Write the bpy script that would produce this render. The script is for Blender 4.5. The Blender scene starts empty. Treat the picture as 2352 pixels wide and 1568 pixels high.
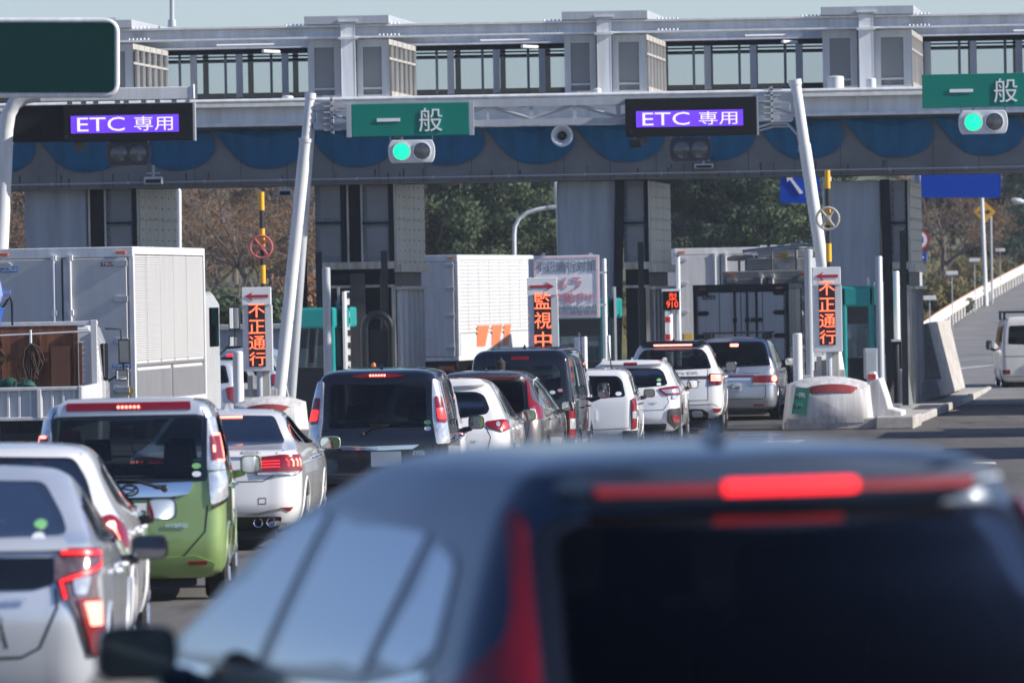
import bpy, bmesh, math, random
import numpy as np
from mathutils import Vector, Matrix
random.seed(7); RNG = np.random.default_rng(7)
SC = bpy.context.scene
COL = SC.collection
rad = math.radians
# ---------------------------------------------------------------- camera
FPX = 200.0/36.0*2352.0            # focal length in units of a 2352 px wide frame
CAM_H = 2.85                       # height above the road at the toll gate
PITCH = math.atan((784-668)/FPX)
ROLL = rad(-1.05)
cam_d = bpy.data.cameras.new("camera"); cam = bpy.data.objects.new("camera", cam_d); COL.objects.link(cam)
cam_d.sensor_width = 36; cam_d.lens = 200; cam_d.clip_start = 0.5; cam_d.clip_end = 5000
CAM_R = Matrix.Rotation(math.pi/2-PITCH, 3, 'X') @ Matrix.Rotation(ROLL, 3, 'Z')
cam.matrix_world = Matrix.Translation((0, 0, CAM_H)) @ CAM_R.to_4x4()
cam_d.dof.use_dof = True; cam_d.dof.focus_distance = 80; cam_d.dof.aperture_fstop = 4.3; cam_d.dof.aperture_blades = 9
SC.camera = cam
# ---------------------------------------------------------------- light
SUN_EL, SUN_AZ = 29.0, 99.0       # degrees; azimuth clockwise from +Y
sv = Vector((math.sin(rad(SUN_AZ))*math.cos(rad(SUN_EL)), math.cos(rad(SUN_AZ))*math.cos(rad(SUN_EL)), math.sin(rad(SUN_EL))))
sl = bpy.data.lights.new("sun", 'SUN'); sl.energy = 4.7; sl.angle = rad(0.5); sl.color = (1.0, 0.93, 0.84)
so = bpy.data.objects.new("sun", sl); COL.objects.link(so); so.rotation_euler = sv.to_track_quat('Z', 'Y').to_euler()
W = bpy.data.worlds.new("World"); SC.world = W; W.use_nodes = True
nt = W.node_tree
sky = nt.nodes.new('ShaderNodeTexSky'); sky.sky_type = 'NISHITA'; sky.sun_disc = False
sky.sun_elevation = rad(SUN_EL); sky.sun_rotation = rad(SUN_AZ); sky.air_density = 1.0; sky.dust_density = 0.3; sky.ozone_density = 1.2
bg = nt.nodes['Background']; bg.inputs['Strength'].default_value = 0.074
tint = nt.nodes.new('ShaderNodeMix'); tint.data_type = 'RGBA'; tint.blend_type = 'MULTIPLY'; tint.inputs[0].default_value = 1
tint.inputs[7].default_value = (.90, .96, 1.26, 1)
nt.links.new(sky.outputs[0], tint.inputs[6]); nt.links.new(tint.outputs[2], bg.inputs[0])
SC.view_settings.view_transform = 'Standard'; SC.view_settings.look = 'None'
SC.view_settings.exposure = 0.6; SC.view_settings.gamma = 1.0; SC.view_settings.use_curve_mapping = False
SC.cycles.max_bounces = 8; SC.cycles.transparent_max_bounces = 16; SC.cycles.use_denoising = True

def P(px, py, d):
    """world point seen at (px,py) of the 2352x1568 frame, d metres ahead"""
    v = CAM_R @ Vector(((px-1176)/FPX, -(py-784)/FPX, -1.0))
    v = v*(d/v.y)
    return Vector((v.x, v.y, v.z+CAM_H))
def ground_z(y):
    t = (85.0-max(y, -20.0))/71.0
    return (0.644*t**1.47 if t > 0 else 0.0)+.12*(max(0., 28-max(y, -20.))/14)**2*(1 if y > 0 else 1)
LANE = rad(7.5); SK = math.tan(LANE)
# ---------------------------------------------------------------- materials
MATS = {}
def mat(name, col, rough=.5, metal=0., coat=0., var=.08, scale=2.5, bump=0., streak=False, emit=None, estr=1., spec=.5, dirt=None):
    if name in MATS: return MATS[name]
    m = bpy.data.materials.new(name); m.use_nodes = True; MATS[name] = m
    n = m.node_tree.nodes; L = m.node_tree.links; b = n['Principled BSDF']
    b.inputs['Roughness'].default_value = rough; b.inputs['Metallic'].default_value = metal
    b.inputs['Coat Weight'].default_value = coat; b.inputs['Coat Roughness'].default_value = .03
    b.inputs['Specular IOR Level'].default_value = spec
    b.inputs['Base Color'].default_value = (*col, 1)
    if emit:
        b.inputs['Emission Color'].default_value = (*emit, 1); b.inputs['Emission Strength'].default_value = estr
    if var > 0:
        tc = n.new('ShaderNodeTexCoord'); mp = n.new('ShaderNodeMapping'); L.new(tc.outputs['Object'], mp.inputs[0])
        if streak: mp.inputs['Scale'].default_value = (4, 4, .35)
        nz = n.new('ShaderNodeTexNoise'); nz.inputs['Scale'].default_value = scale; nz.inputs['Detail'].default_value = 7; nz.inputs['Roughness'].default_value = .62
        L.new(mp.outputs[0], nz.inputs['Vector'])
        r = n.new('ShaderNodeValToRGB'); r.color_ramp.elements[0].position = .32; r.color_ramp.elements[1].position = .7
        lo = dirt if dirt else tuple(c*(1-var) for c in col)
        r.color_ramp.elements[0].color = (*lo, 1); r.color_ramp.elements[1].color = (*[min(1, c*(1+var)) for c in col], 1)
        L.new(nz.outputs[0], r.inputs[0]); L.new(r.outputs[0], b.inputs['Base Color'])
        mr = n.new('ShaderNodeMapRange'); mr.inputs['To Min'].default_value = max(0, rough*(1-.25)); mr.inputs['To Max'].default_value = min(1, rough*1.25)
        L.new(nz.outputs[0], mr.inputs[0]); L.new(mr.outputs[0], b.inputs['Roughness'])
        if bump > 0:
            bp = n.new('ShaderNodeBump'); bp.inputs['Strength'].default_value = bump; bp.inputs['Distance'].default_value = .02
            L.new(nz.outputs[0], bp.inputs['Height']); L.new(bp.outputs[0], b.inputs['Normal'])
    return m
def glass(name, tint, gloss=.09, rough=.02, mx_=.6):
    if name in MATS: return MATS[name]
    m = bpy.data.materials.new(name); m.use_nodes = True; MATS[name] = m
    n = m.node_tree.nodes; L = m.node_tree.links; n.remove(n['Principled BSDF'])
    t = n.new('ShaderNodeBsdfTransparent'); t.inputs[0].default_value = (*tint, 1)
    g = n.new('ShaderNodeBsdfGlossy'); g.inputs['Roughness'].default_value = rough; g.inputs[0].default_value = (.95, .97, 1, 1)
    f = n.new('ShaderNodeLayerWeight'); f.inputs['Blend'].default_value = .28
    mr = n.new('ShaderNodeMapRange'); mr.inputs['To Min'].default_value = gloss*.55; mr.inputs['To Max'].default_value = mx_
    L.new(f.outputs['Fresnel'], mr.inputs[0])
    mx = n.new('ShaderNodeMixShader'); L.new(mr.outputs[0], mx.inputs[0]); L.new(t.outputs[0], mx.inputs[1]); L.new(g.outputs[0], mx.inputs[2])
    L.new(mx.outputs[0], n['Material Output'].inputs[0])
    return m
def led(name, col, strength, base, pitch=.02, fill=.75):
    """a lamp face made of small dots"""
    if name in MATS: return MATS[name]
    m = mat(name, base, .4, var=0); n = m.node_tree.nodes; L = m.node_tree.links; b = n['Principled BSDF']
    b.inputs['Emission Color'].default_value = (*col, 1)
    tc = n.new('ShaderNodeTexCoord'); v = n.new('ShaderNodeTexVoronoi'); v.inputs['Scale'].default_value = 1/pitch; v.inputs['Randomness'].default_value = 0
    L.new(tc.outputs['Object'], v.inputs['Vector'])
    mr = n.new('ShaderNodeMapRange'); mr.inputs['From Min'].default_value = fill*.5; mr.inputs['From Max'].default_value = fill
    mr.inputs['To Min'].default_value = strength; mr.inputs['To Max'].default_value = strength*.25
    L.new(v.outputs['Distance'], mr.inputs[0]); L.new(mr.outputs[0], b.inputs['Emission Strength'])
    return m
white_steel = mat('white_steel', (.72, .75, .78), .42, var=.07, scale=1.2, streak=True, dirt=(.58, .59, .58))
grey_steel = mat('grey_steel', (.42, .45, .48), .45, metal=.15, var=.1, streak=True)
galv = mat('galvanised', (.40, .41, .41), .42, metal=.45, var=.3, scale=1.6, streak=True, dirt=(.26, .25, .23))
galv_tan = mat('galvanised_tan', (.46, .43, .38), .42, metal=.3, var=.35, scale=1.8, streak=True, dirt=(.27, .24, .2))
panel_grey = mat('panel_grey', (.16, .175, .195), .5, var=.28, scale=1.4, streak=True)
beam_grey = mat('beam_grey', (.155, .16, .165), .65, var=.25, scale=.8, bump=.1)
pillar_grey = mat('pillar_grey', (.31, .35, .39), .6, var=.2, scale=1.0, streak=True)
scallop_blue = mat('scallop_blue', (.002, .10, .215), .5, var=.22, scale=.9, spec=.2, streak=True)
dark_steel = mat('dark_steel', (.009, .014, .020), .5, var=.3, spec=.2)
black_mat = mat('black_board', (.007, .008, .010), .6, var=.2, spec=.2)
concrete = mat('concrete', (.36, .345, .32), .85, var=.35, scale=3.5, bump=.25, dirt=(.27, .255, .235))
white_concrete = mat('white_concrete', (.62, .62, .62), .7, var=.15, scale=2.2, bump=.12, streak=True, dirt=(.38, .37, .36))
teal = mat('teal', (.005, .26, .25), .4, var=.1)
sign_green = mat('sign_green', (.0, .20, .15), .55, var=.05, spec=.2)
sign_dark = mat('sign_dark_green', (.0, .036, .031), .7, var=.06, spec=.03)
sign_blue = mat('sign_blue', (.001, .055, .42), .55, var=.05, spec=.15)
sign_white = mat('sign_white', (.78, .8, .8), .5, var=.05)
sign_txt = mat('sign_lettering', (.8, .82, .82), .5, var=.02)
red_paint = mat('red_paint', (.42, .02, .03), .45, var=.1)
red_strip = mat('red_reflector', (.36, .055, .05), .45, var=.18, scale=5)
yellow = mat('yellow_paint', (.80, .42, .015), .45, var=.08)
black_paint = mat('black_paint', (.02, .022, .025), .4, var=.1)
frost = mat('frosted_pane', (.17, .185, .20), .22, var=.12, scale=.9)
wall_pane = glass('bridge_glass', (.80, .84, .87), .05)
booth_glass = glass('booth_glass', (.66, .74, .74), .10)
rubber = mat('rubber', (.012, .012, .012), .75, var=.3, scale=8)
plastic = mat('black_plastic', (.02, .021, .023), .5, var=.15)
alloy = mat('alloy', (.55, .56, .58), .28, metal=.9, var=.05)
chrome = mat('chrome', (.82, .84, .86), .08, metal=1., var=0)
mirror_m = mat('mirror_glass', (.75, .8, .82), .02, metal=1., var=0)
lens_red = mat('lens_red', (.19, .002, .007), .16, coat=1., var=.1, scale=20)
lens_clear = mat('lens_clear', (.55, .57, .6), .12, metal=.5, coat=1., var=.25, scale=25)
lens_lit = mat('lens_lit', (.5, .02, .02), .3, var=0, emit=(1, .02, .02), estr=1.5)
lens_hot = mat('lens_hot', (.8, .1, .08), .3, var=0, emit=(1, .22, .16), estr=3.0)
orange_lens = mat('lens_orange', (.7, .16, .02), .3, var=.1)
plate_white = mat('plate_white', (.72, .74, .74), .45, var=.05)
plate_ink = mat('plate_ink', (.02, .06, .04), .5, var=0)
interior_m = mat('interior', (.02, .021, .023), .8, var=.2)
seat_m = mat('seat_cloth', (.035, .036, .04), .9, var=.2, scale=9)
frit = mat('frit', (.006, .007, .009), .08, coat=.6, var=0)
glass_dark = glass('glass_privacy', (.06, .072, .082), .03, mx_=.28)
glass_clear = glass('glass_clear', (.55, .62, .62), .07)
gapm = mat('panel_gap', (.006, .006, .007), .8, var=0)
sticker_g = mat('sticker_green', (.2, .5, .2), .5, var=.2, scale=30)
sticker_w = mat('sticker_white', (.7, .76, .82), .5, var=.1, scale=30)
leaf_cols = {}
# ---------------------------------------------------------------- objects
def tag(o, label=None, cat=None, group=None, kind=None):
    if label: o['label'] = label
    if cat: o['category'] = cat
    if group: o['group'] = group
    if kind: o['kind'] = kind
    return o
def empty(name, loc, label=None, cat=None, group=None, rz=0.):
    o = bpy.data.objects.new(name, None); COL.objects.link(o); o.location = loc; o.rotation_euler = (0, 0, rz)
    o.empty_display_size = .3
    return tag(o, label, cat, group)
def link_mesh(name, verts, faces, mats, mi=None, parent=None, world=True, smooth=False):
    me = bpy.data.meshes.new(name)
    if parent is not None and world:
        p = parent
        off = Vector((0, 0, 0))
        while p is not None: off = off+p.location; p = p.parent
        verts = [(v[0]-off.x, v[1]-off.y, v[2]-off.z) for v in verts]
    me.from_pydata([tuple(v) for v in verts], [], faces)
    if not isinstance(mats, (list, tuple)): mats = [mats]
    for m in mats: me.materials.append(m)
    if mi is not None: me.polygons.foreach_set('material_index', mi)
    if smooth: me.polygons.foreach_set('use_smooth', [True]*len(me.polygons))
    me.validate(); me.update()
    o = bpy.data.objects.new(name, me); COL.objects.link(o)
    if parent is not None: o.parent = parent
    return o
class MB:
    def __init__(s): s.v = []; s.f = []; s.m = []; s.cur = 0
    def add(s, v, f):
        k = len(s.v); s.v += [tuple(x) for x in v]; s.f += [tuple(i+k for i in q) for q in f]; s.m += [s.cur]*len(f); return s
    def box(s, c, d, rz=0., skew=0.):
        x, y, z = d[0]/2, d[1]/2, d[2]/2; cr, sr = math.cos(rz), math.sin(rz)
        vs = []
        for a in (-x, x):
            for b in (-y, y):
                for e in (-z, z):
                    X = a+skew*(b+y); vs.append((c[0]+X*cr-b*sr, c[1]+X*sr+b*cr, c[2]+e))
        return s.add(vs, [(0, 1, 3, 2), (4, 6, 7, 5), (0, 4, 5, 1), (2, 3, 7, 6), (0, 2, 6, 4), (1, 5, 7, 3)])
    def rect(s, x0, y0, x1, y1, d, depth=.1, skew=0.):
        """front face seen at that rectangle of the frame, d metres away; true size, extruded backwards"""
        c = P((x0+x1)/2, (y0+y1)/2, d); k = d/FPX
        return s.box((c.x, d+depth/2, c.z), ((x1-x0)*k, depth, (y1-y0)*k), 0, skew)
    def prism(s, poly, y0, y1, skew=0.):
        """outline in (x,z), extruded from y0 to y1"""
        n = len(poly)
        a = sum(poly[i][0]*poly[(i+1) % n][1]-poly[(i+1) % n][0]*poly[i][1] for i in range(n))
        if a < 0: poly = poly[::-1]
        v = [(x, y0, z) for x, z in poly]+[(x+skew*(y1-y0), y1, z) for x, z in poly]
        f = [tuple(range(n)), tuple(range(2*n-1, n-1, -1))]
        f += [(i, i+n, (i+1) % n+n, (i+1) % n) for i in range(n)]
        return s.add(v, f)
    def tube(s, pts, r, n=10, cap=True):
        pts = [Vector(p) for p in pts]; rs = r if isinstance(r, (list, tuple)) else [r]*len(pts)
        v = []; ref = None
        for i, p in enumerate(pts):
            t = (pts[min(i+1, len(pts)-1)]-pts[max(i-1, 0)]).normalized()
            if ref is None: ref = Vector((0, 0, 1)) if abs(t.z) < .9 else Vector((0, 1, 0))
            a = t.cross(ref).normalized(); b = t.cross(a).normalized(); ref = a.cross(t)
            for k in range(n):
                q = 2*math.pi*k/n; v.append(p+(a*math.cos(q)+b*math.sin(q))*rs[i])
        f = []
        for i in range(len(pts)-1):
            for k in range(n):
                f.append((i*n+k, (i+1)*n+k, (i+1)*n+(k+1) % n, i*n+(k+1) % n))
        if cap:
            f.append(tuple(range(n))); f.append(tuple(range(len(v)-1, len(v)-1-n, -1)))
        return s.add(v, f)
    def lathe(s, c, axis, prof, n=24):
        """prof: (distance along the axis, radius)"""
        c = Vector(c); ax = Vector(axis).normalized(); u = ax.orthogonal().normalized(); w = ax.cross(u)
        v = []; f = []
        for t, r in prof:
            for k in range(n):
                q = 2*math.pi*k/n; v.append(c+ax*t+(u*math.cos(q)+w*math.sin(q))*r)
        for i in range(len(prof)-1):
            for k in range(n): f.append((i*n+k, i*n+(k+1) % n, (i+1)*n+(k+1) % n, (i+1)*n+k))
        f.append(tuple(range(n-1, -1, -1))); f.append(tuple(range(len(v)-n, len(v))))
        return s.add(v, f)
    def build(s, name, mats, parent=None, world=True, smooth=False, bevel=0.):
        o = link_mesh(name, s.v, s.f, mats, s.m, parent, world, smooth)
        bm = bmesh.new(); bm.from_mesh(o.data); bmesh.ops.recalc_face_normals(bm, faces=bm.faces); bm.to_mesh(o.data); bm.free()
        if bevel:
            b = o.modifiers.new('bevel', 'BEVEL'); b.width = bevel; b.segments = 2; b.limit_method = 'ANGLE'; b.angle_limit = rad(40)
        if smooth:
            o.data.polygons.foreach_set('use_smooth', [True]*len(o.data.polygons))
            try: o.data.set_sharp_from_angle(angle=rad(38))
            except Exception: pass
        return o
def copy_thing(o, parent=None):
    c = o.copy(); COL.objects.link(c)
    if parent is not None: c.parent = parent
    for ch in list(o.children): copy_thing(ch, c)
    return c
def text_mb(string, w, h, depth=.01, spacing=1.0, shear=0., wmode=True):
    """text as (verts, faces) in (x, z), centred, fitted into w x h, thickness depth"""
    cu = bpy.data.curves.new('lettering', 'FONT'); cu.body = string; cu.size = 1; cu.align_x = 'CENTER'; cu.space_line = spacing
    cu.extrude = .01; cu.resolution_u = 3; cu.offset = 0; cu.shear = shear
    ob = bpy.data.objects.new('lettering', cu); COL.objects.link(ob)
    dg = bpy.context.evaluated_depsgraph_get(); dg.update()
    me = bpy.data.meshes.new_from_object(ob.evaluated_get(dg))
    v = np.array([x.co[:] for x in me.vertices]); f = [tuple(p.vertices) for p in me.polygons]
    bpy.data.objects.remove(ob); bpy.data.curves.remove(cu); bpy.data.meshes.remove(me)
    if len(v) == 0: return [], []
    lo, hi = v.min(0), v.max(0); c = (lo+hi)/2
    sx = w/max(hi[0]-lo[0], 1e-6); sz = h/max(hi[1]-lo[1], 1e-6)
    if not wmode: sx = sz
    return [((x[0]-c[0])*sx, -(x[2]-c[2])*depth/.02, (x[1]-c[1])*sz) for x in v], f
def text(name, string, c, w, h, m, parent, depth=.012, bold=0., world=True, spacing=1.0, rz=0., shear=0., wmode=True):
    v, f = text_mb(string, w, h, depth, spacing, shear, wmode)
    cr, sr = math.cos(rz), math.sin(rz)
    v = [(c[0]+x*cr-y*sr, c[1]+x*sr+y*cr, c[2]+z) for x, y, z in v]
    return link_mesh(name, v, f, m, None, parent, world)
# ================================================================ ground
def asphalt_mat():
    m = mat('asphalt', (.06, .06, .062), .85, var=0); n = m.node_tree.nodes; L = m.node_tree.links; b = n['Principled BSDF']
    tc = n.new('ShaderNodeTexCoord')
    fine = n.new('ShaderNodeTexNoise'); fine.inputs['Scale'].default_value = 60; fine.inputs['Detail'].default_value = 4
    big = n.new('ShaderNodeTexNoise'); big.inputs['Scale'].default_value = .22; big.inputs['Detail'].default_value = 8; big.inputs['Roughness'].default_value = .6
    mp = n.new('ShaderNodeMapping'); mp.inputs['Scale'].default_value = (1.6, .25, 1); mp.inputs['Rotation'].default_value = (0, 0, LANE)
    L.new(tc.outputs['Object'], fine.inputs['Vector']); L.new(tc.outputs['Object'], mp.inputs[0]); L.new(mp.outputs[0], big.inputs['Vector'])
    r = n.new('ShaderNodeValToRGB'); r.color_ramp.elements[0].position = .35; r.color_ramp.elements[1].position = .68
    r.color_ramp.elements[0].color = (.05, .049, .048, 1); r.color_ramp.elements[1].color = (.15, .14, .128, 1)
    L.new(big.outputs[0], r.inputs[0])
    r2 = n.new('ShaderNodeValToRGB'); r2.color_ramp.elements[0].position = .3; r2.color_ramp.elements[1].position = .75
    r2.color_ramp.elements[0].color = (.55, .55, .55, 1); r2.color_ramp.elements[1].color = (1.3, 1.3, 1.3, 1)
    L.new(fine.outputs[0], r2.inputs[0])
    mx = n.new('ShaderNodeMix'); mx.data_type = 'RGBA'; mx.blend_type = 'MULTIPLY'; mx.inputs[0].default_value = 1
    oil = n.new('ShaderNodeTexNoise'); oil.inputs['Scale'].default_value = .9; oil.inputs['Detail'].default_value = 5
    L.new(mp.outputs[0], oil.inputs['Vector'])
    r3 = n.new('ShaderNodeValToRGB'); r3.color_ramp.elements[0].position = .56; r3.color_ramp.elements[1].position = .68
    r3.color_ramp.elements[0].color = (1, 1, 1, 1); r3.color_ramp.elements[1].color = (.45, .45, .46, 1); L.new(oil.outputs[0], r3.inputs[0])
    m3 = n.new('ShaderNodeMix'); m3.data_type = 'RGBA'; m3.blend_type = 'MULTIPLY'; m3.inputs[0].default_value = 1
    L.new(r.outputs[0], m3.inputs[6]); L.new(r3.outputs[0], m3.inputs[7]); L.new(m3.outputs[2], mx.inputs[6]); L.new(r2.outputs[0], mx.inputs[7]); L.new(mx.outputs[2], b.inputs['Base Color'])
    bp = n.new('ShaderNodeBump'); bp.inputs['Strength'].default_value = .4; bp.inputs['Distance'].default_value = .01
    L.new(fine.outputs[0], bp.inputs['Height']); L.new(bp.outputs[0], b.inputs['Normal'])
    return m
asphalt = asphalt_mat()
grass_m = mat('grass', (.10, .10, .04), .9, var=.5, scale=1.2, bump=.5, dirt=(.045, .06, .02))
def sheet(name, xs, ys, zf, m, kind='structure'):
    v = [(x, y, zf(x, y)) for y in ys for x in xs]; nx = len(xs)
    f = [(j*nx+i, j*nx+i+1, (j+1)*nx+i+1, (j+1)*nx+i) for j in range(len(ys)-1) for i in range(nx-1)]
    o = link_mesh(name, v, f, m, smooth=True); o['kind'] = kind; return o
ysg = [-60, -20, -10, -5]+[i*2.0 for i in range(0, 50)]+[110, 130, 160, 200, 260, 400, 800, 2000]
sheet('ground', [-900, -300, -100, -40, -20, -10, 0, 10, 20, 40, 100, 300, 900], ysg, lambda x, y: ground_z(y), asphalt)
def ramp_edge(d):
    """left edge of the slip road that climbs away on the right: (x, z)"""
    t = max(0., d-135)/165.
    return 9.2+ 19.5*t**1.25, max(0, 3.55*t**1.35)
rampy = [132+i*4 for i in range(0, 70)]
def ramp_sheet(name, o0, o1, dz, m):
    v = []
    for d in rampy:
        x, z = ramp_edge(d); v += [(x+o0, d, z+dz-.0), (x+o1, d, z+dz)]
    f = [(2*i, 2*i+1, 2*i+3, 2*i+2) for i in range(len(rampy)-1)]
    o = link_mesh(name, v, f, m, smooth=True); o['kind'] = 'structure'; return o
ramp_sheet('ramp_road', -.6, 26, .012, mat('worn_asphalt', (.165, .165, .165), .9, var=.3, scale=.7, bump=.1))
# hillside behind the gate, rising away and beside the ramp
def hill_z(x, y):
    ex, ez = ramp_edge(y)
    h = 0
    if y > 165: h = min(3, (y-165)*.012)
    if x > ex-1.0: h = min(h, ez-.35) if x < ex+27 else h
    else:
        side = min(1., (ex-1.0-x)/4.5); h2 = ez-.1+side*1.2 if y > 160 else -.4
        h = max(h2, min(h, h2+(ex-1-x)*.35))
    return h if y > 158 else -.5
sheet('hillside', [-300, -120, -60, -40]+[-30+i*1.5 for i in range(50)]+[50, 60, 70, 80, 120, 300], [156, 158, 160]+[162+i*4 for i in range(50)]+[400, 600, 1200], hill_z, grass_m)
# painted markings
paint_w = mat('road_paint', (.62, .63, .62), .7, var=.25, scale=6, dirt=(.3, .3, .3))
paint_b = mat('road_paint_blue', (.05, .16, .38), .7, var=.3, scale=6)
def marking(name, quad, m, dz=.006):
    v = [(x, y, ground_z(y)+dz) for x, y in quad]
    o = link_mesh(name, v, [(0, 1, 2, 3)], m); o['kind'] = 'structure'; return o
def mark_px(name, pts, m, dz=.006):
    q = []
    for px, py in pts:
        d = 60.
        for _ in range(30):
            p = P(px, py, d); d = d*(CAM_H-ground_z(d))/(CAM_H-p.z)
        q.append((P(px, py, d).x, d))
    return marking(name, q, m, dz)
mark_px('road_marking', [(1500, 1042), (1800, 1034), (1850, 1011), (1560, 1018)], paint_w)
mark_px('road_marking', [(1690, 1003), (1790, 1001), (1795, 997), (1700, 998)], paint_b)
mark_px('road_marking', [(2225, 1066), (2290, 1066), (2285, 1061), (2240, 1061)], paint_w)
mark_px('road_marking', [(1290, 1130), (1450, 1130), (1500, 1085), (1370, 1085)], paint_w)
# curved white edge lines on the ramp
def ramp_line(name, pts, w, dz=.02):
    v = []
    for off, d in pts:
        x, z = ramp_edge(d); v += [(x+off, d, z+dz), (x+off+w, d, z+dz)]
    o = link_mesh(name, v, [(2*i, 2*i+1, 2*i+3, 2*i+2) for i in range(len(pts)-1)], paint_w); o['kind'] = 'structure'
ramp_line('ramp_edge_line', [(3.2+.55*math.sin(i*.1), 200+i*5) for i in range(18)], .35)
ramp_line('ramp_edge_line', [(.9+i*.28+.02*i*i, 163+i*1.1) for i in range(12)], .3)
# ================================================================ toll gate
G = 127.0
KG = G/FPX
def gz(y, d=G): return CAM_H+(668-y)*d/FPX          # height of frame row y on the frame's centre line
def gx(x, d=G): return (x-1176)*d/FPX
gate = empty('toll_gate', (0, G, 0), 'long grey steel toll gate with blue scalloped canopy front and glazed bridge above the lanes', 'toll gate')
XL, XR = gx(-560), gx(4300)
mb = MB(); mb.box(((XL+XR)/2, G+.75, (gz(281)+gz(417))/2), (XR-XL, 1.5, gz(281)-gz(417)))
mb.box(((XL+XR)/2, G+4.4, (gz(281)+gz(400))/2), (XR-XL, 5.0, gz(281)-gz(400)))
mb.build('portal_beam', beam_grey, gate, bevel=.02)
m = MB()
for i in range(-12, 48): m.box((i*1.03+.2, G-.001, (gz(281)+gz(417))/2), (.014, .01, gz(281)-gz(417)-.02))
m.box(((XL+XR)/2, G-.001, gz(412)), (XR-XL, .01, .012)); m.build('cladding_seam', mat('seam_dark', (.05, .05, .055), .7), gate)
m = MB(); m.tube([(XL, G-.05, gz(404)), (XR, G-.05, gz(404))], .018, 6)
for i in range(-8, 30): m.box((i*1.7, G-.04, gz(404)), (.05, .08, .06))
m.build('beam_conduit', grey_steel, gate)
# fascia: white box gutter on top of the beam
mb = MB(); zt, zb = gz(228), gz(279)
mb.prism([(XL, zb), (XR, zb), (XR, zt-.10), (XL, zt-.10)], G-.55, G+5.5)
mb.prism([(XL, zt-.10), (XR, zt-.10), (XR, zt-.02), (XL, zt-.02)], G-.85, G+5.5)
mb.prism([(XL, zb-.03), (XR, zb-.03), (XR, zb+.05), (XL, zb+.05)], G-.66, G-.5)
for i in range(-9, 40): mb.box((i*1.6, G-.56, (zt+zb)/2-.03), (.012, .03, zt-zb-.2))
mb.build('fascia_gutter', white_steel, gate, bevel=.012)
mb = MB(); mb.tube([(XL, G-.95, zt+.03), (XR, G-.95, zt+.03)], .05, 8); mb.build('conduit', white_steel, gate, smooth=True)
# scalloped blue vault ends
sc_out = [(-8, 0), (0, 0), (60, 70), (110, 130), (160, 188), (205, 222), (245, 242), (300, 255), (360, 259), (430, 252), (490, 235), (540, 208), (575, 175), (596, 140), (604, 105), (598, 62), (580, 20), (568, 0)]
first = None
for k in range(-8, 17):
    x0 = 1107+206.5*k
    if first is None:
        pts = []
        for a, b in sc_out: pts.append((a*.3516*KG, -b*.3516*KG))
        # smooth the outline
        sm = []
        for i in range(len(pts)):
            p, q = pts[i], pts[(i+1) % len(pts)]
            sm += [(p[0]*.75+q[0]*.25, p[1]*.75+q[1]*.25), (p[0]*.25+q[0]*.75, p[1]*.25+q[1]*.75)]
        cx, cz = 340*.3516*KG, -60*.3516*KG
        n = len(sm); v = []; f = []
        for ring, (sc, dy) in enumerate([(1.0, .0), (1., -.05), (.985, -.06), (.7, -.09), (.35, -.16), (.0, -.2)]):
            for x, z in sm: v.append((cx+(x-cx)*sc, dy, cz*1.0+(z-cz)*sc))
        for r in range(5):
            for i in range(n): f.append((r*n+i, r*n+(i+1) % n, (r+1)*n+(i+1) % n, (r+1)*n+i))
        first = link_mesh('blue_vault_end', v, f, scallop_blue, None, gate, world=False, smooth=True)
        first.data.set_sharp_from_angle(angle=rad(50)); o = first
    else:
        o = first.copy(); COL.objects.link(o); o.parent = gate
    o.location = (P(x0, 288, G).x, -.012, gz(287))
def ledge(mb, x0, x1, y, d, h, depth, out=.06):
    k = d/FPX; c = P((x0+x1)/2, y, d)
    mb.box((c.x, d+depth/2-out, c.z), ((x1-x0)*k, depth, h))
# pillars and clad stair towers (one group per island)
BASE = lambda x, d: 0.0
def zrow(x, y, d=G): return P(x, y, d).z
def upright(mb, x0, x1, ytop, ybot, d, depth, skew=0., lean=0.):
    """vertical block whose top edge is at row ytop and bottom at row ybot (None = ground)"""
    k = d/FPX; xm = (x0+x1)/2; a = P(xm, ytop, d); zb = 0.0 if ybot is None else P(xm, ybot, d).z
    w = (x1-x0)*k/2
    v = []
    for y in (0, depth):
        for x in (-w, w):
            for z, l in ((zb, lean*k), (a.z, 0)): v.append((a.x+x+skew*y+l, d+y, z))
    mb.add(v, [(0, 2, 3, 1), (4, 5, 7, 6), (0, 1, 5, 4), (2, 6, 7, 3), (0, 4, 6, 2), (1, 3, 7, 5)])
def pillar(x0, x1, taper):
    mb = MB(); upright(mb, x0, x1, 415, None, G+.5, 1.2)
    o = mb.build('pillar', pillar_grey, gate, bevel=.03)
pillar(55, 198, 0); pillar(1279, 1418, 0); pillar(1900, 2022, 0); pillar(2462, 2600, 0); pillar(-520, -380, 0)
def rivets(mb, xs, y0, y1, n, d, r=.018):
    for x in xs:
        for i in range(n):
            c = P(x, y0+(y1-y0)*(i+.5)/n, d); mb.lathe((c.x, d, c.z), (0, -1, 0), [(0, r), (.012, r*.8)], 6)
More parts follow.
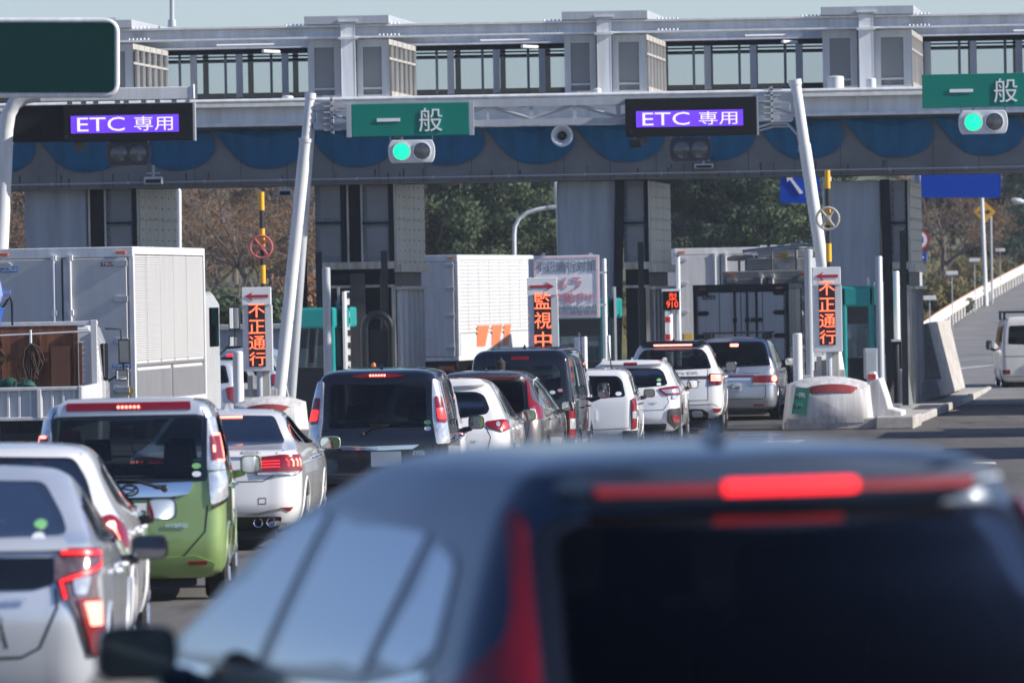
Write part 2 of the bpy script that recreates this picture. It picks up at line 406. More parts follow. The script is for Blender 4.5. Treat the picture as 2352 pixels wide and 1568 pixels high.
def tower(panels, gaps, side, skirt_white=False, ledge_y=606, tan=True):
    """panels: front sheet (x0,x1); gaps: dark slot; side: (x0,x1) right face"""
    xs = [p[0] for p in panels]+[p[1] for p in panels]; x0, x1 = min(xs), max(xs)
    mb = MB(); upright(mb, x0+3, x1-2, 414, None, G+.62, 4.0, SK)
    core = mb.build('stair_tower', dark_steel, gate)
    for a, b in panels:
        m1 = MB(); upright(m1, a, b, 415, ledge_y, G+.5, .06); m1.build('front_panel', panel_grey, core, bevel=.008)
        m2 = MB()
        for (ya, yb) in ((428, 504), (521, ledge_y-16)):
            w = b-a; upright(m2, a+w*.16, b-w*.2, ya, yb, G+.485, .02)
        m2.build('frosted_pane', frost, core)
        m3 = MB()
        for yy in (512,): ledge(m3, a+2, b-2, yy, G+.47, .05, .05)
        upright(m3, b-w*.2+1, b-1, 415, ledge_y, G+.47, .03); rivets(m3, (a+5, b-6), 430, ledge_y, 10, G+.46)
        m3.build('frame', dark_steel, core)
    m = MB()
    for g in gaps: upright(m, g-2.2, g+2.2, 415, ledge_y+5, G+.42, .12)
    m.build('edge_trim', galv_tan, core)
    m = MB(); ledge(m, x0-2, x1+2, ledge_y+4, G+.5, .16, .3, .12); m.build('ledge', galv_tan, core)
    m = MB(); ledge(m, x0-2, x1+2, ledge_y+52, G+.5, .06, .3, .1); m.build('ledge', galv_tan, core)
    # right hand face, sheet metal along the lane
    m = MB(); dep = 4.3; xa = P(side[0], 500, G+.5).x
    zt = zrow(side[0], 415); zl = zrow(side[0], ledge_y+10); zl2 = zrow(side[0], ledge_y+55)
    m.box((xa+.02, G+.5+dep/2, (zt+zl)/2), (.06, dep, zt-zl), 0, SK)
    for i in range(6):
        yy = .35+i*.75
        for z in np.linspace(zl+.15, zt-.1, 8): m.box((xa+.055+SK*yy, G+.5+yy, z), (.03, .03, .03))
    for zz in (zl+(zt-zl)*.56,): m.box((xa+.05, G+.5+dep/2, zz), (.04, dep, .03), 0, SK)
    m.build('side_cladding', galv, core, bevel=.006)
    m = MB(); m.box((xa+.06, G+.5+dep/2, zl), (.16, dep+.2, .17), 0, SK); m.box((xa+.06, G+.5+dep/2, zl2), (.14, dep+.2, .07), 0, SK)
    m.build('side_ledge', galv_tan, core)
    m = MB(); m.box((xa+.0, G+.7+dep/2, zl2/2+.05), (.07, dep-.3, zl2-.1), 0, SK)
    for i in range(5): m.box((xa+.05+SK*(.4+i*.85), G+.9+i*.85, zl2/2+.05), (.05, .08, zl2-.1))
    m.build('side_skirt', white_steel if skirt_white else galv, core)
    m = MB(); upright(m, x1-6, x1+3, ledge_y+50, None, G+.44, .14); m.build('corner_post', galv_tan, core)
    return core
t1 = tower([(243, 315)], [203, 240, 315], (316, 384))
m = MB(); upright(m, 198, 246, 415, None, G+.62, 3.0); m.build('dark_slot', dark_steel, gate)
t2 = tower([(722, 795), (830, 905)], [797, 829, 905], (906, 956), True)
t3 = tower([(1430, 1489)], [1490], (1490, 1528))
t4 = tower([(2045, 2086)], [2086], (2086, 2117))
t5 = tower([(2620, 2680)], [2680], (2681, 2700))
# open framework below the middle towers
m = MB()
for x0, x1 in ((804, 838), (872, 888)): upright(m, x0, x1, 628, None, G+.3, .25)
m.build('frame_post', mat('post_shade_dark', (.045, .045, .046), .6, var=.3, streak=True), gate)  # base tone lowered to put the shade into the posts
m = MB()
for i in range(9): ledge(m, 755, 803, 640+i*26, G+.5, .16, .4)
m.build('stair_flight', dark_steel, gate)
# rain streaks and rust below the fixings of the beam
st = MB()
for i in range(70):
    x = random.uniform(-14, 20); h = random.uniform(.12, .6); w = random.uniform(.01, .03); z = gz(random.choice((384, 392, 404))); st.add([(x-w, G-.004, z), (x+w, G-.004, z), (x+w*.3, G-.004, max(z-h, gz(416))), (x-w*.3, G-.004, max(z-h, gz(416)))], [(0, 1, 2, 3)])
o = st.build('rain_streak', mat('streak_dirt', (.07, .065, .06), .8, var=.4), gate); o['kind'] = 'stuff'
# dark leaning post by the third pillar
m = MB(); upright(m, 1413, 1434, 414, None, G+.38, .2, 0, -18); m.build('brace_post', dark_steel, gate)
m = MB(); upright(m, 2022, 2043, 412, None, G+.38, .2, 0, 8); m.build('brace_post', dark_steel, gate)
m = MB(); upright(m, 684, 701, 425, None, G+1.5, .25); m.build('brace_post', dark_steel, gate)
# ---------------------------------------------------------------- glazed bridge
zI0, zI1 = gz(81), gz(51)         # roof girder
def bolts(mb, x, y, z, n=6, r=.03):
    for i in range(n): mb.lathe((x+i*.085, y, z), (0, 0, 1), [(0, r), (.04, r*.8)], 6)
def girder(d, name):
    m = MB(); L0, L1 = XL, XR
    m.box(((L0+L1)/2, d+.15, (zI0+zI1)/2), (L1-L0, .03, zI1-zI0-.08))
    m.box(((L0+L1)/2, d+.15, zI1-.02), (L1-L0, .36, .04)); m.box(((L0+L1)/2, d+.15, zI0+.02), (L1-L0, .36, .04))
    return m.build(name, white_steel, gate)
girder(G, 'roof_girder'); girder(G+4.55, 'roof_girder')
m = MB(); m.box(((XL+XR)/2, G+6.2, zI1+.06), (XR-XL, 3.0, .06)); m.build('roof_sheet', grey_steel, gate)
m = MB()
for bx in (330, 690, 905, 1283, 1545, 1875, 2122, 2470):
    for (zz) in (zI1+.0, zI0+.04): bolts(m, gx(bx)-.2, G+.02, zz, 6, .028)
    for q in range(3): m.box((gx(bx)+.02, G+.125, zI0+.08+q*.08), (.4, .012, .03))
m.build('girder_bolts', white_steel, gate)
def bridge_box(x0, x1, xpost):
    """box bay at a pillar: front frame, two frosted panes, post, cap, clad right side"""
    k = KG; c = P((x0+x1)/2, 140, G); w = (x1-x0)*k; zb = gz(236); zt = gz(84)
    X0, X1 = c.x-w/2, c.x+w/2; xp = P(xpost, 140, G).x
    m = MB(); m.box((c.x, G+.42, (zt+zb)/2), (w-.06, .06, zt-zb), 0); o = m.build('bridge_box', panel_grey, gate)
    m = MB(); m.box((c.x, G+2.2, gz(40)), (w+.1, 4.6, gz(30)-gz(50)), 0, SK); m.build('roof_cap', grey_steel, o, bevel=.015)
    m = MB(); m.box((xp, G-.06, (gz(42)+zb)/2), (.30, .03, gz(42)-zb)); m.box((xp-.15, G+.06, (gz(42)+zb)/2), (.02, .28, gz(42)-zb)); m.box((xp+.15, G+.06, (gz(42)+zb)/2), (.02, .28, gz(42)-zb))
    m.box((xp, G-.08, gz(42)), (.42, .2, .05)); m.box((xp, G-.08, zI0-.01), (.42, .2, .05)); m.build('post', white_steel, o)
    for a, b in ((X0, xp-.18), (xp+.18, X1)):
        m = MB(); mm = (a+b)/2; ww = b-a
        for xx, w2 in ((a+ww*.10, ww*.2), (b-ww*.10, ww*.2)): m.box((xx, G+.355, (zt+zb)/2), (w2, .06, zt-zb))
        for yy, hh in ((92, 18), (222, 22), (196, 5)): m.box((mm, G+.352, gz(yy)), (ww*.6, .06, hh*KG))
        m.build('frame', grey_steel, o, bevel=.006)
        m = MB(); m.box((mm, G+.37, gz(150)), (ww*.6, .02, gz(101)-gz(198))); m.build('frosted_pane', frost, o)
    # right side: tan mullions and panes
    dep = 4.1; m = MB()
    for i in range(7): m.box((X1+SK*(i*dep/6), G+.4+i*dep/6, (zt+zb)/2), (.06, .09, zt-zb))
    for zz, hh in ((zt-.05, .12), (zb+.18, .3), (zt-.42, .05)): m.box((X1, G+.4+dep/2, zz), (.05, dep, hh), 0, SK)
    m.build('side_frame', mat('side_frame_pale', (.52, .50, .46), .45, metal=.2, var=.2, streak=True), o)
    m = MB(); m.box((X1-.02, G+.4+dep/2, (zt+zb)/2), (.012, dep, zt-zb), 0, SK); m.build('side_pane', glass('side_glass', (.55, .58, .6), .3), o)
    m = MB(); m.box((X0+.02, G+.4+dep/2, (zt+zb)/2), (.04, dep, zt-zb), 0, SK); m.build('inner_wall', panel_grey, o)
    m = MB(); m.box((c.x, G+.5+dep, (zt+zb)/2), (w-.1, .05, zt-zb), 0); o2 = m.build('back_wall', panel_grey, o)
    for vv in o2.data.vertices: vv.co.x += SK*dep
    return o
boxes = [(115, 300, 205), (706, 890, 800), (1297, 1484, 1388), (1892, 2095, 1990), (2480, 2680, 2575), (-470, -290, -380)]
for b in boxes: bridge_box(*b)
# corridor between the boxes
dF, dB = G+4.9, G+7.4
zh0, zh1 = gz(114, dF), gz(103, dF); zs0, zs1 = gz(236, dF), gz(214, dF)
spans = [(boxes[i][1]-15, boxes[i+1][0]+70) for i in (5, 0, 1, 2, 3)] if False else [(-300, 190), (310, 780), (900, 1370), (1490, 1965), (2100, 2560)]
for x0, x1 in spans:
    X0, X1 = gx(x0, dF), gx(x1, dF); xm = (X0+X1)/2; w = X1-X0
    m = MB(); m.box((xm, dF, (zs0+zs1)/2), (w, .08, zs1-zs0)); o = m.build('bridge_corridor', dark_steel, gate)
    m = MB(); m.box((xm, dF, (zh0+zh1)/2), (w, .1, zh1-zh0)); 
    m.box((xm, dF, gz(128, dF)), (w, .05, .05)); m.box((xm, dF-.05, gz(120, dF)), (w, .035, .035)); m.build('rail', dark_steel, o)
    m = MB(); m.box((xm, dB, gz(213, dB)-.1), (w, .1, .4)); m.box((xm, dB, gz(131, dB)), (w, .05, .05)); m.build('rear_rail', dark_steel, o)
    m = MB(); m2 = MB(); m3 = MB(); i = 0
    x = X0+.42
    while x < X1:
        m.box((x, dF-.02, (zh0+zs1)/2), (.155, .1, zh0-zs1)); m2.box((x+.15, dB, (zh0+zs1)/2), (.13, .1, zh0-zs1+.2))
        m3.box((x+.74, dF, (zh0+zs1)/2), (.06, .06, zh0-zs1)); x += 1.06
    m.build('mullion', grey_steel, o, bevel=.01); m2.build('back_mullion', dark_steel, o); m3.build('slim_mullion', mat('slim_grey', (.16, .18, .2), .5), o)
    m = MB(); m.box((xm, dF+.01, (zh0+zs1)/2), (w, .008, zh0-zs1)); m.build('pane', wall_pane, o)
    m = MB(); m.box((xm, (dF+dB)/2, zs0+.1), (w, dB-dF, .08)); m.box((xm, (dF+dB)/2, zh1+.06), (w, dB-dF, .05)); m.build('floor_slab', grey_steel, o)
    tubeW = mat('tube_light', (.9, .9, .9), .3, var=0)
    for q in (.62,):
        m = MB(); xa = X0+w*q; m.tube([(xa-.75, G+1.6, zI0-.05), (xa+.55, G+1.6, zI0-.05)], .03, 8); m.build('strip_light', tubeW, o, smooth=True)
        m = MB(); m.tube([(xa+.2, G+3.8, zI0-.1), (xa+.55, G+4.3, zI0-.1)], .04, 8); m.build('strip_light', tubeW, o, smooth=True)
# small roof-edge items on the gutter
def on_px(px, py, d): return P(px, py, d)
for (px, py, w, h, lab) in ((661, 232, 26, 24, 'small white cylinder lamp on the gutter between the first two bridge boxes'), (1372, 210, 18, 14, 'tiny white lamp at the foot of the third bridge box'),
                       (1919, 188, 38, 26, 'wide white drum lamp on the gutter below the fourth bridge box'), (2001, 190, 22, 20, 'short white lamp with grey top beside the wide drum lamp')):
    c = P(px, py, G-.6); r = w/2*KG; hh = h*KG
    t = empty('gutter_lamp', (c.x, G-.6, gz(228)-.02), lab, 'lamp', 'small lamps standing on the gate gutter')
    z0 = gz(228)-.02; z1 = c.z+hh/2
    m = MB(); m.lathe((c.x, G-.6, z0), (0, 0, 1), [(0, r), (z1-z0-.02, r), (z1-z0, r*.7)], 20); m.build('body', white_steel, t, smooth=True)
    m = MB(); m.lathe((c.x, G-.6, z0-.02), (0, 0, 1), [(0, r*1.15), (.05, r*1.15)], 20); m.build('base', grey_steel, t, smooth=True)
t = empty('aerial_mast', (P(395, 40, G+3).x, G+3, gz(40)), 'thin grey mast rising from the gate roof into the sky', 'mast')
m = MB(); p0 = P(395, 52, G+3); m.tube([p0, P(394, -120, G+3)], [.055, .045], 10); m.build('pole', grey_steel, t, smooth=True)
m = MB(); m.lathe(p0, (0, 0, 1), [(-.1, .1), (.06, .09)], 12); m.build('foot', grey_steel, t, smooth=True)
# flood lamps and cameras hung under the beam
def hung_box(name, px, py, d, w, h, lab, cat, top_y):
    c = P(px, py, d); t = empty(name, (c.x, d, P(px, top_y, d).z), lab, cat)
    m = MB(); m.box(c, (w, .35, h)); m.build('housing', grey_steel if name != 'dome_camera' else dark_steel, t, bevel=.02)
    m = MB(); m.box((c.x, d, (c.z+P(px, top_y, d).z)/2), (.05, .05, P(px, top_y, d).z-c.z)); m.box((c.x, d, c.z+h/2+.08), (w*.7, .05, .03)); m.build('bracket', grey_steel, t)
    m = MB(); m.box((c.x, d-.18, c.z-.01), (w*.8, .02, h*.5)); m.build('lens_face', black_mat, t)
hung_box('flood_lamp', 353, 415, G-.35, .42, .17, 'grey box lamp hanging below the black display board at the left', 'lamp', 380)
hung_box('flood_lamp', 655, 443, G+.1, .3, .18, 'grey lamp tucked under the beam beside the left slanted pole', 'lamp', 428)
hung_box('flood_lamp', 1616, 382, G-.3, .42, .1, 'flat dark lamp under the dark signal of the right hand display board', 'lamp', 360)
# horn loudspeaker
c = P(1291, 312, G-.6)
t = empty('horn_speaker', c, 'round white horn loudspeaker on the blue canopy front', 'loudspeaker')
m = MB(); m.lathe(c, (0, -1, 0), [(-.45, .05), (-.3, .07), (-.12, .13), (0, .235), (.02, .245), (.02, .21), (-.1, .11), (-.2, .05)], 28); m.build('horn', white_steel, t, smooth=True)
m = MB(); m.lathe((c.x, c.y+.12, c.z), (0, -1, 0), [(0, .1), (.1, .07), (.16, .03)], 16); m.build('driver', dark_steel, t, smooth=True)
m = MB(); m.box((c.x, c.y+.5, c.z), (.06, .6, .06)); m.build('bracket', grey_steel, t)
# ================================================================ sign gantries
S = 115.2
def K(d): return d/FPX
purple = led('display_purple', (.13, .035, .80), .95, (.03, .02, .08), .034, .9)
led_white = led('display_white', (.74, .66, 1.0), 1.0, (.5, .5, .5), .034, .9)
led_orange = led('display_orange', (1.0, .13, .055), 2.1, (.2, .05, .02), .03, .95)
led_red = mat('display_red', (.3, .02, .01), .4, var=0, emit=(1, .07, .02), estr=1.4)
display_black = mat('display_face', (.03, .016, .018), .35, var=.1)
green_lit = led('signal_green_lit', (.0, .74, .33), 1.25, (.02, .2, .14), .032, .95)
sig_lens = mat('signal_lens_off', (.09, .09, .095), .15, coat=.8, var=.5, scale=4)
# --- truss gantry between two slanted poles
tr = empty('sign_gantry', P(640, 915, S), 'grey lattice sign gantry carried by two slanted steel poles across the middle lanes', 'gantry')
def pxz(px, py, d=S): return P(px, py, d)
pt, pb = P(713, 216, S), P(641, 918, S); pm = pt.lerp(pb, .15)
m = MB(); m.tube([pt, pm], .095, 14); m.tube([pm-(pt-pb).normalized()*0, pb], [.125, .125], 16); m.tube([pm+(pt-pb).normalized()*.03, pm-(pt-pb).normalized()*.05], .14, 16)
m.tube([pt+(pt-pb).normalized()*.02, pt-(pt-pb).normalized()*.1], .115, 14); m.build('pole', white_steel, tr, smooth=True)
off = Vector((.22, .5, 0))
m = MB(); m.tube([pt.lerp(pb, .08)+off*.25, pb+off], .10, 14); m.build('pole', grey_steel, tr, smooth=True)
m = MB(); q = [P(712, 330, S), P(690, 520, S), P(668, 740, S), P(655, 880, S), P(664, 918, S)]; m.tube(q, .022, 8)
for a in q[1:4]: m.box(a, (.1, .1, .05))
m.build('conduit', grey_steel, tr, smooth=True)
pt2, pb2 = P(1826, 187, S), P(1896, 655, S); pb2 = pt2+(pb2-pt2)*1.62
m = MB(); m.tube([pt2, pt2.lerp(pb2, .19)], .11, 14); m.tube([pt2.lerp(pb2, .19), pb2], .125, 16); m.tube([pt2.lerp(pb2, -.005), pt2.lerp(pb2, .012)], .13, 14); m.build('pole', white_steel, tr, smooth=True)
m = MB(); q = [P(1738, 293, S), P(1770, 284, S), P(1808, 284, S), P(1832, 310, S), P(1840, 345, S), P(1856, 450, S), P(1868, 540, S), P(1880, 612, S)]
m.tube(q, .025, 8); m.tube([a+Vector((.06, .05, -.06)) for a in q], .02, 8)
for a in q[4:7]: m.box(a, (.12, .1, .05))
m.build('conduit', grey_steel, tr, smooth=True)
zT = P(1176, 236, S).z; zB = P(1176, 282, S).z; xa, xb = pt.x+.05, pt2.x-.05
for nm, dy in (('front_truss', 0), ('rear_truss', .62)):
    m = MB(); zz0, zz1 = zB+.08, zT-.05
    m.box(((xa+xb)/2, S+dy, zT), (xb-xa, .1, .16)); m.box(((xa+xb)/2, S+dy, zB), (xb-xa, .1, .13))
    n = 11
    for i in range(n+1):
        x = xa+(xb-xa)*i/n
        m.box((x, S+dy+.01, (zT+zB)/2), (.085 if i % 2 else .06, .07, zT-zB-.1))
        if i < n:
            x2 = xa+(xb-xa)*(i+1)/n
            if i % 2: m.tube([(x, S+dy, zz0), (x2, S+dy, zz1)], .03, 6)
            else: m.tube([(x, S+dy, zz1), (x2, S+dy, zz0)], .03, 6)
    m.build(nm, grey_steel, tr)
m = MB()
for i in range(10):
    x = xa+(xb-xa)*(i+.5)/10; m.box((x, S+.31, zT+.0), (.06, .56, .06)); m.box((x, S+.31, zB), (.06, .56, .06))
m.build('cross_tie', grey_steel, tr)
for px in (762, 1772):       # bolted flange splices
    c = P(px, 265 if px < 1000 else 240, S); m = MB(); m.box((c.x, S+.3, c.z), (.05, .85, .72)); m.box((c.x-.16, S+.3, c.z), (.28, .6, .5))
    for i in range(6): m.box((c.x+.02, S-.1, c.z-.3+i*.12), (.36, .05, .03))
    m.build('flange', grey_steel, tr)
for px in (944, 1555): # flood covers on the truss
    c = P(px, 226 if px > 1000 else 246, S+.4); m = MB(); m.lathe((c.x, S+.4, c.z-.04), (0, 0, 1), [(0, .22), (.06, .2), (.09, .1)], 16); m.build('cap_light', white_steel, tr, smooth=True)
# --- sign boards
def general_sign(x0, y0, x1, y1, d, lab, bars=True):
    c = P((x0+x1)/2, (y0+y1)/2, d); w, h = (x1-x0)*K(d), (y1-y0)*K(d)
    t = empty('lane_sign', (c.x, d, c.z-h/2), lab, 'sign', 'green lane signs above the lanes')
    m = MB(); m.box((c.x, d-.16, c.z), (w, .06, h)); m.build('board', sign_green, t, bevel=.01)
    m = MB()
    if bars:
        for s in (-1, 1): m.box((c.x+s*(w/2+.055), d-.13, c.z), (.1, .12, h*1.02))
    m.box((c.x, d-.08, c.z+h*.3), (w*.96, .08, .06)); m.box((c.x, d-.08, c.z-h*.3), (w*.96, .08, .06)); m.build('frame', grey_steel, t, bevel=.006)
    text('lettering', '一', (c.x-w*.185, d-.2, c.z), .47, .065, sign_txt, t, .02)
    text('lettering', '般', (c.x+w*.175, d-.2, c.z-.01), .47, .48, sign_txt, t, .02)
    return t, c
general_sign(808, 238, 1077, 313, S, 'green lane sign with two white characters, hung on the lattice gantry between the poles')
general_sign(2117, 170, 2400, 247, S-1, 'green lane sign with two white characters cut by the right edge, above the rightmost signal', False)
def etc_board(x0, y0, x1, y1, sx0, sy0, sx1, sy1, d, lab):
    c = P((x0+x1)/2, (y0+y1)/2, d); w, h = (x1-x0)*K(d), (y1-y0)*K(d)
    t = empty('display_board', (c.x, d, c.z-h/2), lab, 'display board', 'black display boards with purple lit windows')
    m = MB(); m.box((c.x, d-.2, c.z), (w, .34, h)); m.build('case', black_mat, t, bevel=.012)
    m = MB(); m.box((c.x+w/2+.025, d-.16, c.z), (.04, .34, h*1.03)); m.build('side_plate', grey_steel, t)
    s = P((sx0+sx1)/2, (sy0+sy1)/2, d); sw, sh = (sx1-sx0)*K(d), (sy1-sy0)*K(d)
    m = MB(); m.box((s.x, d-.372, s.z), (sw, .012, sh)); o = m.build('lit_window', purple, t)
    text('lettering', 'ETC', (s.x-sw*.22, d-.385, s.z), sw*.44, sh*.80, led_white, o, .01)
    text('lettering', '専用', (s.x+sw*.265, d-.385, s.z), sw*.36, sh*.82, led_white, o, .01)
    m = MB(); m.box((s.x-sw/2-.1, d-.375, c.z-h*.36), (.05, .03, .05)); m.box((c.x-w*.38, d-.25, c.z-h/2-.08), (.22, .2, .16)); m.build('sensor', plastic, t)
    return t, c
etc_board(1436, 226, 1736, 313, 1460, 255, 1705, 292, S, 'black display board with purple lit window hung on the lattice gantry beside the right pole')
etc_board(150, 240, 445, 325, 166, 266, 413, 306, S-4, 'black display board with purple lit window under the curved arm at the left')
def signal(px, py, d, w, h, lit, lab, body):
    c = P(px, py, d); t = empty('lane_signal', (c.x, d, c.z-h/2), lab, 'traffic signal', 'two lamp lane signals under the sign boards')
    m = MB(); r = h*.42; pts = []
    for sx in (1, -1):
        for a in np.linspace(-75, 75, 9): pts.append((c.x+sx*(w/2-.1)+sx*.1*math.cos(rad(a)), c.z+sx*h/2*math.sin(rad(a))/math.sin(rad(75))))
    m.prism(pts, d-.12, d+.1); o = m.build('housing', body, t, bevel=.015)
    for s, litq in ((-1, lit), (1, False)):
        m = MB(); m.lathe((c.x+s*w*.215, d-.12, c.z), (0, -1, 0), [(0, r*1.0), (.03, r*1.0), (.035, r*.9), (.02, r*.88)], 28); m.build('rim', body, t, smooth=True)
        m = MB(); m.lathe((c.x+s*w*.215, d-.125, c.z), (0, -1, 0), [(0, r*.88), (.02, r*.86), (.035, r*.5), (.04, .001)], 28); m.build('lamp', green_lit if litq else sig_lens, t, smooth=True)
    m = MB()
    for s in (-.45, .45): m.box((c.x+s*w, d+.02, c.z+h/2+.08), (.025, .04, .22))
    m.box((c.x-w*.2, d+.02, c.z+h/2+.03), (.05, .04, .08)); m.build('hanger', grey_steel, t)
sig_white = mat('signal_white', (.62, .65, .68), .4, var=.08)
sig_dark = mat('signal_dark', (.045, .05, .058), .5, var=.15)
signal(945.5, 348, S-.1, .95, .46, True, 'white two lamp signal lit green under the middle green lane sign', sig_white)
signal(2258, 281, S-1.1, .98, .47, True, 'white two lamp signal lit green at the right edge of the gate', sig_white)
signal(295.5, 353, S-4.1, .86, .46, False, 'dark unlit two lamp signal under the left purple display', sig_dark)
signal(1585.5, 344, S-.1, .85, .46, False, 'dark unlit two lamp signal under the right purple display', sig_dark)
hung_box('dome_camera', 1460, 330, S-.2, .24, .16, 'small dark camera box under the left end of the right purple display', 'camera', 315)
# --- left arm gantry with the curved pole
ga = empty('arm_gantry', P(2, 900, S-4), 'light grey gantry with a curved pole and a square arm holding the left display', 'gantry')
d = S-4; path = [P(-18, 940, d), P(-2, 620, d), P(8, 420, d), P(14, 300, d), P(20, 262, d), P(34, 238, d), P(58, 222, d), P(95, 217, d)]
m = MB(); m.tube(path, [.17, .165, .155, .15, .15, .15, .148, .145], 18); m.tube([path[2]+(path[3]-path[2])*.75, path[2]+(path[3]-path[2])*.79], .165, 18); m.build('pole', white_steel, ga, smooth=True)
a, b = P(92, 217, d), P(444, 217, d)
m = MB(); m.box(((a.x+b.x)/2, d, (a.z+b.z)/2), (b.x-a.x, .24, .25)); m.box((b.x+.01, d, a.z), (.03, .28, .29)); m.build('arm', white_steel, ga, bevel=.03)
m = MB()
for px in (160, 192, 220, 270, 290, 330, 362, 400, 432): c = P(px, 240, d); m.box((c.x, d, c.z), (.09, .2, .16))
m.build('hanger', grey_steel, ga, bevel=.008)
c = P(85, 285, d); m = MB(); m.box((c.x, d-.02, c.z), (134*K(d), .04, 84*K(d)))
for i in range(5):
    for yy in (255, 305, 325): q = P(42+i*26, yy, d); m.lathe((q.x, d-.04, q.z), (0, -1, 0), [(0, .014), (.012, .01)], 6)
m.build('backing_panel', black_mat, ga)
# --- big blank dark green sign
d = S-7; t = empty('guide_sign', P(100, 215, d), 'large blank dark green guide sign with rounded grey tube frame at the upper left', 'sign')
def rr(x0, y0, x1, y1, r, n=6):
    out = []
    for cx, cy, a0 in ((x1-r, y0+r, 270), (x1-r, y1-r, 0), (x0+r, y1-r, 90), (x0+r, y0+r, 180)):
        for i in range(n+1): a = rad(a0+90*i/n); out.append((cx+r*math.cos(a), cy+r*math.sin(a)))
    return out
def px_poly(pts, d): return [(P(x, y, d).x, P(x, y, d).z) for x, y in pts]
m = MB(); m.prism(px_poly(rr(-330, 53, 262, 212, 12), d), d-.04, d+.02); m.build('board', sign_dark, t)
fr = [P(x, y, d+.05) for x, y in rr(-340, 48, 268, 218, 26)]
m = MB(); m.tube(fr+[fr[0]], .062, 10, False); m.build('frame', white_steel, t, smooth=True)
m = MB()
for px in (40, 130, 256): c = P(px, 44, d); m.box((c.x, d+.05, c.z), (.2, .06, .05))
m.build('bolt_plate', white_steel, t)
m = MB(); c = P(-150, 215, d); m.tube([(c.x, d+.15, c.z+1.2), (c.x, d+.15, -.2)], .14, 12); m.build('post', white_steel, t, smooth=True)
# ================================================================ islands
def island(name, px, d, w, length, lab):
    c = P(px, 980, d); x = c.x
    t = empty(name, (x, d, 0), lab, 'traffic island', 'concrete islands between the lanes')
    m = MB(); m.box((0, length/2, .075), (w, length, .15), 0, SK); m.build('slab', concrete, t, world=False, bevel=.03)
    m = MB()
    for s in (-1, 1): m.box((s*(w/2+.07), length/2, .085), (.14, length+.1, .17), 0, SK)
    m.box((0, -.12, .11), (w+.2, .14, .23)); m.build('kerb', concrete, t, world=False, bevel=.03)
    return t
island('traffic_island', 610, 111.5, 2.0, 34, 'traffic island at the left under the slanted pole, mostly hidden behind cars')
island('traffic_island', 1270, 114, 2.0, 34, 'traffic island in the middle under the camera notice, mostly hidden behind cars')
island('traffic_island', 1945, 112.3, 2.2, 34, 'traffic island at the right with a weathered kerb, behind the curved white bumper')
island('traffic_island', 2700, 113, 2.2, 34, 'traffic island beyond the right edge of the frame')
# curved bumpers
def bumper(px, ptop, d, w, lab, side=True, plate=False):
    c = P(px, ptop, d); h = c.z
    t = empty('lane_bumper', (c.x, d, 0), lab, 'crash bumper', 'curved white concrete bumpers on the islands')
    x0 = -w/2; n = 16; out = []
    for i in range(n+1):
        a = -1+2*i/n; out.append((a*w/2*.93, h*(1-.15*abs(a)**2.2)))
    poly = [(-w/2*1.06, 0)]+out+[(w/2*1.02, 0)]
    m = MB(); k = len(poly); v = []; f = []
    for yy, s in ((0., 1.0), (-.12, .0), ): pass
    # bowed front: rings from the middle out
    rows = [(-.30, .0), (-.28, .35), (-.2, .7), (-.06, .93), (0.02, 1.0), (.12, 1.012), (1.5, 1.0)]
    for yy, s in rows:
        for x, z in poly: v.append((x*s, yy, h*.45+(z-h*.45)*s if z > 0 else h*.45*(1-s)))
    for r in range(len(rows)-1):
        for i in range(k): f.append((r*k+i, r*k+(i+1) % k, (r+1)*k+(i+1) % k, (r+1)*k+i))
    f.append(tuple((len(rows)-1)*k+i for i in range(k)))
    m.add(v, f); m.build('body', white_concrete, t, world=False, smooth=True)
    # red reflective strip, following the arched top
    v = []; f = []; n = 14
    for i in range(n+1):
        a = -.72+1.44*i/n; z = h*(1-.15*abs(a)**2.2)-.13; yy = -.30+.30*min(1, (abs(a)/1.0)**3.0)-.03
        yy = -.235+.16*abs(a)**2.2
        for dz in (0, -.155): v.append((a*w/2*.82, yy-.015 if dz == 0 else yy-.035, z+dz))
    for i in range(n): f.append((2*i, 2*i+1, 2*i+3, 2*i+2))
    o = link_mesh('reflector', v, f, red_strip, None, t, world=False)
    sd = o.modifiers.new('thick', 'SOLIDIFY'); sd.thickness = .02; sd.offset = 0
    if plate:
        g = MB(); g.prism([(-.93*w/2*1.0, .33), (-.60*w/2, .31), (-.50*w/2, .83), (-.82*w/2, .86)], -.27, -.25); o = g.build('notice_plate', mat('notice_green', (.01, .14, .10), .5, var=.2, scale=8), t, world=False)
        text('lettering', '一旦停止', (-.71*w/2, -.278, .70), .17, .10, sign_txt, o, .008, world=False, wmode=True)
        text('lettering', 'ETC', (-.74*w/2, -.278, .50), .14, .06, mat('faded_txt', (.2, .4, .33), .5), o, .008, world=False)
    if side:
        j = MB(); j.prism([(w/2*.84, 0.02), (w/2*.80, .90), (w/2*1.12, 1.0), (w/2*1.26, .62), (w/2*1.32, .40), (w/2*1.62, .34), (w/2*1.62, 0.02)], -.02, 1.25, SK); j.build('side_block', white_concrete, t, world=False, bevel=.03)
        j = MB(); j.box((w/2*1.42, .9, .12), (.75, 2.6, .26), 0, SK); j.build('foot_kerb', concrete, t, world=False, bevel=.03)
        j = MB(); j.prism([(w/2*.88, .80), (w/2*.90, 1.10), (w/2*1.04, 1.12), (w/2*1.12, .9)], .5, 1.1, SK); j.build('upper_block', white_concrete, t, world=False, bevel=.02)
        j = MB(); j.box((w/2*.98, .48, 1.02), (.16, .03, .10)); j.build('red_tab', red_paint, t, world=False)
    return t
bumper(1908, 866, 112.3, 1.72, 'curved white concrete bumper with red strip, green plate and stepped side blocks at the right', True, True)
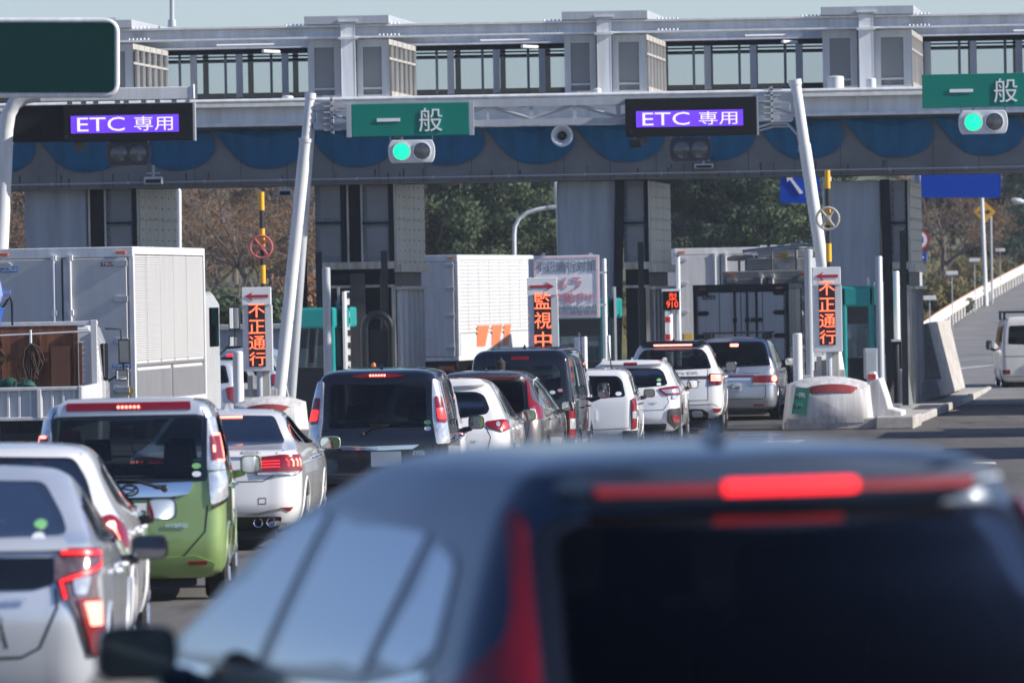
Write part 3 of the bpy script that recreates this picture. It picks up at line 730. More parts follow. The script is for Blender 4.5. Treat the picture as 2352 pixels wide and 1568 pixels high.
bumper(617, 912, 111.5, 1.45, 'curved white concrete bumper with red strip behind the white saloon roof', False)
bumper(2640, 866, 113, 1.72, 'curved concrete bumper beyond the right edge of the frame', True)
# tall led notices
def led_sign(px, y0, y1, d, wpx, chars, arrow, lab, sy0, sy1, tx=.82):
    c = P(px, (y0+y1)/2, d); k = K(d); w = wpx*k; h = (y1-y0)*k
    t = empty('led_notice', (c.x, d, 0), lab, 'led sign', 'tall white led notices on posts')
    ah = 42*k
    m = MB(); m.box((c.x, d, c.z-ah/2), (w, .26, h-ah)); m.build('case', mat('led_case', (.60, .62, .63), .45, var=.06), t, bevel=.012)
    m = MB(); m.box((c.x-.01, d-.04, c.z+h/2-ah/2), (w*.98, .22, ah*.98)); m.build('arrow_panel', sign_white, t, bevel=.01)
    ca = P(px, y0+21, d); s = arrow; L = w*.40; q = .028; x0 = c.x-.01
    pts = [(x0+s*L, ca.z), (x0+s*(L-.17), ca.z+.085), (x0+s*(L-.13), ca.z+q), (x0-s*L, ca.z+q), (x0-s*L, ca.z-q), (x0+s*(L-.13), ca.z-q), (x0+s*(L-.17), ca.z-.085)]
    m = MB(); m.prism(pts, d-.162, d-.15); m.build('arrow', red_paint, t)
    sc = P(px-1, (sy0+sy1)/2, d); sw = w*.56; sh = (sy1-sy0)*k
    m = MB(); m.box((sc.x, d-.135, sc.z), (sw, .02, sh)); o = m.build('screen', display_black, t)
    n = len(chars)
    for i, ch in enumerate(chars):
        if ch != ' ':
            text('lettering', ch, (sc.x, d-.152, sc.z+sh/2-sh*(i+.5)/n), sw*.98, sh/n*.84, led_orange, o, .01)
    m = MB(); zb = c.z-h/2; m.tube([(c.x+.02, d+.02, .2), (c.x+.02, d+.02, zb+.1)], .06, 12); m.box((c.x, d+.02, zb+.02), (.3, .15, .05)); m.build('post', grey_steel, t, smooth=False)
    m = MB(); m.box((c.x+w*.26, d+.12, zb-.25), (.14, .14, .5)); m.box((c.x-w*.3, d+.16, zb-.3), (.1, .12, .42)); m.box((c.x+w*.05, d+.2, zb-.44), (w*1.1, .1, .16)); m.build('junction_box', mat('box_beige', (.42, .41, .39), .5), t, bevel=.01)
    return t
led_sign(592, 659, 852, 113.6, 68, '不正通行', -1, 'tall white led notice with a leftward red arrow beside the left slanted pole', 695, 842)
led_sign(1900, 613, 808, 114.0, 66, '不正通行', -1, 'tall white led notice with a leftward red arrow above the bumper with the green plate', 644, 792)
led_sign(1248, 637, 860, 115, 70, '監視中 ', 1, 'tall white led notice with a rightward red arrow in front of the camera notice', 668, 848)
# height poles with round wheel marks
def height_pole(px, ytop, wy, d, wheel_m, lab, zb=.2):
    a = P(px, ytop, d); t = empty('striped_pole', (a.x, d, zb), lab, 'marker pole', 'yellow and black marker poles')
    segs = 9; L = (a.z-zb)/segs
    Lp = 42*K(d); z = a.z; i = 0
    while z > zb:
        z2 = max(zb, z-Lp); mk = MB(); mk.tube([(a.x, d, z), (a.x, d, z2)], .058 if i % 2 == 0 else .048, 12); mk.build('yellow_band' if i % 2 == 0 else 'black_band', yellow if i % 2 == 0 else black_paint, t, smooth=True); z = z2; i += 1
    c = P(px+(1 if wy < 550 else 0), wy, d); R = 25*K(d); m = MB()
    ring = [(c.x+R*math.cos(q), d-.08, c.z+R*math.sin(q)) for q in np.linspace(0, 2*math.pi, 33)]
    m.tube(ring, .027, 8, False)
    for q in (rad(52), rad(128)): m.tube([(c.x+R*math.cos(q), d-.08, c.z+R*math.sin(q)), (c.x-R*math.cos(q), d-.08, c.z-R*math.sin(q))], .027, 8)
    m.lathe((c.x, d-.04, c.z), (0, -1, 0), [(0, .06), (.07, .06), (.08, .03)], 14); m.build('wheel_mark', wheel_m, t, smooth=True)
height_pole(600, 441, 567, 114, mat('wheel_red', (.48, .12, .12), .4), 'yellow and black pole with a red crossed ring above the left led notice')
height_pole(1900, 391, 502, 114.3, mat('wheel_tan', (.42, .40, .34), .5), 'yellow and black pole with a grey crossed ring above the right led notice')
# round steel posts
def post(px, ytop, d, wpx, m_, lab, zb=.2, square=False):
    a = P(px, ytop, d); w = wpx*K(d); t = empty('steel_post', (a.x, d, zb), lab, 'post', 'posts on the toll islands')
    m = MB()
    if square: m.box((a.x, d, (a.z+zb)/2), (w, w, a.z-zb))
    else: m.tube([(a.x, d, zb), (a.x, d, a.z-.02), (a.x, d, a.z)], [w/2, w/2, w/2*.8], 16)
    m.build('shaft', m_, t, smooth=not square)
    m = MB(); m.box((a.x, d, zb+.02), (w*1.8, w*1.8, .05)); m.build('foot_plate', grey_steel, t)
    return t
post(749, 614, 117, 19, grey_steel, 'tall grey round post in front of the teal booth at the left')
post(732, 578, 124, 15, dark_steel, 'dark square post just left of the riveted panels', square=True)
post(882, 576, 124, 15, dark_steel, 'dark square post in front of the wide stair opening', square=True)
post(1387, 594, 119, 11, white_steel, 'thin white round post carrying the right side of the camera notice')
post(1856, 572, 116.5, 19, grey_steel, 'tall grey round post left of the right led notice')
post(1471, 556, 122, 13, dark_steel, 'dark square post right of the camera notice in front of the clad tower', square=True)
post(2018, 588, 121, 17, grey_steel, 'grey round post right of the right hand teal booth')
post(2058, 622, 124, 15, white_steel, 'white painted post between the dark posts at the right', zb=1.6)
post(2058, 768, 124.1, 14, dark_steel, 'dark stub post under the white painted post')
post(2073, 530, 122, 14, dark_steel, 'dark square post standing at the right end of the island', square=True)
for px, yt, d, w, lab in ((1326, 774, 116, 13, 'white short bollard below the camera notice, left one'), (1342, 773, 116.2, 13, 'white short bollard below the camera notice, right one'), (1398, 770, 117, 8, 'thin white bollard beside the white round post'),
                      (1831, 765, 115, 22, 'white bollard with a grey side left of the right led notice'), (546, 806, 112, 24, 'white bollard left of the left led notice'), (670, 700, 126.2, 10, 'thin grey pipe post behind the left slanted pole')):
    post(px, yt, d, w, white_steel, lab)
# cabinets and barrier walls
def cabinet(px0, y0, px1, y1, d, depth, m_, lab, name='control_cabinet'):
    c = P((px0+px1)/2, (y0+y1)/2, d); w, h = (px1-px0)*K(d), (y1-y0)*K(d)
    t = empty(name, (c.x, d, .2), lab, 'cabinet')
    m = MB(); m.box((c.x, d+depth/2, c.z), (w, depth, h)); m.build('box', m_, t, bevel=.015)
    m = MB(); m.box((c.x, d-.01, c.z), (w*.8, .02, h*.8)); m.build('door', m_, t, bevel=.006)
    m = MB(); m.box((c.x, d+depth/2, (c.z-h/2+.2)/2), (w*.6, depth*.6, max(.05, c.z-h/2-.2))); m.build('stand', grey_steel, t)
    return t
cabinet(1986, 800, 2016, 870, 117, .4, grey_steel, 'grey control cabinet standing above the stepped blocks at the right')
cabinet(1828, 862, 1866, 920, 116, .5, grey_steel, 'low grey cabinet left of the post of the right led notice')
cabinet(2004, 905, 2040, 940, 119, .5, dark_steel, 'dark low cabinet at the foot of the grey post at the right')
def wall_prism(name, poly_px, d, depth, m_, lab, cat='barrier'):
    pp = px_poly(poly_px, d); t = empty(name, (pp[0][0], d, 0), lab, cat)
    m = MB(); m.prism(pp, d, d+depth, SK); m.build('wall', m_, t, bevel=.03); return t
t = wall_prism('barrier_wall', [(2112, 748), (2132, 740), (2172, 908), (2112, 925)], 133, 9, concrete, 'tall sloped concrete barrier wall at the end of the right island')
m = MB(); m.prism(px_poly([(2112, 876), (2152, 872), (2162, 910), (2112, 925)], 131), 131, 133, SK); m.build('step_block', concrete, t, bevel=.03)
t = wall_prism('barrier_wall', [(2040, 905), (2060, 848), (2072, 848), (2086, 935), (2040, 945)], 124.5, 2, mat('barrier_dark', (.16, .17, .18), .7), 'dark sloped barrier block between the posts at the right')
m = MB(); m.box((P(2060, 850, 124.5).x, 124.4, 1.0), (.1, .04, .6)); m.build('rib', dark_steel, t)
# camera notice board
d = 116.5; t = empty('camera_notice', P(1301, 730, d), 'white notice board with grey and faded red characters behind the middle led notice', 'notice board')
m = MB(); m.prism(px_poly([(1225, 588), (1377, 585), (1379, 729), (1227, 732)], d), d, d+.06); m.build('board', mat('notice_white', (.74, .77, .80), .5, var=.07), t)
red_fade = mat('faded_red', (.60, .20, .27), .55, var=.12, scale=8); gry = mat('faded_grey', (.14, .18, .23), .55, var=.1, scale=8); gry2 = mat('faded_grey_light', (.22, .26, .31), .55, var=.1, scale=8)
for s, px, py, wp, hp, mm in (('不正通行対策', 1300, 611, 138, 27, gry), ('カメラ', 1290, 651, 92, 30, red_fade), ('作動中!!', 1315, 683, 100, 25, red_fade), ('高速道路株式会社', 1316, 706, 112, 12, gry2), ('県交通警察隊', 1323, 718, 98, 11, gry2)):
    c = P(px, py, d-.02); text('lettering', s, (c.x, d-.012, c.z), wp*K(d), hp*K(d), mm, t, .01)
m = MB()
for pts in (((1230, 592), (1373, 589)), ((1373, 589), (1375, 725)), ((1231, 728), (1375, 725)), ((1230, 592), (1231, 728))):
    a, b = P(*pts[0], d), P(*pts[1], d); m.tube([(a.x, d-.012, a.z), (b.x, d-.012, b.z)], .007, 4)
m.build('border', red_fade, t)
m = MB(); 
for px in (1249, 1357): c = P(px, 584, d); m.box((c.x, d+.1, c.z), (.08, .12, .06))
c = P(1224, 620, d+.1); m.box((P(1222, 640, d).x, d+.1, 1.8), (.14, .14, 3.4)); m.box((P(1384, 626, d).x, d+.1, P(1384, 626, d).z), (.16, .04, .04)); m.box((P(1384, 700, d).x, d+.1, P(1384, 700, d).z), (.16, .04, .04)); m.build('bracket', grey_steel, t)
# vehicle class display near the right clad tower
d = 124; t = empty('class_display', P(1541, 712, d), 'small black display with red characters at the edge of the clad tower', 'display')
m = MB(); c = P(1542, 690, d); m.box((c.x, d+.1, c.z), (.36, .24, .40)); m.build('case', black_mat, t, bevel=.01)
m = MB(); m.box((P(1541, 666, d).x, d+.08, P(1541, 666, d).z), (.40, .34, .05)); m.build('hood', white_steel, t)
c = P(1543, 681, d); text('lettering', '型', (c.x+.02, d-.03, c.z), .17, .15, led_red, t); c = P(1543, 699, d); text('lettering', '910', (c.x+.01, d-.03, c.z), .25, .14, led_red, t)
m = MB(); c = P(1556, 700, d); m.tube([(c.x+.03, d+.2, .2), (c.x+.03, d+.2, P(1556, 590, d).z)], .05, 12); m.build('pole', white_steel, t, smooth=True)
m = MB(); c = P(1537, 760, d); m.tube([(c.x, d+.1, .2), (c.x, d+.1, P(1537, 714, d).z)], .085, 12); o = m.build('striped_post', sign_white, t, smooth=True)
m = MB()
for y in (735, 775): c = P(1537, y, d); m.tube([(c.x-.02, d+.09, c.z-.05), (c.x-.02, d+.09, c.z+.07)], .086, 12)
m.build('red_band', red_paint, o, smooth=True)
# toll booths
def booth(x0, y0, x1, d, dep, side_px, lab, cut=0):
    k = K(d); c = P((x0+x1)/2, y0, d); w = (x1-x0)*k; zt = c.z; X0, X1 = c.x-w/2, c.x+w/2
    t = empty('toll_booth', (c.x, d, .2), lab, 'toll booth', 'teal toll booths on the islands')
    m = MB(); m.box((c.x, d+dep/2, zt-.22), (w, dep, .44), 0, SK)
    m.box((X0+.07, d+.07, (zt+.2)/2), (.14, .14, zt-.2)); m.box((X1-.07, d+.07, (zt+.2)/2), (.14, .14, zt-.2)); m.build('canopy_frame', teal, t, bevel=.05)
    m = MB(); m.box((c.x, d+dep/2, .75), (w-.04, dep-.04, 1.1), 0, SK); m.build('lower_panel', dark_steel, t)
    m = MB(); m.box((c.x, d+.1, (zt-.44+1.3)/2), (w-.26, .012, zt-1.74)); o = m.build('front_glass', booth_glass, t)
    m = MB(); m.box((c.x, d+.13, zt-.62), (w-.28, .02, .36)); m.build('blind', mat('blind_blue', (.03, .04, .09), .6, var=.3, scale=6), t)
    m = MB(); m.box((X1-.01+SK*dep/2, d+dep/2, 1.6), (.05, dep-.5, 2.6), 0, 0); 
    m.build('side_door', white_steel, t)
    m = MB(); m.box((X1+.03, d+dep*.5, 1.5), (.03, .35, 2.3)); m.box((X1+.03, d+dep*.25, 1.5), (.05, .05, 2.4)); m.build('door_stripe', teal, t)
    m = MB(); m.box((X1+.02, d+dep*.8, 1.6), (.05, .3, 2.8)); m.build('side_frame', galv, t)
    # desk, chair back and equipment seen through the glass
    m = MB(); m.box((c.x, d+.5, 1.28), (w*.8, .5, .06)); m.box((c.x-w*.2, d+.6, 1.5), (.3, .25, .4)); m.box((c.x+w*.2, d+.7, 1.6), (.25, .2, .6)); m.build('equipment', grey_steel, t)
    m = MB(); m.box((c.x+SK*dep, d+dep-.1, (zt-.44+1.3)/2), (w-.26, .012, zt-1.74)); m.build('rear_glass', booth_glass, t)
    return t
b = booth(655, 707, 768, 121, 3.0, 800, 'teal toll booth with striped edge post behind the left led notice')
b = booth(1268, 686, 1393, 122, 3.0, 1410, 'teal toll booth half hidden behind the camera notice')
b = booth(1930, 657, 2008, 121, 3.0, 2012, 'teal toll booth right of the right led notice')
booth(2740, 657, 2830, 121, 3.0, 2012, 'teal toll booth beyond the right edge')
# black and white hazard post beside the left booth
d = 123; a = P(797, 668, d); t = empty('hazard_post', (a.x, d, .2), 'black and white banded post right of the left teal booth', 'marker post')
m = MB(); m.box((a.x, d, (a.z+.2)/2), (.10, .1, a.z-.2)); m.build('shaft', sign_white, t)
m = MB(); z = a.z-.1
while z > .4: m.box((a.x, d-.01, z), (.104, .104, .13)); z -= .27
m.build('black_band', black_paint, t)
# round dark mirror hood and orange lamp in the stair opening
c = P(868, 800, 122); t = empty('hooped_rail', (c.x, 122, .2), 'dark round-topped hoop barrier in front of the stair opening', 'hoop barrier')
pts = [(c.x-.28, 122, .2), (c.x-.28, 122, c.z+.45)]+[(c.x-.28*math.cos(q), 122, c.z+.45+.28*math.sin(q)) for q in np.linspace(0, math.pi, 9)][1:]+[(c.x+.28, 122, .2)]
m = MB(); m.tube(pts, .085, 10); m.build('hoop', dark_steel, t, smooth=True)
m = MB(); m.box((c.x, 122.02, (c.z+.5)/2), (.5, .04, c.z+.3)); m.build('panel', dark_steel, t)
c = P(858, 833, 121); t = empty('warning_lamp', (c.x, 121, c.z-.1), 'small orange lamp dome just above the black minivan roof', 'lamp')
m = MB(); m.lathe((c.x, 121, c.z-.12), (0, 0, 1), [(0, .05), (.07, .05), (.11, .035), (.125, .01)], 14); m.build('dome', orange_lens, t, smooth=True)
m = MB(); m.tube([(c.x, 121, .2), (c.x, 121, c.z-.11)], .05, 10); m.build('stand', dark_steel, t, smooth=True)
# ================================================================ vehicle builder
def pchip(xs, ys, x):
    xs = np.asarray(xs, float); ys = np.asarray(ys, float); h = np.diff(xs); dl = np.diff(ys)/h; n = len(xs)
    m = np.zeros(n)
    for i in range(1, n-1):
        if dl[i-1]*dl[i] > 0:
            w1 = 2*h[i]+h[i-1]; w2 = h[i]+2*h[i-1]; m[i] = (w1+w2)/(w1/dl[i-1]+w2/dl[i])
    m[0] = dl[0]; m[-1] = dl[-1]
    i = np.clip(np.searchsorted(xs, x)-1, 0, n-2); t = (x-xs[i])/h[i]
    return ((1+2*t)*(1-t)**2)*ys[i]+t*(1-t)**2*h[i]*m[i]+t*t*(3-2*t)*ys[i+1]+t*t*(t-1)*h[i]*m[i+1]
def paint(name, col, metal=0., rough=.3, var=.04):
    return mat('paint_'+name, col, rough, metal, 1.0, var, 1.2)
class Body:
    """closed car skin lofted from rounded plan outlines; every key: z, half width, rear y, front y, corner radius"""
    def __init__(s, keys, bow=.10, bowf=.18, taper=.05):
        s.bow, s.bowf, s.taper = bow, bowf, taper
        k = np.array(keys, float)
        t = np.concatenate([[0], np.cumsum(np.sqrt(np.sum(np.diff(k[:, :4]*np.array([1, 1, .6, .35]), axis=0)**2, 1))+1e-4)])
        n = max(60, int(t[-1]/.028)); T = np.linspace(0, t[-1], n)
        T = np.sort(np.concatenate([T, t[1:-1]]))
        T = T[np.concatenate([[True], np.diff(T) > 1e-4])]
        cols = [pchip(t, k[:, j], T) for j in range(5)]
        s.Z = np.maximum.accumulate(cols[0]+np.arange(len(T))*1e-6); s.par = np.array(cols[1:]).T
        s.rows = np.array([s.outline(*p) for p in s.par])          # levels x points x 2
        s.arc = np.concatenate([np.zeros((len(T), 1)), np.cumsum(np.sqrt((np.diff(s.rows, axis=1)**2).sum(2)), 1)], 1)
        s.ztop = s.Z[-1]
    def outline(s, w, yr, yf, r):
        r = min(r, w*.9, (yf-yr)*.45); L = yf-yr
        bow = s.bow*(w/.85)**2; bf = s.bowf*(w/.85)**2
        out = []
        a = w-r; x = np.linspace(0, a, 16); yb = yr+bow*(a/w)**2*1.0
        for q in x: out.append((q, yr+bow*(q/w)**2))
        for q in np.linspace(0, math.pi/2, 10)[1:]: out.append((a+r*math.sin(q), yb+r*(1-math.cos(q))+0))
        ya, yz = yb+r, yf-bf*(a/w)**2-r
        if yz < ya+.05: yz = ya+.05
        for q in np.linspace(0, 1, 90)[1:]: out.append((w, ya+(yz-ya)*q))
        for q in np.linspace(0, math.pi/2, 10)[1:]: out.append((a+r*math.cos(q), yz+r*math.sin(q)))
        for q in np.linspace(a, 0, 14)[1:]: out.append((q, yz+r+bf*((a/w)**2-(q/w)**2)))
        o = np.array(out); ym = yr+L*.5
        o[:, 0] *= 1-s.taper*np.clip((ym-o[:, 1])/(L*.5), 0, 1)**2*.6-s.taper*np.clip((o[:, 1]-ym)/(L*.5), 0, 1)**2
        return o
    def at(s, u, z):
        z = min(max(z, s.Z[0]), s.Z[-1]); i = min(max(int(np.searchsorted(s.Z, z))-1, 0), len(s.Z)-2)
        t = (z-s.Z[i])/max(s.Z[i+1]-s.Z[i], 1e-9); sg = -1 if u < 0 else 1; u = abs(u)
        p = [np.interp(u, s.arc[j], s.rows[j, :, c])*w for j, w in ((i, 1-t), (i+1, t)) for c in (0, 1)]
        return np.array([sg*(p[0]+p[2]), p[1]+p[3], z])
    def nrm(s, u, z):
        e = .012
        a = s.at(u+e, z)-s.at(u-e, z); b = s.at(u, min(z+e, s.ztop))-s.at(u, z-e); n = np.cross(a, b); return n/(np.linalg.norm(n)+1e-9)
    def s_of(s, y, z):
        """arc position on the right side at that y"""
        i = min(max(int(np.searchsorted(s.Z, z)), 0), len(s.Z)-1); r = s.rows[i]; a = s.arc[i]
        k = 24; e = r.shape[0]-14
        return float(np.interp(y, r[k:e, 1], a[k:e])) if r[k, 1] < y else float(np.interp(y, r[:k+1, 1], a[:k+1]))
def round_poly(pts, r=.04, n=4):
    out = []; N = len(pts)
    for i in range(N):
        p0, p, p1 = (np.array(pts[j % N], float) for j in (i-1, i, i+1))
        a, b = p0-p, p1-p; la, lb = np.linalg.norm(a), np.linalg.norm(b); q = min(r, la*.45, lb*.45)
        A, B = p+a/la*q, p+b/lb*q
        for t in np.linspace(0, 1, n): out.append(tuple((1-t)**2*A+2*t*(1-t)*p+t*t*B))
    return out
def dense(pts, step=.05):
    out = []; N = len(pts)
    for i in range(N):
        a, b = np.array(pts[i]), np.array(pts[(i+1) % N]); n = max(1, int(np.linalg.norm(b-a)/step))
        for t in range(n): out.append(tuple(a+(b-a)*t/n))
    return out
def inside(poly, x, y):
    c = False; n = len(poly); j = n-1
    for i in range(n):
        xi, yi = poly[i]; xj, yj = poly[j]
        if (yi > y) != (yj > y) and x < (xj-xi)*(y-yi)/(yj-yi)+xi: c = not c
        j = i
    return c
def sym(half): return list(half)+[(-x, z) for x, z in reversed(half) if x > 1e-6]
class Car:
    def __init__(s, name, label, px, d, yaw, keys, pmat, cat='car', group='vehicles queueing for the toll gate', bow=.10, bowf=.18, taper=.05, z0=None, X=None):
        c = P(px, 784, d); x = c.x if X is None else X
        # the rear centre seen at px: correct for roll at road level
        s.root = empty(name, (x, d, ground_z(d) if z0 is None else z0), label, cat, group, rad(yaw))
        s.B = Body(keys, bow, bowf, taper); s.pm = pmat; s.holes = []; s.later = []; s.wheels = []; s.two = None
    def fixroll(s, px, zrel):
        o = s.root; d = o.location.y; k = FPX/d
        py = 668+(CAM_H-(o.location.z+zrel))*k; o.location.x = P(px, py, d).x; return s
    # ---- patches on the skin
    def patch(s, name, poly, m, off=.004, thick=.0, ring=None, ringw=.04, rad_=.03, parent=None, K=6, step=.05, ctr=None):
        pl = dense(round_poly(poly, rad_) if rad_ else poly, step); B = s.B
        c = np.mean(np.array(pl), 0) if ctr is None else np.array(ctr); v = []; f = []; mi = []; n = len(pl)
        scs = [1.0]
        if ring is not None: scs.append('ring')
        scs += [1-i/K for i in range(1, K)]+[.0]
        for sc in scs:
            for p in pl:
                p = np.array(p); dd = np.linalg.norm(p-c)
                fac = max(.05, 1-ringw/max(dd, 1e-6)) if ring is not None else 1
                q = c+(p-c)*((1 if sc == 1.0 else fac*(1 if sc == 'ring' else sc)))
                v.append(tuple(B.at(q[0], q[1])+B.nrm(q[0], q[1])*(off+thick)))
        for r in range(len(scs)-1):
            for i in range(n):
                f.append((r*n+i, r*n+(i+1) % n, (r+1)*n+(i+1) % n, (r+1)*n+i)); mi.append(1 if (ring is not None and r == 0) else 0)
        base = len(v)
        for p in pl: v.append(tuple(B.at(p[0], p[1])+B.nrm(p[0], p[1])*(-.012 if off < .025 else off-.015)))
        for i in range(n): f.append((i, (i+1) % n, base+(i+1) % n, base+i)); mi.append(1 if ring is not None else 0)
        o = link_mesh(name, v, f, [m, ring] if ring is not None else [m], mi, parent or s.root, world=False, smooth=True)
        o.data.set_sharp_from_angle(angle=rad(45))
        return o
    def both(s, name, poly, m, **k):
        o = s.patch(name, poly, m, **k)
        if k.get('ctr') is not None: k = dict(k, ctr=(-k['ctr'][0], k['ctr'][1]))
        s.patch(name, [(-a, b) for a, b in poly][::-1], m, **k); return o
    def side(s, pts): return [(s.B.s_of(y, z), z) for y, z in pts]
    def glass(s, name, poly, m=None, inset=.035, rad_=.05, K=8, later=True, frw=.05, ctr=None):
        s.later.append((name, poly, m or glass_dark, rad_, K, frw, ctr))
        pl = round_poly(poly, rad_); c = np.mean(np.array(pl), 0) if ctr is None else np.array(ctr)
        s.holes.append([tuple(c+(np.array(p)-c)*max(.05, 1-inset/max(np.linalg.norm(np.array(p)-c), 1e-6))) for p in pl])
    def strip(s, name, pts, w, m, off=.003, parent=None, closed=False):
        """thin band along a polyline on the skin"""
        pl = [np.array(p, float) for p in pts]; ps = []
        for i in range(len(pl)-1):
            n = max(1, int(np.linalg.norm(pl[i+1]-pl[i])/.05))
            for t in range(n): ps.append(pl[i]+(pl[i+1]-pl[i])*t/n)
        ps.append(pl[-1]); v = []; f = []
        for i, p in enumerate(ps):
            t = ps[min(i+1, len(ps)-1)]-ps[max(i-1, 0)]; t = t/(np.linalg.norm(t)+1e-9); nn = np.array([-t[1], t[0]])*w/2
            for q in (p+nn, p-nn): v.append(tuple(s.B.at(q[0], q[1])+s.B.nrm(q[0], q[1])*off))
        for i in range(len(ps)-1): f.append((2*i, 2*i+1, 2*i+3, 2*i+2))
        return link_mesh(name, v, f, m, None, parent or s.root, world=False, smooth=True)
    def gaps(s, lines, w=.010, m=None):
        V = []; F = []
        for pts in lines:
            for sg in ((1, -1)):
                o = s.strip('panel_gap', [(sg*a, b) for a, b in pts], w, gapm)
                k = len(V); V += [tuple(x.co) for x in o.data.vertices]; F += [tuple(i+k for i in p.vertices) for p in o.data.polygons]
                me = o.data; bpy.data.objects.remove(o); bpy.data.meshes.remove(me)
        return link_mesh('panel_gap', V, F, m or gapm, None, s.root, world=False)
    def wheel(s, y, r, width=.2, arch=.055):
        s.wheels.append((y, r, width, arch))
    def lettering(s, string, x, z, w, h, m, off=.012, wm=True, shear=0., parent=None):
        v, f = text_mb(string, w, h, .006, 1, shear, wm); out = []
        for a, b, c in v:
            p = s.B.at(x+a, z+c)+s.B.nrm(x+a, z+c)*(off-b); out.append(tuple(p))
        return link_mesh('lettering', out, f, m, None, parent or s.root, world=False)
    def plate(s, x, z, w=.33, h=.165, txt=None, m=None, off=.03):
        o = s.patch('number_plate', [(x-w/2, z-h/2), (x+w/2, z-h/2), (x+w/2, z+h/2), (x-w/2, z+h/2)], m or plate_white, off=0, thick=off, rad_=.01, K=2)
        if txt:
            s.lettering(txt, x+w*.0, z-h*.13, w*.86, h*.52, plate_ink, off+.006, parent=o); s.lettering('330 12', x, z+h*.32, w*.4, h*.16, plate_ink, off+.006, parent=o)
        return o
    def mirror(s, y, z, w=.2, h=.15, reach=.12, m=None, left=True, rnd=.05, face=None):
        m = m or s.pm
        for sg in ((1, -1) if left else (1,)):
            xb = s.B.at(s.B.s_of(y, z), z)[0]; cx = sg*(xb+reach+w/2-.05)
            mb = MB(); n = 20; v = []; f = []
            def ring(sc, yy):
                for i in range(n):
                    a = 2*math.pi*i/n; e = .5
                    v.append((cx+sg*math.copysign(abs(math.cos(a))**e, math.cos(a))*w/2*sc, yy, z+math.copysign(abs(math.sin(a))**e, math.sin(a))*h/2*sc))
            for sc, yy in ((.9, y), (1.0, y+.012), (1.0, y+.05), (.86, y+.10), (.5, y+.13), (.01, y+.135)): ring(sc, yy)
            for r in range(5):
                for i in range(n): f.append((r*n+i, r*n+(i+1) % n, (r+1)*n+(i+1) % n, (r+1)*n+i))
            mb.add(v, f); mb.add([], [])
            mb.tube([(cx-sg*w*.3, y+.06, z-h*.42), (sg*(xb-.03), y+.09, z-h*.62)], [.03, .04], 8)
            o = mb.build('door_mirror', m, s.root, world=False, smooth=True)
            g = MB(); v = []
            for sc in (.86, .0):
                for i in range(n):
                    a = 2*math.pi*i/n; e = .5
                    v.append((cx+sg*math.copysign(abs(math.cos(a))**e, math.cos(a))*w/2*sc, y+.004, z+math.copysign(abs(math.sin(a))**e, math.sin(a))*h/2*sc))
            g.add(v, [(i, (i+1) % n, n+(i+1) % n, n+i) for i in range(n)]); g.build('mirror_face', face or mirror_m, o, world=False)
            g = MB(); v = []
            for sc in (.97, .86):
                for i in range(n):
                    a = 2*math.pi*i/n; e = .5
                    v.append((cx+sg*math.copysign(abs(math.cos(a))**e, math.cos(a))*w/2*sc, y-.002, z+math.copysign(abs(math.sin(a))**e, math.sin(a))*h/2*sc))
            g.add(v, [(i, (i+1) % n, n+(i+1) % n, n+i) for i in range(n)]); g.build('mirror_rim', plastic, o, world=False)
    def wiper(s, x0, z0, x1, z1, L=.0):
        B = s.B; p = [Vector(B.at(a, b)+B.nrm(a, b)*o) for a, b, o in ((x0, z0, .03), ((x0*2+x1)/3+.0, (z0+z1)/2+.02, .045), (x1, z1, .03))]
        mb = MB(); mb.tube(p, [.018, .012, .008], 6); mb.lathe(p[0], B.nrm(x0, z0), [(-.03, .03), (.01, .03), (.02, .02)], 10)
        q = [Vector(B.at(x0*.35+x1*.65+t*(x1-x0)*.75, z1+.012)+B.nrm(x1, z1)*.02) for t in np.linspace(-.5, .5, 6)]
        mb.tube(q, .008, 5); return mb.build('rear_wiper', plastic, s.root, world=False, smooth=True)
    def antenna(s, y, z, kind='fin', m=None):
        mb = MB()
        if kind == 'fin':
            mb.add([(-.035, y, z), (.035, y, z), (-.03, y+.16, z), (.03, y+.16, z), (-.004, y+.01, z+.075), (.004, y+.01, z+.075), (0, y+.05, z+.06)], [(0, 1, 5, 4), (0, 4, 6, 2), (1, 3, 6, 5), (4, 5, 6), (2, 6, 3)])
        else:
            mb.tube([(0, y, z-.03), (0, y-.18, z+.38)], [.01, .004], 6); mb.lathe((0, y, z-.03), (0, 0, 1), [(0, .03), (.05, .02)], 8)
        return mb.build('antenna', m or plastic, s.root, world=False, smooth=True)
    def rails(s, y0, y1, x, zf, m, r=.022, hgt=.055):
        for sg in (1, -1):
            mb = MB(); q = []
            for t in np.linspace(0, 1, 12):
                y = y0+(y1-y0)*t; q.append((sg*x, y, zf(y)+hgt*min(1, min(t, 1-t)*8)-.012))
            mb.tube(q, r, 8); mb.build('roof_rail', m, s.root, world=False, smooth=True)
    def finish(s, inner=True, two=None, floor=.28, belt=.9, ws=None, seats=True):
        """two: (z, material) -> the skin above z is a roof part of its own colour"""
        B = s.B; nl, npn = B.rows.shape[0], B.rows.shape[1]
        for (y, r, wd, ar) in s.wheels:
            pl = []
            R = r+ar
            for q in np.linspace(math.pi, 0, 18): pl.append((y+R*math.cos(q), r+R*math.sin(q)))
            pl += [(y+R, .0), (y-R, .0)]
            s.holes.append(('y', pl))
        V = []; idx = {}
        # right half points then left half mirrored
        for l in range(nl):
            for p in range(npn): V.append((B.rows[l, p, 0], B.rows[l, p, 1], B.Z[l]))
        off = len(V)
        for l in range(nl):
            for p in range(npn): V.append((-B.rows[l, p, 0], B.rows[l, p, 1], B.Z[l]))
        shol = [h for h in s.holes if h[0] != 'y']; yhol = [h[1] for h in s.holes if h[0] == 'y']
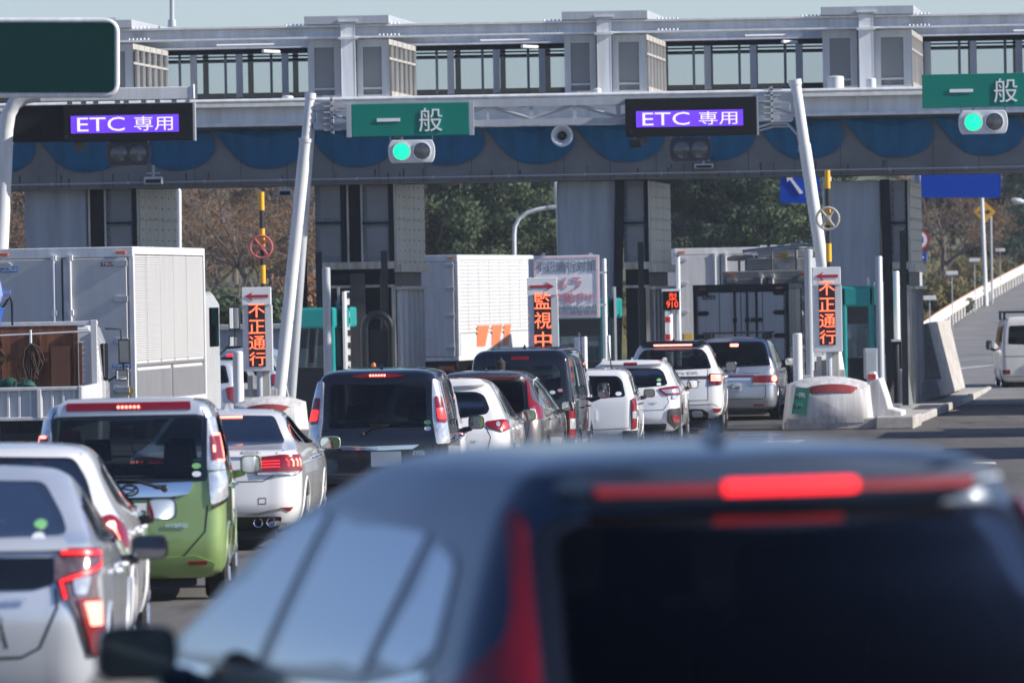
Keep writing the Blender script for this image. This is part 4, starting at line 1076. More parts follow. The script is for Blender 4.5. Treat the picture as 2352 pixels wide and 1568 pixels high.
        def bb(h): a = np.array(h); return a[:, 0].min(), a[:, 0].max(), a[:, 1].min(), a[:, 1].max()
        sb = [bb(h) for h in shol]; yb = [bb(h) for h in yhol]
        F = []; FT = []; FW = []
        for l in range(nl-1):
            zc = (B.Z[l]+B.Z[l+1])/2
            for p in range(npn-1):
                sc = (B.arc[l, p]+B.arc[l, p+1]+B.arc[l+1, p]+B.arc[l+1, p+1])/4
                yc = (B.rows[l, p, 1]+B.rows[l+1, p+1, 1])/2; xc = B.rows[l, p, 0]
                yin = xc > .45 and any(b[0] < yc < b[1] and b[2] < zc < b[3] and inside(h, yc, zc) for h, b in zip(yhol, yb))
                for sg in (1, -1):
                    if ws and p >= npn-21 and ws[0] < zc < ws[1]:
                        o = 0 if sg > 0 else off; q = (o+l*npn+p, o+l*npn+p+1, o+(l+1)*npn+p+1, o+(l+1)*npn+p); FW.append(q if sg > 0 else q[::-1]); continue
                    if yin or any(b[0] < sg*sc < b[1] and b[2] < zc < b[3] and inside(h, sg*sc, zc) for h, b in zip(shol, sb)): continue
                    o = 0 if sg > 0 else off
                    q = (o+l*npn+p, o+l*npn+p+1, o+(l+1)*npn+p+1, o+(l+1)*npn+p)
                    (FT if two and zc > two[0] else F).append(q if sg > 0 else q[::-1])
        top = [(nl-1)*npn+p for p in range(npn)]+[off+(nl-1)*npn+p for p in range(npn-2, 0, -1)]
        bot = [p for p in range(npn)]+[off+p for p in range(npn-2, 0, -1)]
        (FT if two else F).append(tuple(top)); F.append(tuple(bot[::-1]))
        def mk(name, faces, m):
            used = sorted({i for q in faces for i in q}); mp = {i: k for k, i in enumerate(used)}
            o = link_mesh(name, [V[i] for i in used], [tuple(mp[i] for i in q) for q in faces], m, None, s.root, world=False, smooth=True)
            bm = bmesh.new(); bm.from_mesh(o.data); bmesh.ops.remove_doubles(bm, verts=bm.verts, dist=.0006); bm.to_mesh(o.data); bm.free()
            o.data.polygons.foreach_set('use_smooth', [True]*len(o.data.polygons)); return o
        s.body = mk('body', F, s.pm)
        if two: s.roof = mk('roof', FT, two[1])
        if FW: mk('windscreen', FW, glass_clear)
        for name, poly, m, rd, K, frw, ctr in s.later:
            s.patch(name, poly, m, off=.004, ring=frit, ringw=frw, rad_=rd, K=K, ctr=ctr)
        # wheels with tyre and rim
        for (y, r, wd, ar) in s.wheels:
            for sg in (1, -1):
                xo = abs(s.B.at(s.B.s_of(y, r+.18), r+.18)[0])-.005
                mb = MB(); mb.lathe((sg*xo, y, r), (-sg, 0, 0), [(0.02, r*.66), (.0, r*.72), (.0, r*.9), (.03, r), (wd-.03, r), (wd, r*.9), (wd, r*.5)], 30)
                t = mb.build('wheel', rubber, s.root, world=False, smooth=True)
                mb = MB(); mb.lathe((sg*(xo-.02), y, r), (sg, 0, 0), [(-.12, r*.62), (.012, r*.67), (.012, r*.62), (-.05, r*.58), (-.06, r*.2), (.0, r*.16), (.005, .01)], 26)
                mb.build('rim', mat('rim_dark', (.10, .10, .11), .4, metal=.5), t, world=False, smooth=True)
                mb = MB()
                for i in range(5):
                    a = 2*math.pi*i/5+.3
                    p0 = (sg*(xo-.02), y+math.cos(a)*r*.1, r+math.sin(a)*r*.1); p1 = (sg*(xo-.015), y+math.cos(a)*r*.6, r+math.sin(a)*r*.6); mb.tube([p0, p1], [.035, .03], 6)
                mb.build('spokes', alloy, t, world=False, smooth=True)
            # arch lip
            R = r+ar
            for sg in (1, -1):
                v = []; f = []; k = 0
                for q in np.linspace(-math.pi*.04, math.pi*1.04, 26):
                    for rr, o_ in ((R-.025, -.10), (R-.022, .006), (R+.028, .008), (R+.035, -.01)):
                        yy, zz = y+rr*math.cos(q), max(r+rr*math.sin(q), B.Z[0]+.01); ss = B.s_of(yy, zz)
                        v.append(tuple(B.at(sg*ss, zz)+B.nrm(sg*ss, zz)*o_))
                for i in range(25):
                    for j in range(3): f.append((k+i*4+j, k+i*4+j+1, k+(i+1)*4+j+1, k+(i+1)*4+j))
                link_mesh('wheel_arch', v, f, getattr(s, 'archm', s.pm), None, s.root, world=False, smooth=True)
        w = s.par_w(.6); yr, yf = B.par[:, 1].min(), B.par[:, 2].max(); L = yf-yr
        mb = MB(); mb.box((0, yr+L*.5, (floor+belt)/2-.04), (2*(w-.26), L-.7, belt-floor-.12)); mb.box((0, yr+L/2, .24), (2*w-.5, L-.9, .12)); mb.box((0, yr+.45, .20), (2*w-.6, .5, .16))
        mb.build('underbody', interior_m, s.root, world=False)
        if inner and seats:
            zf = belt-.15; rows = [yr+L*.36, yr+L*.60] if L > 3.9 else [yr+L*.3, yr+L*.6]
            for ri, yy in enumerate(rows):
                for sx in (-.38, .38):
                    mb = MB()
                    mb.prism([(sx-.24, zf-.2), (sx+.24, zf-.2), (sx+.22, zf+.33), (sx-.22, zf+.33)], yy-.1, yy+.04); mb.prism([(sx-.13, zf+.36), (sx+.13, zf+.36), (sx+.11, zf+.55), (sx-.11, zf+.55)], yy-.11, yy-.01)
                    mb.box((sx, yy-.05, zf+.34), (.10, .02, .08)); mb.build('seat', seat_m, s.root, world=False, bevel=.04)
            mb = MB(); mb.box((0, yr+L*.74, belt-.03), (2*w-.35, .35, .16)); mb.lathe((.38, yr+L*.69, belt+.02), (0, -1, .35), [(0, .19), (.02, .19), (.02, .165), (0, .165)], 20); mb.build('dashboard', interior_m, s.root, world=False, bevel=.02)
        return s
    def par_w(s, z): return float(np.interp(z, s.B.Z, s.B.par[:, 0]))
# ================================================================ cars
pw = paint('white', (.70, .71, .72), 0, .28)
pw2 = paint('pearl_white', (.72, .72, .71), .05, .26)
p_silver = paint('silver', (.62, .66, .71), .45, .30)
p_silver2 = paint('silver_grey', (.46, .49, .53), .7, .3)
p_black = paint('black', (.004, .005, .008), 0, .16)
p_green = paint('green', (.25, .37, .13), .4, .3)
p_bronze = paint('bronze_grey', (.17, .145, .125), .75, .3)
p_navy = mat('paint_blue_grey', (.028, .048, .082), .36, .3, .6, .04, 1.2)
glass_side = glass('glass_side', (.05, .062, .072), .06)
def dlo(c, panes, m=None, **k):
    m = m or glass_side
    for pn in panes:
        q = c.side(pn); c.glass('side_window', q, m, inset=.025, frw=.03, rad_=.035, K=5, **k); c.glass('side_window', [(-a, b) for a, b in q][::-1], m, inset=.025, frw=.03, rad_=.035, K=5, **k)
def chrome_line(c, pts, w=.018, m=None): 
    q = [(c.B.s_of(y, z), z) for y, z in pts]
    c.strip('window_trim', q, w, m or chrome, .008); c.strip('window_trim', [(-a, b) for a, b in q], w, m or chrome, .008)
def handles(c, ys, z, m=None):
    for y in ys:
        for sg in (1, -1):
            ss = c.B.s_of(y, z); p = Vector(c.B.at(sg*ss, z)); n = Vector(c.B.nrm(sg*ss, z)); mb = MB()
            mb.tube([p-Vector((0, .1, 0))+n*.005, p-Vector((0, .07, 0))+n*.035, p+Vector((0, .07, 0))+n*.035, p+Vector((0, .1, 0))+n*.005], .014, 6); mb.build('door_handle', m or c.pm, c.root, world=False, smooth=True)
def strip_lamp(c, name, x0, x1, z, h, m, thick=.012, dz=0., n=1):
    if thick > .04: return c.patch(name, [(x0, z-h/2), (x1, z-h/2), (x1, z+h/2), (x0, z+h/2)], m, off=thick-.01, thick=.01, rad_=h*.3, K=2)
    return c.patch(name, [(x0, z-h/2+dz), (x1, z-h/2+dz), (x1, z+h/2+dz), (x0, z+h/2+dz)], m, thick=thick, rad_=h*.3, K=2)
def dots(c, name, x0, x1, z, n, r, m, off=.016, parent=None):
    mb = MB()
    for i in range(n):
        x = x0+(x1-x0)*i/(n-1); p = Vector(c.B.at(x, z)); nn = Vector(c.B.nrm(x, z)); mb.lathe(p+nn*off, nn, [(-.01, r), (.004, r), (.008, r*.5)], 8)
    return mb.build(name, m, parent or c.root, world=False, smooth=True)
def stickers(c, x, z, cols, r=.035):
    for i, m in enumerate(cols):
        c.patch('sticker', [(x+r*1.2*math.cos(a), z-i*r*2.1+r*.75*math.sin(a)) for a in np.linspace(0, 2*math.pi, 13)[:-1]], m, off=.008, rad_=0, K=2)
K_SUV = [(.20, .72, .22, 4.22, .20), (.27, .84, .08, 4.38, .22), (.5, .90, .0, 4.46, .25), (.75, .91, .02, 4.46, .28), (.92, .905, .06, 4.38, .28), (1.0, .89, .10, 4.2, .26), (1.07, .875, .14, 3.55, .24), (1.15, .85, .19, 3.3, .22), (1.3, .785, .30, 3.0, .2), (1.45, .71, .42, 2.65, .18), (1.55, .65, .49, 2.3, .18), (1.62, .59, .50, 2.05, .18), (1.66, .47, .64, 1.8, .2), (1.68, .2, 1.0, 1.6, .15)]
def crossover(label, px, d, yaw, pm, strip_lit, X=None, name='crossover_car'):
    c = Car(name, label, px, d, yaw, K_SUV, pm, X=X)
    c.wheel(.92, .35); c.wheel(3.55, .35); c.archm = plastic
    c.glass('rear_window', sym([(0, 1.53), (.55, 1.525), (.625, 1.49), (.655, 1.30), (.68, 1.14), (.66, 1.06), (0, 1.04)]), glass('glass_privacy_deep', (.03, .038, .045), .008, mx_=.25), ctr=(0, 1.28))
    dlo(c, [[(.66, 1.20), (.80, 1.42), (1.03, 1.475), (1.10, 1.16), (.80, 1.13)], [(1.16, 1.12), (1.10, 1.475), (1.98, 1.505), (2.02, 1.10)], [(2.10, 1.09), (2.06, 1.50), (2.35, 1.455), (3.02, 1.12), (2.98, 1.08)]])
    if not strip_lit: chrome_line(c, [(.64, 1.18), (.80, 1.45), (1.1, 1.515), (2.0, 1.545), (2.45, 1.46), (3.1, 1.11)], .02, grey_steel)
    chrome_line(c, [(.66, 1.15), (1.1, 1.09), (2.0, 1.06), (3.0, 1.05)], .018)
    c.both('tail_lamp', [(.635, 1.53), (.685, 1.525), (.705, 1.34), (.745, 1.24), (.86, 1.17), (1.05, 1.11), (1.02, .98), (.76, .96), (.69, 1.14), (.66, 1.35)], lens_red, thick=.02, ctr=(.725, 1.14))
    c.both('reversing_lamp', [(.70, 1.11), (.80, 1.11), (.79, 1.02), (.71, 1.03)], lens_clear, thick=.028, K=2)
    c.patch('spoiler', sym([(0, 1.625), (.50, 1.61), (.56, 1.57), (0, 1.545)]), pm, thick=.04, rad_=.02, K=4, ctr=(0, 1.585))
    o = c.patch('brake_strip', [(-.47, 1.563), (.47, 1.563), (.47, 1.588), (-.47, 1.588)], mat('strip_red', (.24, .004, .012), .45, var=.1), off=.05, thick=.006, rad_=.01, K=3)
    if strip_lit:
        c.patch('lit_lamp', [(-.165, 1.558), (.165, 1.558), (.165, 1.594), (-.165, 1.594)], led('lens_lit_cells', (1, .012, .018), 1.7, (.4, .01, .01), .045, 1.1), off=.052, thick=.009, rad_=.01, K=3, parent=o)
    c.gaps([[(.60, 1.06), (.72, .92), (.66, .62), (0, .60)], [(c.B.s_of(1.13, .9), 1.05), (c.B.s_of(1.3, .5), .5)], [(c.B.s_of(2.06, 1.06), 1.06), (c.B.s_of(2.06, .35), .35)]])
    c.plate(0, .82); _ = None if strip_lit else c.wiper(0, 1.08, .42, 1.12); c.mirror(2.72, 1.10, .22, .15, face=mat('mirror_dark_reflection', (.03, .05, .05), .05, coat=.3, var=0) if strip_lit else None); handles(c, (1.35, 2.3), .95)  # near car: dark reflection put into the mirror face colour
    c.patch('bumper_trim', sym([(0, .42), (.9, .42), (.9, .25), (0, .25)]), plastic, thick=.012, K=3, ctr=(0, .33))
    c.both('reflector', [(.58, .46), (.74, .46), (.74, .50), (.58, .50)], lens_red, thick=.015, K=2)
    c.finish(ws=(1.10, 1.56), belt=1.0); c.antenna(.95, 1.655, 'fin', pm)
    return c
# 1 foreground car, very near the camera
crossover('large blurred blue grey car with a wide lit brake strip filling the lower right', 1820, 13.0, 17.5, p_navy, True).fixroll(1976, 1.3)
# 8 brown crossover
crossover('bronze grey crossover with unlit red roof strip and tall red lamps behind the white hatchback', 1100, 83, -6, p_bronze, False).fixroll(1102, 1.2)
# 2 silver liftback lower left
c = Car('liftback_car', 'silver liftback with zigzag red lamps and dark lower rear glass at the bottom left', -80, 31, 1.5, [(.18, .70, .22, 4.3, .2), (.26, .82, .08, 4.4, .25), (.45, .87, .02, 4.48, .3), (.65, .88, .0, 4.48, .3), (.84, .875, .03, 4.3, .26), (.92, .865, .06, 3.9, .2), (1.0, .85, .10, 3.4, .16), (1.04, .835, .12, 3.2, .14), (1.075, .80, .17, 3.05, .13), (1.10, .785, .38, 2.95, .14), (1.2, .73, .80, 2.75, .16), (1.32, .66, 1.25, 2.45, .18), (1.40, .60, 1.55, 2.2, .2), (1.445, .50, 1.72, 2.0, .2), (1.465, .25, 1.8, 1.95, .1)], p_silver)
c.fixroll(-132, .9); c.wheel(.93, .32); c.wheel(3.63, .32)
c.glass('rear_window', sym([(0, 1.395), (.48, 1.38), (.62, 1.20), (.66, 1.115), (0, 1.105)]), glass('glass_privacy2', (.08, .10, .12), .07, mx_=.4), ctr=(0, 1.22))
c.patch('lower_rear_glass', sym([(0, 1.01), (.60, 1.005), (.60, .86), (.5, .835), (0, .835)]), frit, thick=.006, rad_=.02, ctr=(0, .92))
c.patch('spoiler', sym([(0, 1.085), (.66, 1.075), (.68, 1.03), (0, 1.035)]), p_silver, thick=.03, rad_=.015, K=4, ctr=(0, 1.055))
dlo(c, [[(.95, 1.06), (1.3, 1.25), (1.42, 1.25), (1.42, 1.02)], [(1.48, 1.01), (1.48, 1.27), (2.1, 1.33), (2.15, 1.0)], [(2.2, .99), (2.18, 1.33), (2.45, 1.28), (3.05, .99)]])
for sg in (1, -1):
    o = c.patch('tail_lamp', [(sg*a, b) for a, b in ([(.61, 1.03), (.98, 1.04), (.86, .88), (.93, .62), (.90, .46), (.80, .46), (.72, .70), (.60, .88)][::sg])], mat('lens_smoke', (.16, .11, .12), .15, coat=1., var=.5, scale=18, metal=.3), thick=.015, rad_=.03, ctr=(.74*sg, .80))
    c.strip('red_bar', [(sg*a, b) for a, b in ((.64, 1.02), (.93, 1.015), (.88, .95), (.64, .87), (.66, .78))], .045, lens_red, .024, o)
    c.strip('red_bar', [(sg*a, b) for a, b in ((.64, 1.02), (.93, 1.015), (.88, .95), (.64, .87), (.66, .78))], .014, lens_lit, .03, o)
    c.patch('lower_lens', [(sg*a, b) for a, b in ([(.72, .78), (.88, .78), (.92, .62), (.90, .47), (.81, .47), (.76, .64)][::sg])], lens_red, thick=.028, rad_=.02, parent=o)
    c.patch('lit_lamp', [(sg*a, b) for a, b in ([(.76, .76), (.88, .76), (.89, .63), (.80, .63)][::sg])], lens_hot, thick=.034, rad_=.015, parent=o)
    c.patch('reversing_lamp', [(sg*a, b) for a, b in ([(.70, .88), (.80, .90), (.78, .80), (.71, .80)][::sg])], lens_clear, thick=.024, rad_=.015, parent=o)
c.gaps([[(0, .465), (.42, .47), (.52, .52), (.62, .74), (.61, .84)], [(.30, .70), (.34, .52)], [(.30, .70), (0, .70)], [(c.B.s_of(1.45, 1.0), 1.0), (c.B.s_of(1.5, .4), .4)], [(c.B.s_of(2.17, 1.0), 1.0), (c.B.s_of(2.15, .3), .3)]], .014)
c.patch('plate_recess', sym([(0, .70), (.33, .70), (.30, .53), (0, .53)]), p_silver2, off=.003, rad_=.03, K=3, ctr=(0, .62)); c.plate(0, .62, off=.012)
c.lettering('HYBRID', .39, .775, .13, .032, chrome, .016); stickers(c, .50, 1.165, (sticker_g, sticker_w), .03)
c.mirror(2.45, .95, .22, .145, .12, p_black); handles(c, (1.6, 2.35), .86); c.finish(ws=(1.08, 1.38), belt=.86); c.antenna(1.9, 1.45, 'fin', p_silver)
# 3 white hatchback behind it
c = Car('hatchback_car', 'white hatchback with slotted bumper corners between the silver liftback and the green minivan', -30, 37, 1.5, [(.20, .74, .2, 4.2, .2), (.28, .87, .06, 4.3, .25), (.5, .92, .0, 4.38, .3), (.72, .925, .02, 4.4, .3), (.88, .91, .05, 4.25, .28), (.97, .885, .09, 3.9, .25), (1.04, .86, .14, 3.3, .2), (1.12, .81, .24, 3.05, .2), (1.25, .735, .48, 2.75, .2), (1.38, .665, .78, 2.45, .2), (1.46, .60, .92, 2.2, .2), (1.50, .50, 1.05, 2.0, .2), (1.52, .25, 1.3, 1.8, .15)], pw)
c.fixroll(-30, 1.0); c.wheel(.88, .33); c.wheel(3.5, .33)
c.glass('rear_window', sym([(0, 1.445), (.53, 1.43), (.64, 1.28), (.70, 1.08), (0, 1.06)]), ctr=(0, 1.26)); 
dlo(c, [[(1.0, 1.12), (1.2, 1.33), (1.55, 1.40), (1.6, 1.05)], [(1.66, 1.04), (1.62, 1.41), (2.2, 1.42), (2.25, 1.02)], [(2.31, 1.02), (2.27, 1.41), (2.5, 1.35), (3.0, 1.03)]]); chrome_line(c, [(.98, 1.09), (1.6, 1.02), (2.3, 1.0), (3.05, 1.0)], .015, grey_steel)
c.both('tail_lamp', [(.70, 1.03), (.80, 1.06), (.95, .98), (1.0, .86), (.86, .83), (.77, .88)], lens_red, thick=.03, rad_=.05); c.both('lit_lamp', [(.745, 1.0), (.82, 1.02), (.83, .95), (.87, .89), (.82, .87), (.79, .93)], lens_hot, thick=.04, K=3)
c.both('bumper_slot', [(1.01, .66), (1.06, .66), (1.04, .32), (.99, .32)], mat('white_plastic', (.7, .7, .7), .4), thick=.03, K=2, rad_=.01); c.both('bumper_vent', [(.93, .64), (.96, .64), (.95, .50), (.92, .50)], plastic, thick=.006, K=2, rad_=.01); c.both('bumper_vent', [(.92, .46), (.95, .46), (.94, .34), (.91, .34)], plastic, thick=.006, K=2, rad_=.01); c.both('bumper_vent', [(1.075, .62), (1.095, .62), (1.08, .36), (1.06, .36)], plastic, thick=.008, K=2, rad_=.005)
c.gaps([[(.70, 1.04), (.74, .84), (.62, .62), (0, .6)], [(c.B.s_of(1.62, 1.0), 1.02), (c.B.s_of(1.6, .4), .4)], [(c.B.s_of(2.28, 1.0), 1.0), (c.B.s_of(2.25, .3), .3)], [(.575, 1.49), (.60, 1.445)]], .016); c.plate(0, .78)
c.mirror(2.5, 1.02, .21, .155, .13, plastic); handles(c, (1.75, 2.45), .9); c.finish(ws=(1.06, 1.44), belt=.9)
# 4 green minivan
KG_ = [(.20, .72, .16, 3.6, .12), (.27, .80, .05, 3.66, .16), (.45, .835, .0, 3.7, .18), (.75, .84, .015, 3.7, .18), (.95, .84, .03, 3.62, .16), (1.03, .835, .045, 3.4, .14), (1.08, .825, .055, 2.95, .13), (1.3, .79, .085, 2.75, .12), (1.5, .745, .12, 2.45, .11), (1.60, .725, .135, 2.25, .11), (1.66, .695, .14, 2.1, .12), (1.70, .64, .20, 1.95, .14), (1.725, .5, .42, 1.7, .15), (1.735, .2, .9, 1.4, .1)]
c = Car('minivan', 'lime green boxy minivan with silver roof and glowing red roof strip', 297, 48.7, 1.2, KG_, p_green, cat='minivan', bow=.05)
c.fixroll(297, .95); c.wheel(.62, .29); c.wheel(3.1, .29)
c.glass('rear_window', sym([(0, 1.60), (.62, 1.597), (.668, 1.58), (.668, 1.07), (.655, 1.03), (0, 1.015)]), glass('glass_privacy3', (.24, .27, .29), .04, mx_=.3), ctr=(0, 1.3))
dlo(c, [[(.45, 1.12), (.42, 1.53), (.58, 1.55), (.62, 1.12)], [(.70, 1.10), (.68, 1.56), (1.5, 1.57), (1.52, 1.08)], [(1.6, 1.07), (1.57, 1.57), (1.95, 1.52), (2.5, 1.08)]])
for sg in (1, -1):
    f = lambda P_: [(sg*a, b) for a, b in (P_ if sg > 0 else P_[::-1])]
    o = c.patch('tail_lamp', f([(.665, 1.575), (.80, 1.57), (.86, 1.14), (.885, 1.12), (.665, 1.12)]), lens_clear, thick=.02, rad_=.02)
    c.patch('red_lens', f([(.685, 1.42), (.80, 1.42), (.825, 1.21), (.70, 1.20)]), lens_red, thick=.028, rad_=.02, parent=o)
    c.strip('lit_bar', f([(.70, 1.42), (.80, 1.42), (.805, 1.38), (.825, 1.2), (.74, 1.2)]), .022, lens_hot, .034, o); c.strip('lit_bar', f([(.715, 1.33), (.72, 1.27)]), .02, lens_hot, .034, o)
    o = c.patch('reversing_lamp', f([(.675, 1.10), (.905, 1.12), (.95, 1.05), (.90, .90), (.69, .82)]), mat('lens_clear2', (.62, .64, .68), .1, metal=.6, coat=1., var=.3, scale=30), thick=.02, rad_=.03)
    c.strip('lamp_edge', f([(.90, 1.13), (.965, 1.06), (.91, .89), (.70, .80)]), .03, frit, .02)
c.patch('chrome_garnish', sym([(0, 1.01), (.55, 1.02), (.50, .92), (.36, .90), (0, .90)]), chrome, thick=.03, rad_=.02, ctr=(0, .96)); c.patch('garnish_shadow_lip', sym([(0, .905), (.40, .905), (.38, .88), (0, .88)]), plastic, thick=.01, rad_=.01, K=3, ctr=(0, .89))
mb = MB(); p = c.B.at(0, .965); q = [Vector((p[0]+.075*math.cos(a), p[1]-.045, p[2]+.045*math.sin(a))) for a in np.linspace(0, 2*math.pi, 25)]; mb.tube(q, .009, 6, False); mb.tube([Vector((p[0]-.06, p[1]-.045, p[2]+.02)), Vector((p[0]+.02, p[1]-.045, p[2]+.0)), Vector((p[0]+.06, p[1]-.045, p[2]+.02))], .008, 6); mb.tube([Vector((p[0]-.03, p[1]-.045, p[2]-.03)), Vector((p[0]+.05, p[1]-.045, p[2]-.01))], .007, 6); mb.build('emblem', plastic, c.root, world=False, smooth=True)
c.patch('roof_visor', sym([(0, 1.70), (.52, 1.695), (.60, 1.66), (.60, 1.60), (0, 1.60)]), p_silver, thick=.05, rad_=.02, ctr=(0, 1.65))
o = strip_lamp(c, 'brake_strip', -.53, .53, 1.655, .035, lens_red, .062); dots(c, 'lit_lamp', -.085, .085, 1.657, 6, .013, lens_hot, .068, o)
c.patch('plate_recess', sym([(0, .87), (.28, .86), (.20, .70), (0, .69)]), mat('paint_green_shade', (.10, .2, .03), .4), off=.002, rad_=.02, K=3, ctr=(0, .78)); c.plate(0, .77, txt='50 - 3', off=.02)  # flat patch; recess shade painted as a darker green
c.lettering('HYBRID', .40, .655, .19, .035, chrome, .014)
c.gaps([[(.665, .82), (.64, .60), (.46, .40), (.40, .375), (0, .375)], [(.61, 1.70), (.665, 1.58)], [(c.B.s_of(.66, 1.1), 1.1), (c.B.s_of(.75, .6), .6)], [(c.B.s_of(1.56, 1.05), 1.05), (c.B.s_of(1.55, .3), .3)]], .013)
c.patch('bumper_lip', sym([(0, .37), (.55, .40), (.72, .33), (.66, .22), (0, .22)]), p_green, thick=.018, rad_=.03, ctr=(0, .3)); c.both('reflector', [(.49, .325), (.65, .325), (.65, .355), (.49, .355)], lens_red, thick=.028, K=2, rad_=.01)
c.patch('wiper_base', [(.18, 1.0), (.33, 1.0), (.28, .975), (.24, .96), (.2, .975)], plastic, off=.03, thick=.01, K=2, rad_=.01); c.wiper(.30, .965, -.42, 1.065); stickers(c, .575, 1.16, (sticker_g, sticker_w), .033)
c.mirror(2.3, 1.10, .19, .165, .13, p_green); handles(c, (.9, 1.75), .95, chrome); c.finish(ws=(1.10, 1.60), belt=.95, two=(1.585, p_silver))
# 5 white saloon
c = Car('saloon_car', 'white luxury saloon with layered red lamps and twin exhausts right of the green minivan', 490, 60.5, -1.8, [(.22, .74, .2, 4.9, .2), (.30, .87, .08, 5.0, .28), (.5, .93, .0, 5.08, .32), (.75, .94, .02, 5.05, .32), (.93, .925, .04, 4.7, .28), (1.02, .90, .07, 4.2, .22), (1.06, .875, .13, 3.75, .2), (1.09, .85, .45, 3.6, .2), (1.13, .80, .80, 3.5, .2), (1.25, .72, 1.12, 3.1, .2), (1.36, .655, 1.42, 2.8, .2), (1.43, .58, 1.62, 2.55, .2), (1.465, .45, 1.8, 2.35, .2), (1.475, .2, 1.95, 2.2, .1)], pw2)
c.fixroll(490, .95); c.wheel(1.05, .34); c.wheel(4.05, .34)
c.glass('rear_window', sym([(0, 1.415), (.55, 1.40), (.66, 1.22), (.72, 1.12), (0, 1.105)]), ctr=(0, 1.25)); strip_lamp(c, 'brake_strip', -.2, .2, 1.39, .012, lens_hot, .012)
dlo(c, [[(1.3, 1.13), (1.5, 1.28), (1.75, 1.36), (1.8, 1.1)], [(1.86, 1.09), (1.82, 1.37), (2.5, 1.385), (2.55, 1.07)], [(2.62, 1.07), (2.57, 1.385), (2.85, 1.33), (3.4, 1.07)]]); chrome_line(c, [(1.25, 1.10), (1.5, 1.30), (1.8, 1.40), (2.55, 1.42), (2.9, 1.34), (3.45, 1.06)], .018)
for sg in (1, -1):
    f = lambda P_: [(sg*a, b) for a, b in (P_ if sg > 0 else P_[::-1])]
    o = c.patch('tail_lamp', f([(.40, .985), (.72, 1.01), (1.02, 1.01), (1.04, .86), (.92, .80), (.44, .80)]), lens_red, thick=.02, rad_=.03)
    c.patch('clear_band', f([(.46, .83), (.94, .84), (.92, .805), (.46, .805)]), lens_clear, thick=.026, K=2, rad_=.01, parent=o)
    for i in range(3): c.strip('lit_bar', f([(.44+.01*i, .945-.03*i), (.70, .95-.03*i)]), .010, lens_lit, .03, o)
    for i in range(4): c.strip('lit_bar', f([(.76+i*.06, .97), (.79+i*.06, .94), (.79+i*.06, .89)]), .02, lens_lit if i == 0 else lens_hot, .03, o)
    c.patch('reflector', f([(.70, .46), (.86, .46), (.80, .415)]), lens_red, thick=.012, K=2, rad_=.01)
    g = MB()
    for q in (.46, .60):
        p = Vector(c.B.at(sg*q, .30)); g.lathe(p+Vector((0, .02, 0)), (0, -1, 0), [(-.1, .05), (.05, .055), (.06, .05), (.055, .042), (-.05, .04)], 18)
    g.build('exhaust', chrome, c.root, world=False, smooth=True)
c.strip('bumper_trim', [(-.70, .44), (-.45, .395), (.45, .395), (.70, .44)], .03, chrome, .014); c.patch('diffuser', sym([(0, .37), (.72, .36), (.66, .22), (0, .22)]), plastic, thick=.006, K=3, ctr=(0, .3))
c.strip('boot_trim', [(-.40, .99), (.40, .99)], .02, chrome, .012); c.lettering('600hL', .40, 1.045, .2, .028, grey_steel, .012)
c.gaps([[(0, .74), (.52, .74), (.64, .80)], [(.66, 1.03), (.74, 1.06)], [(.47, .56), (.55, .56), (.55, .50), (.47, .50), (.47, .56)], [(c.B.s_of(1.84, 1.05), 1.05), (c.B.s_of(1.85, .4), .4)], [(c.B.s_of(2.6, 1.05), 1.05), (c.B.s_of(2.6, .35), .35)]], .01); c.plate(0, .86)
c.mirror(3.0, 1.06, .24, .14, .12, pw2); handles(c, (2.05, 2.8), .93, chrome); c.finish(ws=(1.08, 1.42), belt=.95); c.antenna(1.9, 1.465, 'fin', pw2)
# 6 black minivan
K_MV = [(.20, .72, .2, 4.5, .14), (.28, .80, .06, 4.6, .18), (.5, .845, .0, 4.68, .2), (.8, .85, .02, 4.68, .2), (.98, .85, .03, 4.5, .18), (1.05, .845, .04, 4.1, .16), (1.1, .835, .05, 3.75, .14), (1.35, .80, .09, 3.4, .12), (1.6, .75, .15, 2.95, .11), (1.72, .72, .18, 2.65, .12), (1.80, .67, .22, 2.4, .14), (1.845, .56, .34, 2.2, .16), (1.87, .25, .8, 1.9, .1)]
c = Car('minivan', 'black tall minivan with red and clear lamp columns and a grey blanked number plate', 868, 68, -3.3, K_MV, p_black, cat='minivan', bow=.06)
c.fixroll(866, 1.2); c.wheel(.85, .32); c.wheel(3.7, .32)
c.glass('rear_window', sym([(0, 1.725), (.58, 1.715), (.625, 1.66), (.64, 1.14), (0, 1.115)]), glass_dark, ctr=(0, 1.42))
dlo(c, [[(.42, 1.2), (.4, 1.64), (.8, 1.68), (.85, 1.18)], [(.95, 1.16), (.92, 1.69), (1.95, 1.70), (2.0, 1.12)], [(2.1, 1.12), (2.05, 1.70), (2.5, 1.62), (3.3, 1.12)]])
for sg in (1, -1):
    f = lambda P_: [(sg*a, b) for a, b in (P_ if sg > 0 else P_[::-1])]
    o = c.patch('tail_lamp', f([(.645, 1.72), (.735, 1.71), (.93, 1.08), (.95, .97), (.70, .96), (.66, 1.25)]), lens_clear, thick=.03, rad_=.02, ctr=(.73*sg, 1.25))
    c.patch('red_lens', f([(.675, 1.52), (.745, 1.52), (.83, 1.24), (.80, 1.20), (.705, 1.22)]), lens_red, thick=.04, rad_=.02, parent=o); c.patch('lit_lamp', f([(.695, 1.38), (.775, 1.38), (.815, 1.25), (.715, 1.25)]), lens_lit, thick=.046, rad_=.02, parent=o)
